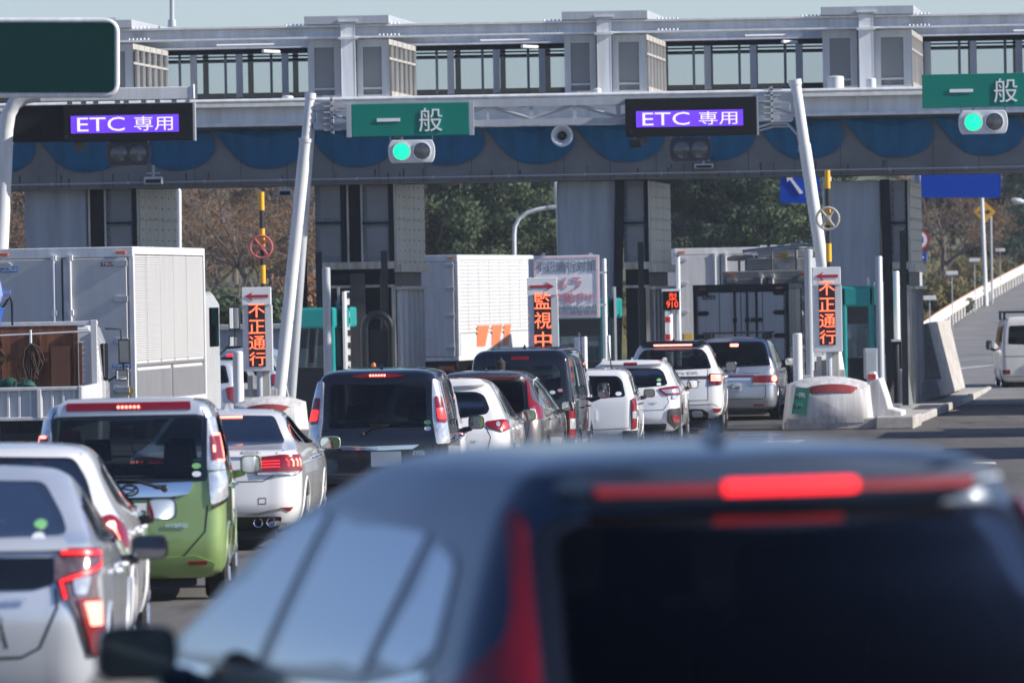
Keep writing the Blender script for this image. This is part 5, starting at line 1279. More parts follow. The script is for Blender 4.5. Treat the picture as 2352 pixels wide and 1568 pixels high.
o = c.patch('brake_lamp', sym([(0, 1.80), (.2, 1.79), (.33, 1.772), (.2, 1.757), (0, 1.75)]), lens_red, thick=.02, rad_=.01, ctr=(0, 1.775)); dots(c, 'lit_lamp', -.085, .085, 1.775, 6, .014, lens_hot, .03, o)
c.patch('chrome_garnish', sym([(0, .945), (.5, .955), (.42, .905), (0, .895)]), chrome, thick=.025, rad_=.01, K=4, ctr=(0, .925)); c.plate(.10, .79, m=mat('plate_blank', (.30, .36, .42), .6, var=.05), w=.36, h=.18)
c.lettering('HYBRID', .49, .875, .13, .02, chrome, .012); c.lettering('STAR', .49, .845, .15, .032, chrome, .012, shear=.2); c.wiper(-.18, 1.09, .14, 1.185); stickers(c, .60, 1.22, (sticker_g, sticker_w), .035)
c.gaps([[(.645, 1.14), (0, 1.12)], [(.66, .95), (.66, .6), (0, .58)], [(c.B.s_of(.9, 1.1), 1.1), (c.B.s_of(.95, .5), .5)], [(c.B.s_of(2.05, 1.1), 1.1), (c.B.s_of(2.05, .3), .3)]], .012)
chrome_line(c, [(.45, .94), (2.0, .96), (3.4, .98)], .02); c.mirror(3.05, 1.14, .2, .17, .13, p_black); handles(c, (1.2, 2.3), 1.0, chrome); c.finish(ws=(1.14, 1.7), belt=1.0); c.antenna(.8, 1.855, 'fin', p_black)
# 7 white hatchback crossover
c = Car('crossover_car', 'white crossover with curved black rear glass and round lamps, right of the black minivan', 1016, 74.5, -3.2, [(.22, .76, .2, 4.25, .2), (.3, .88, .06, 4.4, .25), (.55, .92, .0, 4.5, .3), (.78, .925, .02, 4.48, .32), (.95, .915, .05, 4.35, .3), (1.05, .895, .10, 4.0, .26), (1.12, .86, .17, 3.4, .22), (1.25, .80, .29, 3.05, .2), (1.4, .73, .45, 2.7, .2), (1.52, .66, .56, 2.35, .2), (1.60, .59, .62, 2.1, .2), (1.645, .46, .80, 1.85, .2), (1.66, .2, 1.15, 1.6, .1)], pw2)
c.fixroll(1010, 1.2); c.wheel(.95, .36); c.wheel(3.62, .36); c.archm = plastic
c.glass('rear_window', sym([(0, 1.50), (.45, 1.49), (.56, 1.44), (.64, 1.26), (.60, 1.20), (.3, 1.155), (0, 1.145)]), glass_dark, ctr=(0, 1.31)); c.patch('spoiler', sym([(0, 1.61), (.50, 1.60), (.56, 1.55), (0, 1.53)]), pw2, thick=.06, rad_=.02, K=4, ctr=(0, 1.57))
dlo(c, [[(.85, 1.2), (1.0, 1.40), (1.2, 1.45), (1.25, 1.16)], [(1.31, 1.14), (1.27, 1.46), (2.0, 1.49), (2.05, 1.11)], [(2.12, 1.11), (2.07, 1.49), (2.4, 1.42), (3.0, 1.12)]]); chrome_line(c, [(.8, 1.17), (1.25, 1.12), (2.1, 1.08), (3.1, 1.08)], .016)
c.both('tail_lamp', [(.58, 1.09), (.82, 1.12), (.97, 1.10), (.98, 1.0), (.82, .96), (.62, 1.03)], lens_red, thick=.02); c.both('lit_lamp', [(.86+.055*math.cos(a), 1.035+.045*math.sin(a)) for a in np.linspace(0, 2*math.pi, 13)[:-1]], lens_lit, thick=.03, K=2, rad_=0); c.both('reversing_lamp', [(.75+.03*math.cos(a), 1.055+.028*math.sin(a)) for a in np.linspace(0, 2*math.pi, 11)[:-1]], lens_clear, thick=.03, K=2, rad_=0)
c.lettering('CX-5', .42, .86, .14, .03, grey_steel, .012); c.gaps([[(.60, 1.03), (.66, .90), (.60, .66), (.5, .62), (0, .61)], [(c.B.s_of(1.28, 1.1), 1.1), (c.B.s_of(1.45, .5), .5)], [(c.B.s_of(2.08, 1.08), 1.08), (c.B.s_of(2.08, .35), .35)]], .009); c.plate(0, .84)
c.patch('bumper_trim', sym([(0, .42), (.9, .42), (.9, .25), (0, .25)]), plastic, thick=.012, K=3, ctr=(0, .33)); c.mirror(2.6, 1.12, .21, .15, .12, pw2); handles(c, (1.5, 2.3), .98); c.finish(ws=(1.15, 1.55), belt=1.0); c.antenna(1.1, 1.635, 'fin', pw2)
# 9 black van
K_VAN = [(.24, .74, .15, 4.5, .1), (.32, .82, .04, 4.6, .14), (.5, .845, .0, 4.68, .16), (.85, .85, .01, 4.68, .15), (1.1, .85, .02, 4.6, .13), (1.3, .83, .04, 4.35, .12), (1.6, .79, .10, 3.9, .11), (1.78, .76, .14, 3.6, .11), (1.86, .72, .18, 3.4, .12), (1.92, .62, .26, 3.2, .14), (1.945, .3, .6, 2.9, .1)]
c = Car('van', 'black square van with a lamp mirror at its roof edge and mirror-like side', 1192, 88, -5, K_VAN, p_black, cat='van', bow=.05)
c.fixroll(1194, 1.4); c.wheel(1.05, .33); c.wheel(3.6, .33)
c.glass('rear_window', sym([(0, 1.72), (.60, 1.71), (.66, 1.62), (.70, 1.20), (.64, 1.14), (0, 1.12)]), glass('glass_privacy3', (.24, .27, .29), .04, mx_=.3), ctr=(0, 1.42))
dlo(c, [[(.35, 1.22), (.38, 1.66), (1.4, 1.70), (1.4, 1.18)], [(1.5, 1.18), (1.5, 1.70), (2.5, 1.70), (2.5, 1.16)], [(2.6, 1.16), (2.6, 1.69), (3.1, 1.62), (3.8, 1.16)]], glass('glass_mirrorish', (.05, .06, .07), .22))
for sg in (1, -1):
    f = lambda P_: [(sg*a, b) for a, b in (P_ if sg > 0 else P_[::-1])]
    o = c.patch('tail_lamp', f([(.74, 1.12), (.86, 1.12), (.87, .56), (.74, .56)]), lens_red, thick=.02, rad_=.02); c.patch('clear_band', f([(.755, .86), (.855, .86), (.86, .70), (.755, .70)]), lens_clear, thick=.028, rad_=.01, K=2, parent=o)
strip_lamp(c, 'brake_lamp', -.14, .14, 1.80, .05, lens_red, .02)
mb = MB(); p = Vector(c.B.at(-.30, 1.80)); mb.tube([p, p+Vector((0, -.12, .02)), p+Vector((0, -.13, -.06))], .025, 8); mb.lathe(p+Vector((0, -.12, -.10)), (0, 0, 1), [(-.14, .05), (-.12, .075), (.05, .085), (.09, .05)], 14); mb.build('rear_mirror', plastic, c.root, world=False, smooth=True)
c.patch('window_shade', [(-.36, 1.60), (-.14, 1.60), (-.14, 1.30), (-.36, 1.30)], plastic, off=-.02, K=2); c.wiper(.05, 1.13, .45, 1.25); stickers(c, .50, 1.27, (sticker_w,), .04); stickers(c, .36, 1.26, (sticker_g,), .035); stickers(c, .62, 1.30, (mat('sticker_pink', (.6, .3, .3), .5),), .035)
c.gaps([[(.72, 1.8), (.72, .55), (0, .54)], [(c.B.s_of(1.45, 1.2), 1.7), (c.B.s_of(1.45, .5), .5)], [(c.B.s_of(2.55, 1.2), 1.7), (c.B.s_of(2.55, .3), .3)]], .012); c.plate(0, .78); c.mirror(3.75, 1.22, .2, .26, .15, p_black, rnd=.1); handles(c, (1.6, 2.75), 1.0, p_black); c.finish(ws=(1.2, 1.75), belt=1.05); c.antenna(1.0, 1.935, 'fin', p_black)
mb = MB()
for i in range(7): mb.box((0, .55+i*.42, 1.935-(.02 if i == 0 else 0)), (1.05, .10, .03))
mb.build('roof_rib', p_black, c.root, world=False, bevel=.012)
# 10 white estate
c = Car('estate_car', 'plain white estate car with a whip aerial and column lamps, right of the black van', 1339, 96, -3.5, [(.22, .72, .15, 4.1, .15), (.3, .80, .05, 4.15, .18), (.5, .84, .0, 4.2, .2), (.8, .845, .02, 4.2, .2), (.93, .835, .04, 4.0, .18), (1.0, .82, .06, 3.3, .16), (1.2, .77, .16, 2.95, .14), (1.35, .715, .26, 2.6, .14), (1.44, .66, .33, 2.3, .15), (1.485, .56, .45, 2.1, .16), (1.50, .25, .8, 1.9, .1)], pw, bow=.06)
c.fixroll(1347, 1.0); c.wheel(.85, .30); c.wheel(3.4, .30)
c.glass('rear_window', sym([(0, 1.39), (.52, 1.38), (.60, 1.30), (.66, 1.03), (0, 1.0)]), ctr=(0, 1.2)); dlo(c, [[(.35, 1.06), (.4, 1.34), (.95, 1.39), (1.0, 1.04)], [(1.07, 1.03), (1.04, 1.40), (1.8, 1.40), (1.85, 1.02)], [(1.92, 1.02), (1.88, 1.40), (2.2, 1.34), (2.85, 1.02)]])
for sg in (1, -1):
    f = lambda P_: [(sg*a, b) for a, b in (P_ if sg > 0 else P_[::-1])]
    o = c.patch('tail_lamp', f([(.76, 1.0), (.85, 1.0), (.90, .92), (.90, .50), (.76, .48)]), lens_red, thick=.02, rad_=.03); c.patch('clear_band', f([(.765, .78), (.895, .78), (.895, .66), (.765, .66)]), lens_clear, thick=.026, rad_=.01, K=2, parent=o)
c.both('bumper_end', [(.60, .46), (.98, .46), (.98, .26), (.60, .26)], plastic, thick=.02); c.gaps([[(.74, 1.0), (.72, .5), (0, .48)], [(c.B.s_of(1.03, 1.0), 1.0), (c.B.s_of(1.1, .5), .5)], [(c.B.s_of(1.87, 1.0), 1.0), (c.B.s_of(1.87, .3), .3)]], .009); c.plate(0, .72); stickers(c, .54, 1.08, (sticker_w,), .045)
c.mirror(2.4, 1.04, .2, .15, .12, plastic); handles(c, (1.25, 2.05), .88, plastic); c.finish(ws=(1.04, 1.43), belt=.9)
mb = MB(); mb.tube([(.35, 1.9, 1.47), (.30, 1.75, 1.95)], [.012, .006], 6); mb.build('antenna', plastic, c.root, world=False)
# 11 white crossover with roof rails
c = Car('crossover_car', 'white crossover with roof rails, black lower bumper corners and clear-centred red lamps', 1439, 102, -4.5, [(.28, .78, .22, 4.2, .2), (.36, .86, .07, 4.35, .25), (.55, .895, .0, 4.42, .28), (.8, .905, .02, 4.4, .28), (.95, .895, .05, 4.2, .26), (1.03, .875, .09, 3.5, .22), (1.12, .83, .16, 3.2, .2), (1.25, .765, .28, 2.9, .2), (1.38, .70, .42, 2.55, .2), (1.47, .64, .52, 2.3, .2), (1.53, .54, .68, 2.05, .2), (1.555, .25, 1.2, 1.8, .1)], pw)
c.fixroll(1446, 1.0); c.wheel(.9, .35); c.wheel(3.55, .35); c.archm = plastic
c.glass('rear_window', sym([(0, 1.42), (.50, 1.41), (.60, 1.34), (.68, 1.13), (.62, 1.10), (.3, 1.075), (0, 1.07)]), ctr=(0, 1.25)); c.patch('spoiler', sym([(0, 1.50), (.48, 1.49), (.56, 1.44), (0, 1.43)]), pw, thick=.07, rad_=.02, K=4, ctr=(0, 1.465)); o = strip_lamp(c, 'brake_lamp', -.12, .12, 1.445, .03, lens_red, .078)
c.patch('inner_lamp', [(-.10, 1.17), (.05, 1.17), (.05, 1.12), (-.10, 1.12)], lens_lit, off=.012, K=2)
dlo(c, [[(1.0, 1.12), (1.2, 1.33), (1.5, 1.39), (1.55, 1.08)], [(1.62, 1.07), (1.57, 1.40), (2.2, 1.41), (2.25, 1.05)], [(2.32, 1.05), (2.27, 1.41), (2.5, 1.36), (3.1, 1.05)]], glass('glass_mirrorish', (.05, .06, .07), .22))
for sg in (1, -1):
    f = lambda P_: [(sg*a, b) for a, b in (P_ if sg > 0 else P_[::-1])]
    o = c.patch('tail_lamp', f([(.50, 1.04), (.80, 1.08), (1.02, 1.07), (1.0, .93), (.62, .93)]), lens_red, thick=.02, rad_=.03); c.patch('clear_centre', f([(.56, 1.015), (.90, 1.035), (.93, .96), (.65, .955)]), lens_clear, thick=.027, rad_=.02, K=3, parent=o)
    c.patch('lower_clear', f([(.76, .92), (.90, .92), (.88, .85), (.76, .86)]), lens_clear, thick=.016, rad_=.01, K=2)
    o = c.patch('bumper_corner', f([(.68, .68), (.98, .70), (1.04, .45), (.80, .33), (.66, .45)]), plastic, thick=.02, rad_=.04); c.patch('fog_lamp', f([(.74, .56), (.92, .57), (.92, .44), (.78, .44)]), lens_red, thick=.03, rad_=.02, parent=o)
c.lettering('XV', .44, .80, .12, .035, grey_steel, .012); c.gaps([[(.64, 1.07), (.66, .94), (.70, .80), (.60, .67), (0, .66)], [(c.B.s_of(1.6, 1.05), 1.05), (c.B.s_of(1.6, .5), .5)], [(c.B.s_of(2.28, 1.05), 1.05), (c.B.s_of(2.28, .4), .4)]], .009); c.plate(0, .80); stickers(c, .52, 1.20, (sticker_g, sticker_w), .035)
c.patch('lower_bumper', sym([(0, .42), (.66, .42), (.62, .30), (0, .30)]), plastic, thick=.006, K=3, ctr=(0, .36)); c.rails(.95, 2.35, .55, lambda y: 1.495-.02*abs(y-1.6), mat('rail_silver', (.6, .6, .6), .35, metal=.6), .024, .085); c.antenna(1.0, 1.535, 'fin', pw)
c.mirror(2.6, 1.08, .21, .16, .12, plastic); handles(c, (1.8, 2.5), .92); c.finish(ws=(1.06, 1.46), belt=.93)
# 12 white sport utility with black roof
c = Car('sport_utility_car', 'large white sport utility car with black roof and a thin glowing brake line', 1545, 110.5, -3.5, [(.30, .82, .2, 4.6, .2), (.38, .93, .06, 4.75, .25), (.6, .98, .0, 4.82, .28), (.9, .985, .02, 4.8, .28), (1.08, .975, .05, 4.6, .26), (1.17, .95, .10, 4.2, .24), (1.24, .91, .15, 3.65, .2), (1.4, .84, .27, 3.3, .18), (1.58, .76, .42, 2.85, .18), (1.70, .69, .50, 2.5, .18), (1.77, .60, .55, 2.2, .18), (1.815, .45, .75, 1.95, .2), (1.825, .2, 1.1, 1.7, .1)], pw2)
c.fixroll(1545, 1.2); c.wheel(.95, .38, .26); c.wheel(3.87, .38, .26)
c.glass('rear_window', sym([(0, 1.66), (.56, 1.65), (.66, 1.55), (.76, 1.27), (0, 1.25)]), glass('glass_privacy3', (.24, .27, .29), .04, mx_=.3), ctr=(0, 1.45)); c.patch('roof_spoiler', sym([(0, 1.76), (.56, 1.75), (.64, 1.70), (.60, 1.68), (0, 1.69)]), p_black, thick=.08, rad_=.02, K=4, ctr=(0, 1.72)); strip_lamp(c, 'brake_strip', -.37, .37, 1.695, .022, lens_hot, .086)
dlo(c, [[(.75, 1.28), (.95, 1.52), (1.2, 1.60), (1.25, 1.26)], [(1.31, 1.26), (1.27, 1.61), (2.1, 1.62), (2.15, 1.24)], [(2.22, 1.24), (2.17, 1.62), (2.5, 1.55), (3.2, 1.24)]])
for sg in (1, -1):
    f = lambda P_: [(sg*a, b) for a, b in (P_ if sg > 0 else P_[::-1])]
    o = c.patch('tail_lamp', f([(.70, 1.16), (.98, 1.16), (.98, .95), (.70, .95)]), mat('lens_darkred', (.10, .004, .008), .14, coat=1.), thick=.02, rad_=.02)
    for zz in (1.12, 1.08, 1.04): c.patch('lit_lamp', f([(.74, zz+.015), (.95, zz+.015), (.95, zz-.013), (.74, zz-.013)]), lens_hot, thick=.028, rad_=.008, K=2, parent=o)
    c.patch('reflector', f([(.76, .42+.08), (.98, .50), (.93, .43), (.80, .43)]), lens_red, thick=.02, rad_=.01, K=2)
    o = c.patch('exhaust_frame', f([(.30, .50), (.58, .49), (.70, .40), (.66, .30), (.30, .30)]), p_black, thick=.012, rad_=.05); c.patch('exhaust', f([(.36, .46), (.56, .45), (.58, .35), (.36, .35)]), grey_steel, thick=.02, rad_=.04, K=3, parent=o)
c.strip('tailgate_trim', [(-.70, 1.10), (.70, 1.10)], .05, plastic, .012); c.lettering('ROVER', .20, 1.19, .62, .05, grey_steel, .014); c.patch('badge', [(.42+.035*math.cos(a), 1.02+.025*math.sin(a)) for a in np.linspace(0, 2*math.pi, 13)[:-1]], plastic, off=.012, rad_=0, K=2); c.patch('badge_tail', [(.46, 1.025), (.53, 1.025), (.53, 1.012), (.46, 1.012)], red_paint, off=.012, rad_=0, K=2)
c.gaps([[(.68, 1.25), (.68, .66), (0, .65)], [(0, .56), (.78, .58), (.9, .52)], [(c.B.s_of(1.28, 1.2), 1.2), (c.B.s_of(1.4, .6), .6)]], .011); c.plate(0, .93); c.mirror(2.75, 1.27, .22, .2, .13, p_black); handles(c, (1.5, 2.4), 1.08); c.finish(ws=(1.27, 1.70), belt=1.1, two=(1.715, p_black)); c.antenna(.95, 1.80, 'fin', p_black)
# 13 silver minivan
c = Car('minivan', 'silver low minivan with roof bars and a red lamp band stopped at the booth', 1687, 121, -6, [(.22, .78, .2, 4.6, .18), (.3, .87, .06, 4.75, .22), (.5, .91, .0, 4.82, .26), (.8, .915, .02, 4.8, .26), (1.0, .905, .04, 4.6, .24), (1.08, .89, .07, 4.1, .2), (1.14, .87, .11, 3.7, .18), (1.35, .81, .24, 3.3, .16), (1.55, .745, .38, 2.85, .16), (1.67, .69, .46, 2.5, .17), (1.74, .60, .55, 2.2, .18), (1.78, .3, .9, 1.9, .1)], p_silver2, cat='minivan')
c.fixroll(1686, 1.1); c.wheel(.95, .34); c.wheel(3.85, .34)
c.glass('rear_window', sym([(0, 1.68), (.58, 1.67), (.66, 1.60), (.78, 1.16), (0, 1.14)]), glass_dark, ctr=(0, 1.42)); strip_lamp(c, 'brake_lamp', -.1, .08, 1.60, .055, lens_hot, .014)
dlo(c, [[(.62, 1.2), (.8, 1.50), (1.3, 1.58), (1.35, 1.18)], [(1.42, 1.18), (1.38, 1.59), (2.3, 1.60), (2.35, 1.16)], [(2.42, 1.16), (2.37, 1.60), (2.7, 1.52), (3.5, 1.16)]])
o = c.patch('lamp_band', sym([(0, .945), (.92, .95), (1.0, .82), (.50, .80), (.42, .905), (0, .90)]), lens_red, thick=.02, rad_=.02, ctr=(0, .92)) if False else None
for sg in (1, -1):
    f = lambda P_: [(sg*a, b) for a, b in (P_ if sg > 0 else P_[::-1])]
    o = c.patch('tail_lamp', f([(.40, .95), (.95, .96), (1.02, .80), (.36, .80)]), lens_red, thick=.02, rad_=.03); c.patch('clear_band', f([(.38, .81), (.92, .815), (.90, .77), (.42, .76)]), lens_clear, thick=.018, rad_=.01, K=2); c.patch('lit_lamp', f([(.86+.075*math.cos(a), .885+.07*math.sin(a)) for a in np.linspace(0, 2*math.pi, 15)[:-1]]), lens_hot, thick=.03, rad_=0, K=2, parent=o)
c.strip('red_band', [(-.42, .945), (.42, .945)], .05, lens_red, .016); c.strip('chrome_garnish', [(-.34, .885), (.34, .885)], .05, chrome, .02); c.plate(-.02, .72, txt='28-48')
c.lettering('PRESTIGE', .40, 1.03, .34, .02, grey_steel, .012); c.gaps([[(0, .46), (.62, .46), (.66, .50), (.67, .74)], [(c.B.s_of(1.4, 1.1), 1.1), (c.B.s_of(1.5, .5), .5)]], .012); strip_lamp(c, 'reflector', .40, .62, .33, .03, lens_red, .012); strip_lamp(c, 'reflector', -.62, -.40, .33, .03, lens_red, .012)
for sg in (-1, 1): 
    mb = MB(); p = Vector(c.B.at(0, 1.07)); mb.tube([p+Vector((-.07, -.015, .06)), p+Vector((-.05, -.015, -.06))], .012, 6); mb.tube([p+Vector((.07, -.015, .06)), p+Vector((.05, -.015, -.06))], .012, 6); mb.tube([p+Vector((-.05, -.015, 0)), p+Vector((.05, -.015, 0))], .012, 6); mb.tube([p+Vector((.1*math.cos(a), -.012, .085*math.sin(a))) for a in np.linspace(0, 2*math.pi, 17)], .008, 5, False)
mb.build('emblem', chrome, c.root, world=False)
for yy in (1.15, 2.15):
    mb = MB(); mb.box((0, yy, 1.86), (1.5, .05, .035))
    for sx in (-.62, .62): mb.box((sx, yy, 1.79), (.16, .1, .14))
    mb.build('roof_bar', plastic, c.root, world=False, bevel=.012)
c.mirror(3.1, 1.2, .22, .17, .12, p_black); handles(c, (1.6, 2.6), 1.0); c.finish(ws=(1.18, 1.68), belt=1.05)
# 21 cars seen past the big truck
c = Car('crossover_car', 'blue grey crossover half hidden behind the left led notice', 545, 126, -7.5, K_SUV, paint('blue_silver', (.42, .52, .62), .5, .3), cat='car'); c.fixroll(548, 1.4)
c.glass('rear_window', sym([(0, 1.50), (.55, 1.49), (.64, 1.1), (0, 1.06)]), ctr=(0, 1.28)); strip_lamp(c, 'brake_lamp', -.36, -.05, 1.535, .05, lens_lit, .014); c.wheel(.92, .34); c.wheel(3.55, .34); dlo(c, [[(1.16, 1.12), (1.10, 1.475), (1.98, 1.505), (2.02, 1.10)]])
c.both('tail_lamp', [(.70, 1.1), (.86, 1.1), (.92, .85), (.74, .85)], lens_red, thick=.02); c.plate(0, .8); c.finish(ws=(1.10, 1.56), belt=1.0)
c = Car('hatchback_car', 'silver hatchback squeezed between the big box truck and the left led notice', 452, 118, -7.5, [(.22, .72, .15, 4.1, .15), (.3, .80, .05, 4.15, .18), (.5, .84, .0, 4.2, .2), (.8, .845, .02, 4.2, .2), (.93, .835, .04, 4.0, .18), (1.0, .82, .08, 3.3, .16), (1.2, .77, .22, 2.95, .14), (1.4, .69, .4, 2.5, .14), (1.49, .58, .55, 2.2, .16), (1.52, .25, .9, 1.9, .1)], p_silver); c.fixroll(450, 1.0)
c.glass('rear_window', sym([(0, 1.42), (.55, 1.41), (.68, 1.05), (0, 1.02)]), ctr=(0, 1.22)); c.wheel(.8, .3); c.wheel(3.3, .3); c.both('tail_lamp', [(.60, .94), (.84, .98), (.92, .80), (.80, .62), (.66, .70)], lens_red, thick=.02); dlo(c, [[(1.07, 1.03), (1.04, 1.40), (1.8, 1.40), (1.85, 1.02)]]); c.plate(0, .75); c.finish(ws=(1.04, 1.43), belt=.9)
# ================================================================ trucks
box_white = mat('box_white', (.47, .47, .465), .45, var=.18, scale=1.3, streak=True, dirt=(.48, .485, .48))
box_grey = mat('box_grey', (.30, .33, .36), .45, var=.1, streak=True)
box_bright = mat('box_bright', (.57, .58, .59), .42, var=.12, streak=True)
alu = mat('aluminium', (.50, .51, .52), .35, metal=.7, var=.12, streak=True)
def box_truck(name, label, px, d, yaw, w, L, zf, zt, skin, frame_m, ribs=True, doors=2, side_lower=None, zroll=2.5, dark_frame=False, ridge=.05, cab=True, group='box trucks at the toll gate'):
    k = FPX/d; py = 668+(CAM_H-zroll)*k; x = P(px, py, d).x
    t = empty(name, (x, d, ground_z(d)), label, 'truck', group, rad(yaw))
    h = zt-zf; W2 = w/2
    m = MB(); m.box((0, L/2+.03, zf+h/2), (w-.06, L, h-.04)); body = m.build('cargo_box', skin, t, world=False)
    # edge frame
    m = MB()
    for sx in (-1, 1):
        for yy in (.03, L): m.box((sx*(W2-.03), yy, zf+h/2), (.08, .09, h))
        m.box((sx*(W2-.02), L/2, zt-.06), (.07, L, .13)); m.box((sx*(W2-.02), L/2, zf+.06), (.07, L, .12))
    m.box((0, .02, zt-.08), (w, .09, .17)); m.box((0, .02, zf+.05), (w, .09, .1)); m.box((0, L, zt-.06), (w, .09, .12)); m.build('frame', frame_m, t, world=False, bevel=.012)
    # corrugated sides
    if ribs:
        m = MB(); n = int((h*.74-.2)/ridge)
        for sx in (-1, 1):
            for i in range(n):
                z = zt-.16-i*ridge; m.box((sx*(W2-.022), L/2, z), (.026, L-.16, ridge*.62))
            for i in range(1, int(L/1.2)): m.box((sx*(W2-.012), i*1.2, zf+h*.62), (.012, .02, h*.7))
        m.build('side_corrugation', skin, body, world=False)
    m = MB(); z1 = zf+h*.27
    for sx in (-1, 1):
        m.box((sx*(W2-.018), L/2, z1), (.05, L-.1, .05)); m.box((sx*(W2-.02), L*.27, zf+h*.135), (.03, L*.48, h*.2)); m.box((sx*(W2-.02), L*.76, zf+h*.135), (.03, L*.44, h*.2))
        for q in (.02, .52, .98): m.box((sx*(W2-.005), L*q, zf+h*.14), (.03, .05, h*.24))
    m.build('side_panel', alu if side_lower is None else side_lower, body, world=False, bevel=.006)
    # doors
    dw = (w-.2)/doors
    for i in range(doors):
        x0 = -W2+.1+i*dw
        m = MB(); m.box((x0+dw/2, -.015, zf+h/2-.03), (dw-.02, .05, h-.30)); o = m.build('rear_door', skin, t, world=False, bevel=.01)
        m = MB(); hx = x0+dw-.04 if i == doors-1 else x0+.04; sgn = -1 if i == doors-1 else 1
        for q in (.12, .42, .68, .9): m.prism([(hx-.05*sgn, zf+h*q-.05), (hx+.16*sgn, zf+h*q-.05), (hx+.22*sgn, zf+h*q), (hx+.16*sgn, zf+h*q+.05), (hx-.05*sgn, zf+h*q+.05)], -.075, -.04)
        m.build('hinge', grey_steel if not dark_frame else dark_steel, o, world=False, bevel=.006)
        m = MB(); bx = x0+.14 if i == doors-1 else x0+dw-.14
        m.tube([(bx, -.07, zf+.1), (bx, -.07, zt-.12)], .024, 10)
        for q in (.06, .3, .60, .94): m.box((bx, -.06, zf+h*q), (.09, .06, .09))
        m.box((bx+.12, -.08, zf+h*.22), (.22, .03, .035)); m.build('lock_rod', white_steel if not dark_frame else dark_steel, o, world=False, bevel=.004)
        m = MB(); m.box((x0+dw*.5, -.044, zf+h*.5), (.012, .01, h-.36)) if dark_frame else m.box((x0+(dw-.006 if i == 0 else .006), -.044, zf+h*.5), (.014, .012, h-.34)); m.build('seam', plastic, o, world=False)
    m = MB()
    for sx in (-1, 1): m.box((sx*(W2-.2), -.04, zt-.09), (.16, .03, .045))
    m.build('marker_lamp', orange_lens if not dark_frame else lens_red, t, world=False)
    # chassis, bumper, lamps, wheels
    m = MB(); m.box((0, L/2+.3, zf-.2), (.9, L, .3)); m.box((0, .05, .62), (w-.3, .12, .14)); m.box((0, .2, zf-.12), (w-.2, .12, .2)); m.build('chassis', dark_steel, t, world=False)
    for sx in (-1, 1):
        m = MB(); m.box((sx*(W2-.35), -.02, zf-.2), (.4, .05, .14)); m.build('tail_lamp', lens_red, t, world=False, bevel=.01)
        for yy in (L*.25, L+1.1):
            m = MB(); m.lathe((sx*(W2-.06), yy, .42), (-sx, 0, 0), [(0, .26), (.0, .36), (.03, .42), (.22, .42), (.25, .36)], 26); o = m.build('wheel', rubber, t, world=False, smooth=True); m = MB(); m.lathe((sx*(W2-.08), yy, .42), (sx, 0, 0), [(-.08, .26), (.0, .25), (-.06, .1), (.0, .06)], 20); m.build('rim', alu, o, world=False, smooth=True)
    m = MB(); m.box((0, -.03, zf-.05), (.36, .02, .17)); m.build('number_plate', plate_white, t, world=False)
    if cab:
        hc = min(zt-.45, 2.95); y0 = L+.18
        m = MB(); m.prism([(-W2+.05, .5), (W2-.05, .5), (W2-.05, hc-.25), (W2-.2, hc), (-W2+.2, hc), (-W2+.05, hc-.25)], y0, y0+1.6); o = m.build('cab', pw, t, world=False, bevel=.08)
        for sx in (-1, 1):
            m = MB(); m.prism([(0, 0), (.0, 0.001), (.0, .002)], 0, .01) if False else m.box((sx*(W2-.055), y0+.95, hc-.65), (.03, .9, .7)); m.build('side_window', glass_dark, o, world=False)
            m = MB(); xm = sx*(W2+.22); m.tube([(sx*(W2-.06), y0+1.55, hc-.15), (xm, y0+1.6, hc-.1), (xm, y0+1.6, hc-.9), (sx*(W2-.05), y0+1.5, hc-1.15)], .02, 8); m.box((xm, y0+1.55, hc-.5), (.2, .09, .42)); m.box((xm-.02*sx, y0+1.55, hc-.92), (.18, .09, .2)); mo = m.build('door_mirror', plastic, t, world=False, bevel=.02)
            m = MB(); m.box((xm, y0+1.50, hc-.5), (.165, .012, .37)); m.box((xm-.02*sx, y0+1.5, hc-.92), (.15, .012, .16)); m.build('mirror_face', mirror_m, mo, world=False)
    return t, zf, zt
def sticker_box(t, name, x, z, w, h, m, y=-.047, txt=None, tm=None):
    b = MB(); b.box((x, y, z), (w, .008, h)); o = b.build(name, m, t, world=False)
    if txt: text('lettering', txt, (x, y-.008, z), w*.9, h*.66, tm, o, .004, world=False)
# 14 big truck at the left
t, zf, zt = box_truck('box_truck', 'large pale box truck with stickered rear doors at the left behind the small dropside truck', 146, 95, -7.5, 2.40, 6.4, 1.0, 3.70, box_white, white_steel, zroll=2.4, ridge=.04)
blue_s = mat('sticker_blue', (.06, .2, .48), .5, var=.1, scale=12); dred = mat('sticker_darkred', (.22, .05, .06), .5); yel_s = mat('sticker_yellow', (.65, .42, .04), .5); gold_s = mat('sticker_gold', (.45, .30, .06), .5); wtx = sign_txt
sticker_box(t, 'maker_plate', -.90, 3.36, .30, .10, blue_s, txt='GEORGE', tm=wtx); sticker_box(t, 'maker_plate', .84, 3.42, .36, .07, dred, txt='TRUCKS', tm=wtx); sticker_box(t, 'name_sticker', .98, 1.72, .32, .06, blue_s, txt='SAFETY', tm=wtx); sticker_box(t, 'name_sticker', .98, 1.64, .30, .03, sticker_w); sticker_box(t, 'square_sticker', 1.00, 1.52, .10, .11, gold_s); sticker_box(t, 'base_sticker', .88, 1.12, .28, .07, blue_s)
b = MB(); b.lathe((1.1, -.05, 1.30), (0, -1, 0), [(0, .075), (.006, .075)], 20); b.build('round_sticker', yel_s, t, world=False)
for dz, mm in ((.05, sticker_w), (-.03, sticker_g)):
    b = MB(); b.lathe((.87, -.05, 1.32+dz), (0, -1, 0), [(0, .04), (.006, .04)], 16); b.build('round_sticker', mm, t, world=False)
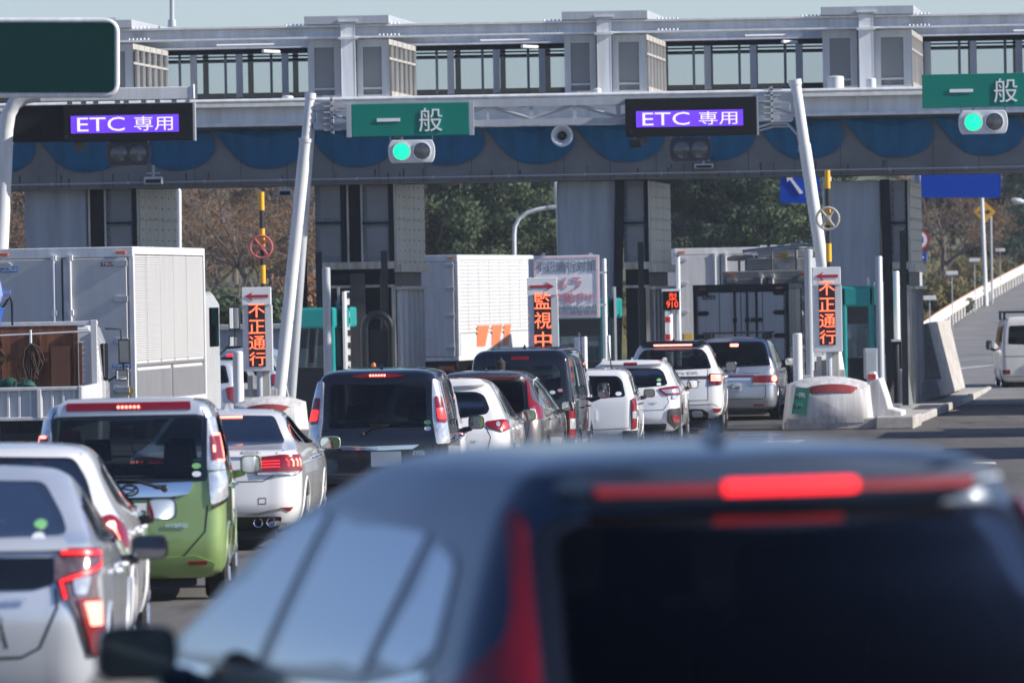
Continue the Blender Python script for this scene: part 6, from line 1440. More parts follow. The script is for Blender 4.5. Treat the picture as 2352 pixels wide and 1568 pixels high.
# 16 truck beyond the gate in the middle
t, zf, zt = box_truck('box_truck', 'tall white box truck with orange bars on its side, seen between the middle towers', 955, 153, -13.5, 2.35, 8.8, 1.0, 3.84, box_bright, white_steel, zroll=2.6, ridge=.1, side_lower=box_bright)
om = mat('orange_red_paint', (.80, .17, .06), .5, var=.04)
for i, (y0, wd) in enumerate(((2.0, 1.15), (3.7, 1.0), (5.1, .62))):
    b = MB(); x = 2.35/2+.012; z0, z1 = 1.36, 1.92; s = .28
    b.add([(x, y0, z0), (x, y0+wd*.8, z0), (x, y0+wd+s, z1), (x, y0+s*.3, z1), (x-.01, y0, z0), (x-.01, y0+wd*.8, z0), (x-.01, y0+wd+s, z1), (x-.01, y0+s*.3, z1)], [(0, 1, 2, 3), (4, 7, 6, 5), (0, 4, 5, 1), (1, 5, 6, 2), (2, 6, 7, 3), (3, 7, 4, 0)]); b.build('orange_bar', om, t, world=False)
# 17 grey-doored truck under the gate
t, zf, zt = box_truck('box_truck', 'box truck with dark framed grey double doors ahead of the silver minivan', 1703, 128, -6.5, 2.14, 4.6, .9, 2.90, box_grey, dark_steel, zroll=2.0, dark_frame=True, ridge=.075)
sticker_box(t, 'maker_plate', -.72, 2.62, .3, .09, dark_steel, txt='Truck', tm=grey_steel)
b = MB(); b.box((.35, -.045, 1.9), (.05, .05, 1.8)); b.box((.35, -.06, 2.1), (.26, .04, .09)); b.build('centre_bar', dark_steel, t, world=False, bevel=.01)
# unseen truck copies added beyond the right edge to shade the road
for xx, dd, lab in ((12.9, 104, 'unseen grey box truck added beyond the right edge to shade the road beside the bumper'), (11.9, 91, 'second unseen grey box truck added beyond the right edge to shade the road'), (14.5, 121, 'third unseen grey box truck added beyond the right edge to shade the road')):
    o = copy_thing(t); o.location = (xx, dd, 0); o['label'] = lab
# 18 lorry with rooftop gear ahead of it
t, zf, zt = box_truck('equipment_truck', 'grey lorry with folded lifting gear and pipes on its roof', 1762, 137.5, -7.5, 2.15, 6.0, 1.0, 3.22, box_grey, grey_steel, zroll=3.2, ribs=False)
b = MB(); b.box((.25, 1.4, zt+.16), (1.5, 2.4, .30)); b.box((.35, 1.2, zt+.42), (1.25, 1.4, .18)); b.build('machine_housing', grey_steel, t, world=False, bevel=.03)
b = MB(); b.prism([(-1.0, zt+.26), (-.35, zt+.26), (-.35, zt+.40), (-.8, zt+.42), (-1.0, zt+.34)], .3, 1.8); b.box((-.72, .5, zt+.13), (.06, .06, .28)); b.box((-.45, .6, zt+.13), (.24, .5, .26)); b.build('folded_hood', mat('hood_grey', (.35, .36, .37), .5), t, world=False, bevel=.03)
b = MB(); pts = [(-.6, .15, zt+.48), (-.2, .15, zt+.52), (.9, .15, zt+.60), (1.1, .2, zt+.58), (1.2, .3, zt+.4), (1.2, .4, zt+.05)]; b.tube(pts, .045, 10); b.tube([(p[0]*.9, p[1]+.35, p[2]+.02) for p in pts[:4]], .035, 8)
for xx in (.12, .70): b.tube([(xx, .1, zt), (xx, .1, zt+.5)], .035, 8)
for xx in (-.1, .15, .5, .85): b.box((xx, .3, zt+.58), (.16, .2, .09))
b.build('pipework', chrome, t, world=False, smooth=False)
sticker_box(t, 'caution_plate', .40, zt+.36, .22, .10, yel_s, y=.05); sticker_box(t, 'name_plate', .40, zt+.13, .26, .09, sticker_w, y=.05, txt='TREX', tm=blue_s)
# 19 tall white truck further on
t, zf, zt = box_truck('box_truck', 'tall bright white box truck seen past the right clad tower behind the roof gear', 1655, 150, 3.0, 2.42, 8.0, 1.0, 3.88, box_bright, white_steel, zroll=3.0, ridge=.09)
sticker_box(t, 'yellow_notice', -.88, 1.56, .22, .17, yel_s)
# 20 white van at the right edge
c = Car('van', 'white small van with a roof carrier cut by the right edge', 2366, 147, -1, [(.26, .62, .1, 3.3, .1), (.34, .70, .02, 3.36, .12), (.5, .735, .0, 3.4, .13), (.9, .74, .01, 3.4, .12), (1.1, .735, .02, 3.3, .11), (1.35, .71, .05, 3.1, .1), (1.65, .665, .10, 2.8, .09), (1.82, .63, .13, 2.55, .09), (1.92, .57, .18, 2.4, .1), (1.95, .3, .4, 2.2, .1)], mat('paint_cream', (.70, .70, .68), .35, coat=.6, var=.08), cat='van', bow=.03, taper=.02)
c.fixroll(2366, 1.2); c.wheel(.55, .28); c.wheel(2.6, .28)
c.glass('rear_window', sym([(0, 1.72), (.52, 1.71), (.56, 1.24), (0, 1.22)]), ctr=(0, 1.48)); dlo(c, [[(.3, 1.2), (.3, 1.7), (1.2, 1.7), (1.2, 1.18)], [(1.3, 1.18), (1.3, 1.7), (2.2, 1.66), (2.7, 1.18)]])
c.both('tail_lamp', [(.52, .58), (.72, .58), (.72, .46), (.52, .46)], lens_red, thick=.02); c.gaps([[(.66, 1.75), (.68, .4), (0, .4)], [(0, .92), (.66, .92)]], .014); c.plate(0, .62); c.mirror(2.5, 1.2, .16, .24, .14, plastic); c.finish(ws=(1.2, 1.8), belt=1.0)
mb = MB()
for yy in (.4, 1.2, 2.0): mb.box((0, yy, 2.06), (1.3, .05, .05))
for sx in (-.62, .62): mb.box((sx, 1.2, 2.06), (.06, 1.9, .06)); mb.box((sx, .42, 1.96), (.06, .06, .2)); mb.box((sx, 2.0, 1.96), (.06, .06, .2))
mb.build('roof_carrier', dark_steel, c.root, world=False, bevel=.008)
# 15 small dropside lorry with boarded load bed at the left
d = 88.0; zb, zg = .98, 1.50; w = 1.78
k = FPX/d; x = P(190, 925, d).x-w/2
t = empty('dropside_truck', (x, d, ground_z(d)), 'small white dropside truck with brown boards, hanging plants and blue tubs at the left edge', 'truck', None, rad(-1.0))
L = 3.3
m = MB()
m.box((0, .03, (zb+zg)/2), (w, .06, zg-zb))
for i in range(10): m.box((-w/2+.12+i*.17, -.012, (zb+zg)/2), (.05, .05, zg-zb-.06))
m.box((0, -.01, zg-.03), (w+.02, .1, .06)); m.box((0, -.01, zb+.03), (w+.02, .1, .06)); m.box((w/2-.03, -.02, (zb+zg)/2), (.06, .09, zg-zb+.02)); m.box((.22, -.04, (zb+zg)/2), (.07, .06, zg-zb-.06)); m.build('tailgate', box_bright, t, world=False, bevel=.012)
for sx in (-1, 1):
    m = MB(); m.box((sx*(w/2-.02), L/2, (zb+zg)/2), (.04, L, zg-zb)); m.build('side_gate', box_bright, t, world=False, bevel=.01)
m = MB(); m.box((0, L/2, zb-.04), (w-.02, L, .1)); m.box((0, L/2, zb-.2), (.8, L, .22)); m.build('load_bed', dark_steel, t, world=False)
wood = mat('brown_board', (.20, .075, .035), .7, var=.4, scale=3, streak=True)
hb = 2.43
m = MB(); m.box((-.14, L-.5, (zg+hb)/2-.05), (w-.1-.26, .05, hb-zg+.2)); m.build('load_board', wood, t, world=False)
m = MB()
for xx in (-.66, -.05, .55): m.box((xx, L-.56, (zg+hb)/2-.05), (.05, .05, hb-zg))
m.box((.30, L-.60, 1.75), (.3, .04, .7)); m.box((.62, L-.60, 1.7), (.05, .06, .9)); m.build('board_batten', mat('brown_batten', (.11, .045, .025), .7, var=.3), t, world=False)
m = MB(); m.tube([(-w/2, L-.62, hb-.15), (w/2-.1, L-.62, hb-.1)], .018, 6); m.box((w/2-.06, L-.5, (zg+hb)/2+.03), (.10, .1, hb-zg+.1)); m.box((0, L-.48, hb+.03), (w, .12, .07)); m.build('guard_frame', box_bright, t, world=False, bevel=.01)
cab_y = L+.08
m = MB(); m.prism([(-w/2+.04, .5), (w/2-.02, .5), (w/2-.0, 1.4), (w/2-.06, 2.15), (w/2-.16, 2.42), (-w/2+.2, 2.42), (-w/2+.1, 2.1)], cab_y, cab_y+1.5); o = m.build('cab', pw, t, world=False, bevel=.06)
m = MB(); m.box((w/2-.025, cab_y+.85, 1.82), (.04, .85, .6)); m.build('side_window', glass_dark, o, world=False)
m = MB()
for i in range(9): m.box((w/2-.10, cab_y-.012, 2.30-i*.09), (.10, .03, .04))
m.build('vent_slats', grey_steel, o, world=False)
m = MB()
for i in range(7): m.box((-w/2+.3+i*.2, cab_y+.5, 2.45), (.12, 1.0, .05))
m.build('roof_rib', box_bright, o, world=False, bevel=.02)
m = MB(); xm = w/2+.24; m.tube([(w/2-.05, cab_y+1.3, 2.36), (xm-.04, cab_y+1.35, 2.34), (xm-.0, cab_y+1.35, 1.65), (w/2-.02, cab_y+1.3, 1.5)], .018, 8); m.box((xm+.02, cab_y+1.3, 1.98), (.19, .08, .40)); m.box((xm-.03, cab_y+1.3, 1.60), (.20, .08, .17)); mo = m.build('door_mirror', plastic, t, world=False, bevel=.03)
m = MB(); m.box((xm+.02, cab_y+1.255, 1.98), (.15, .012, .35)); m.box((xm-.03, cab_y+1.255, 1.60), (.17, .012, .14)); m.build('mirror_face', mirror_m, mo, world=False)
for sx in (-1, 1):
    m = MB(); m.box((sx*.62, -.02, .74), (.34, .06, .13)); m.build('tail_lamp', lens_red, t, world=False, bevel=.01)
    m = MB(); m.box((sx*.66, .5, .55), (.28, .04, .5)); m.build('mud_flap', rubber, t, world=False)
    for yy in (.95, L+.9):
        m = MB(); m.lathe((sx*(w/2-.1), yy, .34), (-sx, 0, 0), [(0, .2), (.0, .3), (.03, .34), (.2, .34), (.22, .3)], 24); o = m.build('wheel', rubber, t, world=False, smooth=True); m = MB(); m.lathe((sx*(w/2-.12), yy, .34), (sx, 0, 0), [(-.06, .2), (.0, .19), (-.05, .06)], 16); m.build('rim', alu, o, world=False, smooth=True)
m = MB(); m.box((0, .0, .74), (1.3, .05, .1)); m.box((.15, -.03, .72), (.33, .015, .16))
for i in range(8): m.lathe((-.1+i*.12, .03, zb-.10), (0, -1, 0), [(0, .03), (.05, .02)], 8)
m.build('rear_beam', dark_steel, t, world=False)
# load: blue tubs, hanging bundles, green bag
def at_bed(lx, ly, z): 
    a = rad(-1.0); return Vector((x+lx*math.cos(a)-ly*math.sin(a), d+lx*math.sin(a)+ly*math.cos(a), z))
bl = mat('blue_plastic', (.02, .10, .42), .35, var=.15); bl2 = mat('pale_blue_plastic', (.20, .28, .62), .35, var=.15)
q = at_bed(-.92, L-.7, 0); tb = empty('plastic_tub', (q.x, q.y, 2.4), 'dark blue tub with a wire handle on top of the brown boards', 'tub')
m = MB(); m.lathe((q.x, q.y, 2.40), (0, 0, 1), [(0, .26), (.30, .34), (.31, .36), (.33, .36), (.32, .32), (.05, .25)], 20); m.build('body', bl, tb, smooth=True)
m = MB(); m.tube([(q.x+.30, q.y, 2.70), (q.x+.40, q.y, 2.85), (q.x+.44, q.y, 2.9), (q.x+.47, q.y, 2.8), (q.x+.47, q.y, 2.45)], .018, 8); m.build('handle', dark_steel, tb, smooth=True)
tb = empty('plastic_tub', (q.x, q.y, 2.7), 'pale blue crumpled tub stacked in the dark blue tub at the left edge', 'tub')
m = MB(); m.lathe((q.x-.03, q.y, 2.72), (0, 0, 1), [(0, .28), (.2, .33), (.42, .35), (.6, .28), (.66, .18), (.6, .1)], 22)
m.v = [(a+.035*math.sin(a*23+c_*17)+.02*math.sin(c_*41), b+.03*math.sin(b*19+c_*13), c_+.02*math.sin(a*31+b*27)) for a, b, c_ in m.v]; m.build('body', bl2, tb, smooth=True)
m = MB(); m.box((q.x+.3, q.y, 2.98), (.3, .08, .06)); m.build('rim', bl2, tb)
twig = mat('dry_plant', (.05, .028, .018), .8, var=.4, scale=6)
for lx, z, lab in ((-.78, 2.05, 'dry brown plant bundle hanging at the left on the brown boards'), (-.16, 1.95, 'dark coiled bundle of cord hanging in the middle of the brown boards')):
    q = at_bed(lx, L-.72, z); tb = empty('hanging_bundle', q, lab, 'bundle'); m = MB()
    for i in range(30):
        a = random.uniform(-1, 1)*(.5+.5*random.random()); h = random.uniform(.2, .5); p1 = q+Vector((a*.16, random.uniform(-.05, .05), random.uniform(-.05, .12))); m.tube([q+Vector((0, 0, .22)), p1, p1+Vector((a*.1+random.uniform(-.06, .06), 0, -h*.5)), p1+Vector((a*.02+random.uniform(-.06, .06), 0, -h))], .011, 5)
    m.build('strands', twig, tb); m = MB(); m.tube([q+Vector((0, 0, .2)), q+Vector((0, .0, .42))], .02, 6); m.build('hook', white_steel, tb)
q = at_bed(-.16, .35, 1.42); tb = empty('green_bag', q, 'crumpled dark green bag lying behind the white tailgate', 'bag'); m = MB()
for i in range(7):
    c_ = q+Vector((random.uniform(-.2, .25), random.uniform(-.05, .1), random.uniform(0, .16))); m.lathe(c_, (random.uniform(-.4, .4), .2, 1), [(-.10, .02), (-.07, .09), (0, .13), (.07, .09), (.11, .01)], 14)
m.build('body', mat('green_cloth', (.01, .07, .05), .6, var=.4, scale=8), tb, smooth=True); m = MB(); m.tube([q+Vector((.1, -.1, .1)), q+Vector((.15, -.12, .22)), q+Vector((.05, -.1, .2))], .015, 6); m.build('tie', mat('green_cloth2', (.02, .1, .07), .6), tb)
# ================================================================ trees, hillside furniture
def leaf_mat(name, cols, rough=.75):
    m = bpy.data.materials.new(name); m.use_nodes = True; n = m.node_tree.nodes; L = m.node_tree.links; b = n['Principled BSDF']
    g = n.new('ShaderNodeNewGeometry'); r = n.new('ShaderNodeValToRGB'); r.color_ramp.interpolation = 'LINEAR'
    el = r.color_ramp.elements; el[0].color = (*cols[0], 1); el[1].color = (*cols[-1], 1)
    for i, c in enumerate(cols[1:-1]): e = el.new((i+1)/(len(cols)-1)); e.color = (*c, 1)
    L.new(g.outputs['Random Per Island'], r.inputs[0]); L.new(r.outputs[0], b.inputs['Base Color']); b.inputs['Roughness'].default_value = rough; b.inputs['Specular IOR Level'].default_value = .25
    tr = n.new('ShaderNodeBsdfTranslucent'); L.new(r.outputs[0], tr.inputs[0]); mx = n.new('ShaderNodeMixShader'); mx.inputs[0].default_value = .25
    L.new(b.outputs[0], mx.inputs[1]); L.new(tr.outputs[0], mx.inputs[2]); L.new(mx.outputs[0], n['Material Output'].inputs[0]); return m
bark = mat('bark', (.075, .058, .045), .9, var=.35, scale=5, bump=.3, streak=True)
bark_pale = mat('bark_pale', (.15, .125, .11), .9, var=.35, scale=5, streak=True)
ever = leaf_mat('leaf_evergreen', [(.022, .048, .036), (.042, .078, .05), (.066, .105, .066), (.03, .06, .042)])
ever2 = leaf_mat('leaf_olive', [(.046, .078, .042), (.078, .115, .062), (.115, .15, .085), (.05, .085, .05)])
brownl = leaf_mat('leaf_brown', [(.14, .075, .04), (.22, .13, .07), (.28, .17, .09), (.17, .12, .05)])
shrubm = leaf_mat('leaf_shrub', [(.06, .075, .025), (.12, .12, .045), (.18, .13, .06), (.20, .15, .08)])
orangel = leaf_mat('leaf_orange', [(.30, .15, .09), (.38, .20, .12), (.26, .16, .08), (.2, .14, .06)])
def leaves(V, F, c, rx, rz, n, size, rng, hollow=.35):
    d = rng.normal(size=(n, 3)); d /= np.linalg.norm(d, axis=1)[:, None]; r = hollow+(1-hollow)*rng.random(n)**.6
    p = c+d*r[:, None]*np.array([rx, rx, rz])
    a = rng.normal(size=(n, 3)); a /= np.linalg.norm(a, axis=1)[:, None]; b = np.cross(a, d); b /= np.linalg.norm(b, axis=1)[:, None]+1e-9
    s = size*(.6+.8*rng.random(n))[:, None]; k = len(V)
    for q in zip(p-a*s-b*s*.5, p+a*s*.2-b*s*.6, p+a*s+b*s*.3, p-a*s*.3+b*s*.6): V.extend(map(tuple, q))
    F.extend([(k+4*i, k+4*i+1, k+4*i+2, k+4*i+3) for i in range(n)])
def grow(mb, p, dir_, L, r, depth, tips, rng, spread=.55, kids=(2, 4)):
    q = p; pts = [Vector(p)]; dd = Vector(dir_)
    for i in range(3):
        dd = (dd+Vector(rng.normal(size=3)*.13)+Vector((0, 0, .04))).normalized(); q = q+dd*(L/3); pts.append(Vector(q))
    mb.tube(pts, [r*(1-.13*i) for i in range(4)], 5 if depth < 2 else 4, False)
    tips.append(np.array(q))
    if depth <= 0: return
    for i in range(rng.integers(kids[0], kids[1]+1)):
        a = Vector(rng.normal(size=3)).normalized(); nd = (dd+a*spread*1.5).normalized()
        grow(mb, pts[rng.integers(1, 4)], nd, L*rng.uniform(.6, .85), r*.62, depth-1, tips, rng, spread, kids)
def make_tree(name, label, group, H, R, leafm, seed, kind='round', cat='tree', nleaf=5200, size=.17, bk=None):
    rng = np.random.default_rng(seed); t = empty(name, (0, 0, 0), label, cat, group); t['H'] = H; mb = MB(); tips = []
    if kind == 'bare':
        mb.tube([(0, 0, -1), (0.05, 0, H*.2), (.1, .05, H*.34)], [H*.022, H*.018, H*.015], 8)
        for i in range(6): grow(mb, Vector((.05, 0, H*rng.uniform(.12, .34))), Vector((rng.normal()*.6, rng.normal()*.6, 1)).normalized(), H*.24, H*.011, 5, tips, rng, .55, (2, 3))
    else:
        mb.tube([(0, 0, -1), (.05, 0, H*.3), (0, .06, H*.62), (0.03, 0, H*.9)], [H*.026, H*.02, H*.013, H*.004], 8)
        for i in range(9):
            z = H*(.22+.62*i/9); a = rng.uniform(0, 6.28); grow(mb, Vector((0, 0, z)), Vector((math.cos(a), math.sin(a), .35)).normalized(), R*.75*(1-.35*i/9), H*.008, 1, tips, rng)
    mb.build('trunk', bk or bark, t, world=False)
    V = []; F = []
    if kind == 'bare':
        idx = rng.choice(len(tips), min(len(tips), 400), False)
        for i in idx: leaves(V, F, tips[i], .5, .4, max(1, nleaf//400), size, rng, 0.)
    else:
        nl = 46
        for i in range(nl):
            f = rng.random()**.8; a = rng.uniform(0, 6.28); zz = H*(.12+.86*f)
            rr = R*(1-.75*max(0, f-.35)/.65)*math.sqrt(rng.uniform(.15, 1)) if kind == 'cone' else R*math.sqrt(max(.02, 1-((f-.45)/.58)**2))*math.sqrt(rng.uniform(.1, 1))
            s = R*rng.uniform(.22, .42); leaves(V, F, np.array([rr*math.cos(a), rr*math.sin(a), zz]), s, s*rng.uniform(.5, .75), nleaf//nl, size, rng)
    link_mesh('crown', V, F, leafm, None, t, world=False)
    return t
def place(t, px, d, first, label, s=1., py=600):
    o = t if first else copy_thing(t); p = P(px, py, d); zb = hill_z(p.x, d)-.2; s = min(s, (2.85+.0300*d-zb)/(t.get('H', 1.5)*1.12)); o.location = (p.x, d, zb); o.rotation_euler = (0, 0, random.uniform(0, 6.28)); o.scale = (s, s, s*random.uniform(.95, 1.05)); o['label'] = label; return o
GT = 'trees on the slope beyond the gate'
ev = make_tree('evergreen_tree', 'x', GT, 11, 3.6, ever, 3, 'cone', nleaf=17000, size=.11)
ol = make_tree('broadleaf_tree', 'x', GT, 9, 3.8, ever2, 5, 'round', nleaf=17000, size=.11)
br = make_tree('bare_tree', 'x', GT, 10, 4, brownl, 9, 'bare', nleaf=5200, size=.055, bk=bark_pale)
ev2 = make_tree('evergreen_tree', 'x', GT, 10, 3.4, ever, 12, 'round', nleaf=17000, size=.11)
f = {id(ev): 1, id(ol): 1, id(br): 1, id(ev2): 1}
def pl(t, px, d, lab, s=1.):
    while P(px, 600, d).x > ramp_edge(d)[0]-1.8 and d < 420: d += 3
    place(t, px, d, f[id(t)] == 1, lab, s); f[id(t)] = 0
for px, d, s, lab in ((440, 196, 1.05, 'brown half bare tree right of the curved lamp arm'), (560, 184, .95, 'brown half bare tree directly behind the striped pole with the red ring'), (660, 206, 1.15, 'brown half bare tree behind the left slanted pole'), (500, 222, 1.2, 'far brown half bare tree between the two nearer brown trees'), (720, 192, .9, 'brown and orange tree at the edge of the left riveted tower'), (-10, 200, 1., 'brown half bare tree at the left edge under the beam'), (610, 232, 1.25, 'farthest brown half bare tree behind the left led notice'), (380, 226, 1.2, 'brown half bare tree hidden mostly by the left clad tower'), (2165, 248, .9, 'brown bare tree above the shrub bank left of the yellow diamond sign')):
    pl(br, px, d, lab, s)
for px, d, s, lab in ((1000, 236, 1.1, 'dark evergreen at the left end of the gap above the middle truck'), (1230, 250, 1.2, 'dark evergreen left of the lamp post above the middle truck'), (1120, 262, 1.35, 'tallest dark evergreen in the gap above the middle truck'), (1570, 215, 1.15, 'dark evergreen just right of the right clad tower'), (1650, 222, 1.2, 'dark evergreen above the white truck roof'), (1730, 214, 1.1, 'dark evergreen left of the blue arrow sign'), (1800, 226, 1.15, 'dark evergreen behind the blue arrow sign'), (1300, 240, 1.2, 'dark evergreen behind the smooth middle pillar'), (930, 255, 1.3, 'dark evergreen behind the wide clad tower'), (2330, 262, 1.1, 'dark evergreen at the right edge above the guard rail'), (2500, 420, 1.5, 'dark evergreen beyond the right edge')):
    pl(ev, px, d, lab, s)
for px, d, s, lab in ((1060, 212, .8, 'olive green round tree above the left half of the middle truck'), (1165, 206, .74, 'olive green round tree above the right half of the middle truck'), (1245, 214, .8, 'olive green tree in front of the lamp post by the middle pillar'), (980, 205, .66, 'low olive tree beside the wide clad tower above the middle truck'), (1835, 205, .85, 'yellow green tree below the blue arrow sign')):
    pl(ol, px, d, lab, s)
for px, d, s, lab in ((1610, 238, 1.2, 'dense green tree behind the tall white truck'), (1690, 243, 1.25, 'dense green tree above the roof gear'), (1770, 240, 1.2, 'dense green tree behind the arrow of the blue sign'), (1860, 236, 1.2, 'dense green tree behind the right slanted pole'), (1530, 244, 1.25, 'dense green tree at the edge of the right clad tower'), (2300, 246, .72, 'rounded dark tree right of the yellow diamond sign'), (2270, 300, 1.3, 'dark tree above the blank blue sign'), (2190, 310, 1.3, 'dark tree behind the blank blue sign'), (1080, 290, 1.6, 'far dark tree behind the middle truck gap'), (1200, 300, 1.6, 'farthest dark tree behind the lamp post gap'), (2360, 236, .8, 'dark rounded tree above the right end of the guard rail')):
    pl(ev2, px, d, lab, s)
br2 = make_tree('russet_tree', 'x', GT, 9, 4.2, leaf_mat('leaf_russet', [(.09, .06, .045), (.13, .085, .06), (.17, .11, .075), (.08, .075, .05)]), 21, 'round', nleaf=12000, size=.09, bk=bark_pale); f[id(br2)] = 1
for px, d, s, lab in ((20, 214, 1.2, 'dense russet tree at the left edge behind the smooth pillar'), (450, 246, 1.3, 'dense russet tree far behind the lamp arm'), (540, 254, 1.35, 'dense russet tree far behind the striped pole'), (625, 250, 1.3, 'dense russet tree far behind the left led notice'), (700, 248, 1.3, 'dense russet tree far behind the left slanted pole'), (-60, 230, 1.3, 'dense russet tree beyond the left edge'), (90, 236, 1.3, 'dense russet tree hidden by the leftmost pillar'), (2130, 285, 1.1, 'dense russet tree on the bank left of the diamond sign')): pl(br2, px, d, lab, s)
# shrubs
def make_shrub(name, seed, m, R=1.4, H=1.5):
    rng = np.random.default_rng(seed); t = empty(name, (0, 0, 0), 'x', 'shrub', 'shrubs on the bank'); mb = MB()
    for i in range(9):
        a = rng.uniform(0, 6.28); mb.tube([(0, 0, -.3), (math.cos(a)*R*.4, math.sin(a)*R*.4, H*.5), (math.cos(a)*R*.6, math.sin(a)*R*.6, H*.9)], [.03, .02, .008], 4)
    mb.build('stems', bark_pale, t, world=False); V = []; F = []
    for i in range(22):
        a = rng.uniform(0, 6.28); r = R*math.sqrt(rng.random()); s = rng.uniform(.3, .5); leaves(V, F, np.array([r*math.cos(a), r*math.sin(a), H*(.2+.7*rng.random()*(1-.5*r/R))]), s, s*.7, 120, .075, rng, .2)
    link_mesh('foliage', V, F, m, None, t, world=False); return t
sh1 = make_shrub('shrub', 31, shrubm); sh2 = make_shrub('shrub', 32, ever2, 1.3, 1.7); sh3 = make_shrub('shrub', 33, orangel, 1.2, 1.5)
f.update({id(sh1): 1, id(sh2): 1, id(sh3): 1})
names = ['at the foot of the speed sign', 'below the small blue arrow sign', 'behind the first white delineator', 'behind the second white delineator', 'behind the third white delineator', 'left of the yellow diamond post', 'right of the yellow diamond post', 'near the far end of the guard rail', 'high on the bank under the blank blue sign', 'high on the bank left of the diamond sign', 'above the concrete barrier wall', 'behind the bend of the guard rail', 'low on the bank beside the clad tower', 'at the upper left of the bank', 'in the middle of the bank', 'far up the bank by the dark trees']
for i, (px, d) in enumerate(((2125, 178), (2135, 190), (2165, 200), (2200, 212), (2235, 226), (2240, 236), (2290, 250), (2335, 262), (2180, 240), (2230, 250), (2130, 168), (2150, 186), (2118, 196), (2140, 232), (2190, 222), (2280, 272))):
    t = (sh1, sh1, sh2, sh1)[i % 4]; pl(t, px, d, ('brownish' if t is sh1 else 'green')+' shrub '+names[i], random.uniform(.8, 1.25))
for i, (px, d, lab) in enumerate(((1860, 188, 'orange brown shrub just left of the right led notice top'), (1815, 190, 'orange brown shrub above the roof gear pipes'), (700, 176, 'orange shrub right of the left slanted pole'))): pl(sh3, px, d, lab, 1.5)
for i, (px, d, lab) in enumerate(((530, 172, 'green shrub behind the truck mirror'), (560, 176, 'green shrub left of the left led notice'), (640, 178, 'green shrub behind the left led notice'), (500, 180, 'green shrub right of the big box truck'))): pl(sh2, px, d, lab, 1.3)
# leaf litter / grass on the bank
rng = np.random.default_rng(77); V = []; F = []
for i in range(9000):
    d = rng.uniform(162, 300); ex, ez = ramp_edge(d); xx = ex-.9-rng.random()**1.5*14; z = hill_z(xx, d); h = rng.uniform(.12, .4); a = rng.uniform(0, 3.14); k = len(V); w = rng.uniform(.03, .1)
    V += [(xx-w*math.cos(a), d-w*math.sin(a), z-.05), (xx+w*math.cos(a), d+w*math.sin(a), z-.05), (xx+rng.normal()*.1, d+rng.normal()*.1, z+h)]; F.append((k, k+1, k+2))
o = link_mesh('bank_grass', V, F, shrubm); tag(o, 'rough dry grass on the bank left of the guard rail', 'grass', kind='stuff')
# ---------------------------------------------------------------- guard rail of the slip road
t = empty('guard_rail', (ramp_edge(150)[0], 150, ramp_edge(150)[1]), 'white corrugated guard rail curving up the slip road at the right', 'guard rail')
rail_w = mat('rail_white', (.74, .74, .72), .45, var=.15, streak=True, dirt=(.5, .44, .38))
ds = [150+i*2.5 for i in range(0, 66)]; prof = [(.0, .84), (.05, .80), (.05, .71), (.0, .67), (.0, .60), (.05, .56), (.05, .47), (.0, .43)]
V = []; F = []
for d in ds:
    x, z = ramp_edge(d); x -= .25; drop = .0
    for a, b in prof: V.append((x+a, d, z+b))
n = len(prof)
for i in range(len(ds)-1):
    for j in range(n-1): F.append((i*n+j, i*n+j+1, (i+1)*n+j+1, (i+1)*n+j))
o = link_mesh('beam', V, F, rail_w, None, t); sd = o.modifiers.new('thick', 'SOLIDIFY'); sd.thickness = .02
m = MB()
for i, d in enumerate(ds):
    if i % 1 == 0:
        x, z = ramp_edge(d); m2 = MB(); m2.tube([(x-.33, d, z-.4), (x-.33, d, z+.80)], .06, 8); m2.build('post', rail_w, t, smooth=True)
m = MB(); rst = [(ramp_edge(d)[0]-.25, d, ramp_edge(d)[1]+.855) for d in ds]; m.tube(rst, .02, 5); m.build('rusty_edge', mat('rust', (.36, .17, .09), .8, var=.4, scale=4), t)
# signs and posts on the ramp side
def delineator(px, py, d, lab):
    c = P(px, py, d); z0 = hill_z(c.x, d); t = empty('delineator', (c.x, d, z0), lab, 'delineator', 'white delineators beside the guard rail')
    m = MB(); m.tube([(c.x, d, z0-.2), (c.x, d, c.z)], .018, 8); m.build('post', grey_steel, t); m = MB(); m.box((c.x, d-.03, c.z), (.42, .04, .14)); m.build('plate', sign_white, t, bevel=.01); m = MB(); m.lathe((c.x+.3, d-.03, z0+.55), (0, -1, 0), [(0, .08), (.02, .08)], 12); m.build('orange_disc', orange_lens, t); m = MB(); m.tube([(c.x+.3, d, z0+.5), (c.x+.3, d, z0-.2)], .02, 6); m.tube([(c.x+.3, d, z0+.2), (c.x, d, z0+.2)], .015, 5); m.build('stake', grey_steel, t)
for px, py, d, lab in ((2122, 788, 172, 'lowest white delineator beside the concrete barrier wall'), (2135, 684, 186, 'second white delineator up the guard rail'), (2186, 627, 205, 'third white delineator up the guard rail'), (2238, 597, 226, 'fourth white delineator below the yellow diamond sign'), (2297, 574, 250, 'highest white delineator near the right edge')): delineator(px, py, d, lab)
d = 240; c = P(2262, 487, d); z0 = hill_z(P(2262, 600, d).x, d); t = empty('diamond_sign', (c.x, d, z0), 'yellow diamond sign with a black arrow behind a white post', 'road sign')
r = 25*d/FPX; m = MB(); m.prism([(c.x-r, c.z), (c.x, c.z-r), (c.x+r, c.z), (c.x, c.z+r)], d, d+.03); m.build('plate', yellow, t)
ar = [(-.28, .03), (.08, .03), (.08, .12), (.28, 0), (.08, -.12), (.08, -.03), (-.28, -.03)]; m = MB(); m.prism([(c.x+a, c.z+b) for a, b in ar], d-.02, d-.008); m.build('arrow', black_paint, t); m = MB(); m.tube([(c.x+.25, d+.08, z0-.3), (c.x+.25, d+.08, c.z+.2)], .05, 8); m.build('post', grey_steel, t)
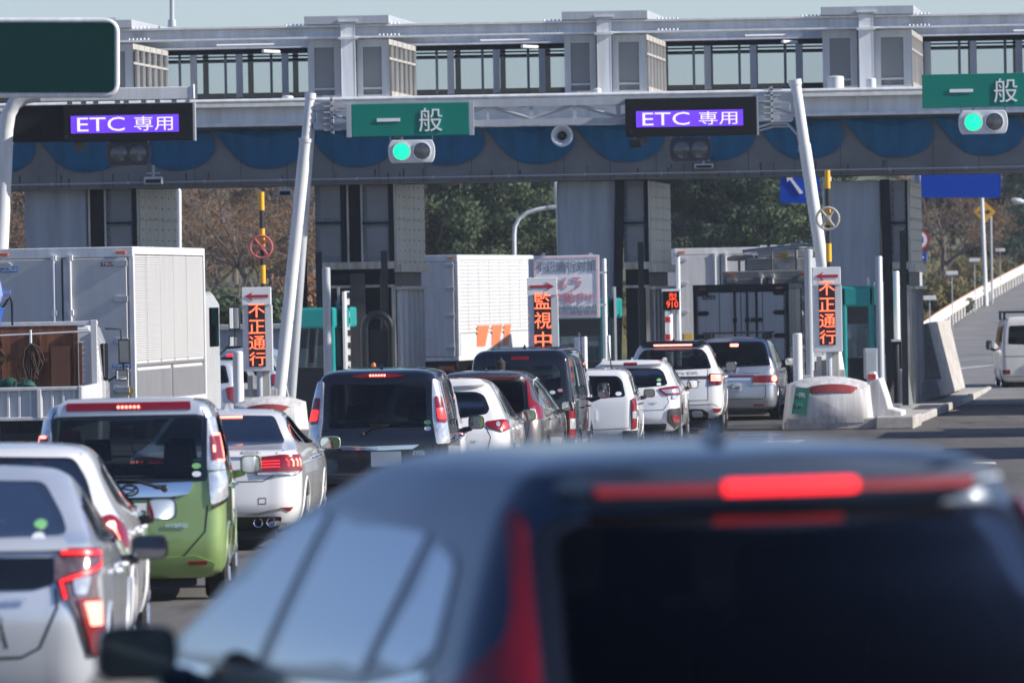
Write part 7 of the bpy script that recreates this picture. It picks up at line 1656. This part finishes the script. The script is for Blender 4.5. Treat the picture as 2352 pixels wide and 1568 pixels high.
d = 237; a = P(2255, 448, d); b = P(2264, 612, d); t = empty('sign_post', (b.x, d, hill_z(b.x, d)), 'white tapered post in front of the yellow diamond sign', 'post'); m = MB(); m.tube([a, (b.x, d, hill_z(b.x, d)-.3)], [.075, .12], 10); m.build('shaft', white_steel, t, smooth=True); m = MB(); m.tube([a+Vector((0, 0, -.1)), a+Vector((0, 0, .02))], .11, 10); m.build('cap', white_steel, t)
d = 176; c = P(2110, 551, d); t = empty('speed_sign', (c.x, d, hill_z(c.x, d)), 'round white sign with a red ring cut by the clad tower at the right', 'road sign'); m = MB(); m.lathe((c.x, d, c.z), (0, -1, 0), [(0, .33), (.02, .33)], 28); m.build('plate', red_paint, t); m = MB(); m.lathe((c.x, d-.022, c.z), (0, -1, 0), [(0, .26), (.006, .26)], 28); m.build('face', sign_white, t); text('lettering', '40', (c.x+.0, d-.035, c.z), .3, .26, sign_blue, t); m = MB(); m.tube([(c.x-.05, d+.06, hill_z(c.x, d)-.3), (c.x-.05, d+.06, c.z+.3)], .04, 8); m.build('post', grey_steel, t)
c = P(2112, 591, d-.5); t = empty('arrow_sign', (c.x, d-.5, hill_z(c.x, d)), 'small blue sign with a white arrow under the round sign', 'road sign'); m = MB(); m.box((c.x, d-.5, c.z), (.44, .03, .26)); m.build('plate', sign_blue, t, bevel=.006); m = MB(); m.prism([(c.x+.0, c.z+.08), (c.x+.16, c.z), (c.x+.0, c.z-.08)], d-.53, d-.52); m.build('arrow', sign_white, t); m = MB(); m.tube([(c.x-.08, d-.44, hill_z(c.x, d)-.3), (c.x-.08, d-.44, c.z)], .03, 8); m.build('post', grey_steel, t)
# blue overhead signs beyond the gate
d = 150; t = empty('blue_sign', P(1835, 470, d), 'blue direction sign with a white slanted arrow partly behind the right slanted pole', 'sign'); m = MB(); m.prism(px_poly(rr(1792, 380, 1882, 467, 9), d), d, d+.06); m.build('board', sign_blue, t)
A = [(1847, 447), (1836, 445.), (1812, 414), (1806, 418), (1804, 404), (1820, 401), (1817, 409), (1841, 441)]
A = [(1837, 446), (1814, 413), (1808, 418), (1806, 401), (1825, 406), (1819, 410), (1845, 443)]
m = MB(); m.prism(px_poly(A, d), d-.03, d-.01); m.build('arrow', sign_white, t); m = MB(); c = P(1900, 400, d); m.tube([(c.x, d+.2, -.2), (c.x, d+.2, c.z+1.5)], .12, 10); m.tube([(c.x, d+.2, c.z+.4), (P(1800, 390, d).x, d+.2, c.z+.4)], .06, 8); m.build('post', grey_steel, t)
t = empty('blue_sign', P(2206, 455, d), 'large blank blue sign hanging under the beam at the right', 'sign'); m = MB(); m.prism(px_poly(rr(2115, 360, 2299, 454, 9), d), d, d+.06); m.build('board', sign_blue, t); m = MB(); c = P(2105, 400, d); m.tube([(c.x, d+.25, -.2), (c.x, d+.25, c.z+1.5)], .12, 10); m.tube([(c.x, d+.25, c.z+.8), (c.x+2.0, d+.25, c.z+.8)], .07, 8); m.build('post', grey_steel, t)
# curved lamp posts beyond the gate
def lamp_post(pts, d, lab, ok=.062):
    q = [P(x, y, d) for x, y in pts]; t = empty('street_lamp', (q[0].x, d, 0), lab, 'lamp post', 'curved lamp posts beyond the gate'); q = [Vector((q[0].x, d, -.2))]+q; m = MB(); m.tube(q, [ok*1.3]+[ok]*(len(q)-1), 10); m.build('post', white_steel, t, smooth=True); e = q[-1]; m = MB(); m.box((e.x, d, e.z-.02), (.5, .2, .12)); m.build('lamp_head', grey_steel, t, bevel=.03)
lamp_post([(1182, 600), (1181, 540), (1183, 520), (1192, 502), (1210, 489), (1235, 481), (1275, 475)], 178, 'curved grey lamp post above the middle truck')
lamp_post([(1285, 600), (1281, 480), (1277, 430), (1274, 380), (1270, 330)], 179, 'straight white lamp post against the smooth middle pillar')
lamp_post([(412, 600), (411, 440), (408, 430), (400, 434), (388, 448), (380, 480), (376, 540), (370, 560)], 150, 'white lamp post with a bent arm beside the left clad tower')
d = 270; c = P(2338, 462, d); t = empty('street_lamp', (c.x+1.5, d, 3), 'pale lamp head at the right edge against dark trees', 'lamp post'); m = MB(); m.lathe(c, (1, 0, -.2), [(-.35, .03), (-.2, .13), (.1, .15), (.3, .08)], 12); m.build('lamp_head', white_steel, t, smooth=True); m = MB(); m.tube([(c.x+.2, d, c.z), (c.x+1.2, d, c.z+.1), (c.x+1.5, d, c.z-.4), (c.x+1.5, d, 2)], .06, 8); m.build('post', grey_steel, t)
# low building behind the left towers
d = 160; t = empty('site_office', P(690, 800, d), 'low white site building behind the left teal booth', 'building'); a, b = P(470, 757, d), P(820, 757, d); m = MB(); m.box(((a.x+b.x)/2, d+2, a.z/2), (b.x-a.x, 4, a.z)); m.build('wall', box_bright, t, bevel=.03); m = MB(); m.box(((a.x+b.x)/2, d+2, a.z+.05), (b.x-a.x+.3, 4.3, .12)); m.build('roof', grey_steel, t)
for i in range(6): m = MB(); m.box((a.x+.8+i*.75, d-.01, a.z*.62), (.42, .04, .5)); m.build('window', glass_dark, t)

# unseen building added off to the left for its beige reflection in car sides
t = empty('reflection_building', (-46, 96, 0), 'unseen beige two storey building added beyond the left edge for its reflection in cars', 'building')
beige = mat('beige_wall', (.55, .50, .42), .8, var=.1)
m = MB(); m.box((-46, 96, 3.2), (14, 40, 6.4)); m.build('wall', beige, t); m = MB(); m.box((-46, 96, 6.5), (15, 41, .3)); m.build('roof', grey_steel, t)
for i in range(8):
    for z in (1.8, 4.6): m = MB(); m.box((-38.98, 79+i*4.8, z), (.06, 2.4, 1.3)); m.build('window', glass_dark, t)

# ================================================================ thin autumn haze
hz = bpy.data.materials.new('haze'); hz.use_nodes = True; n = hz.node_tree.nodes; n.remove(n['Principled BSDF'])
v = n.new('ShaderNodeVolumePrincipled'); v.inputs['Color'].default_value = (.80, .88, 1.0, 1); v.inputs['Density'].default_value = .00024; v.inputs['Anisotropy'].default_value = .2
hz.node_tree.links.new(v.outputs[0], n['Material Output'].inputs['Volume'])
m = MB(); m.box((0, 1020, 6.5), (1900, 2200, 17)); o = m.build('haze', hz); o['kind'] = 'stuff'; o['label'] = 'thin pale haze lying over the toll plaza'; o['category'] = 'haze'
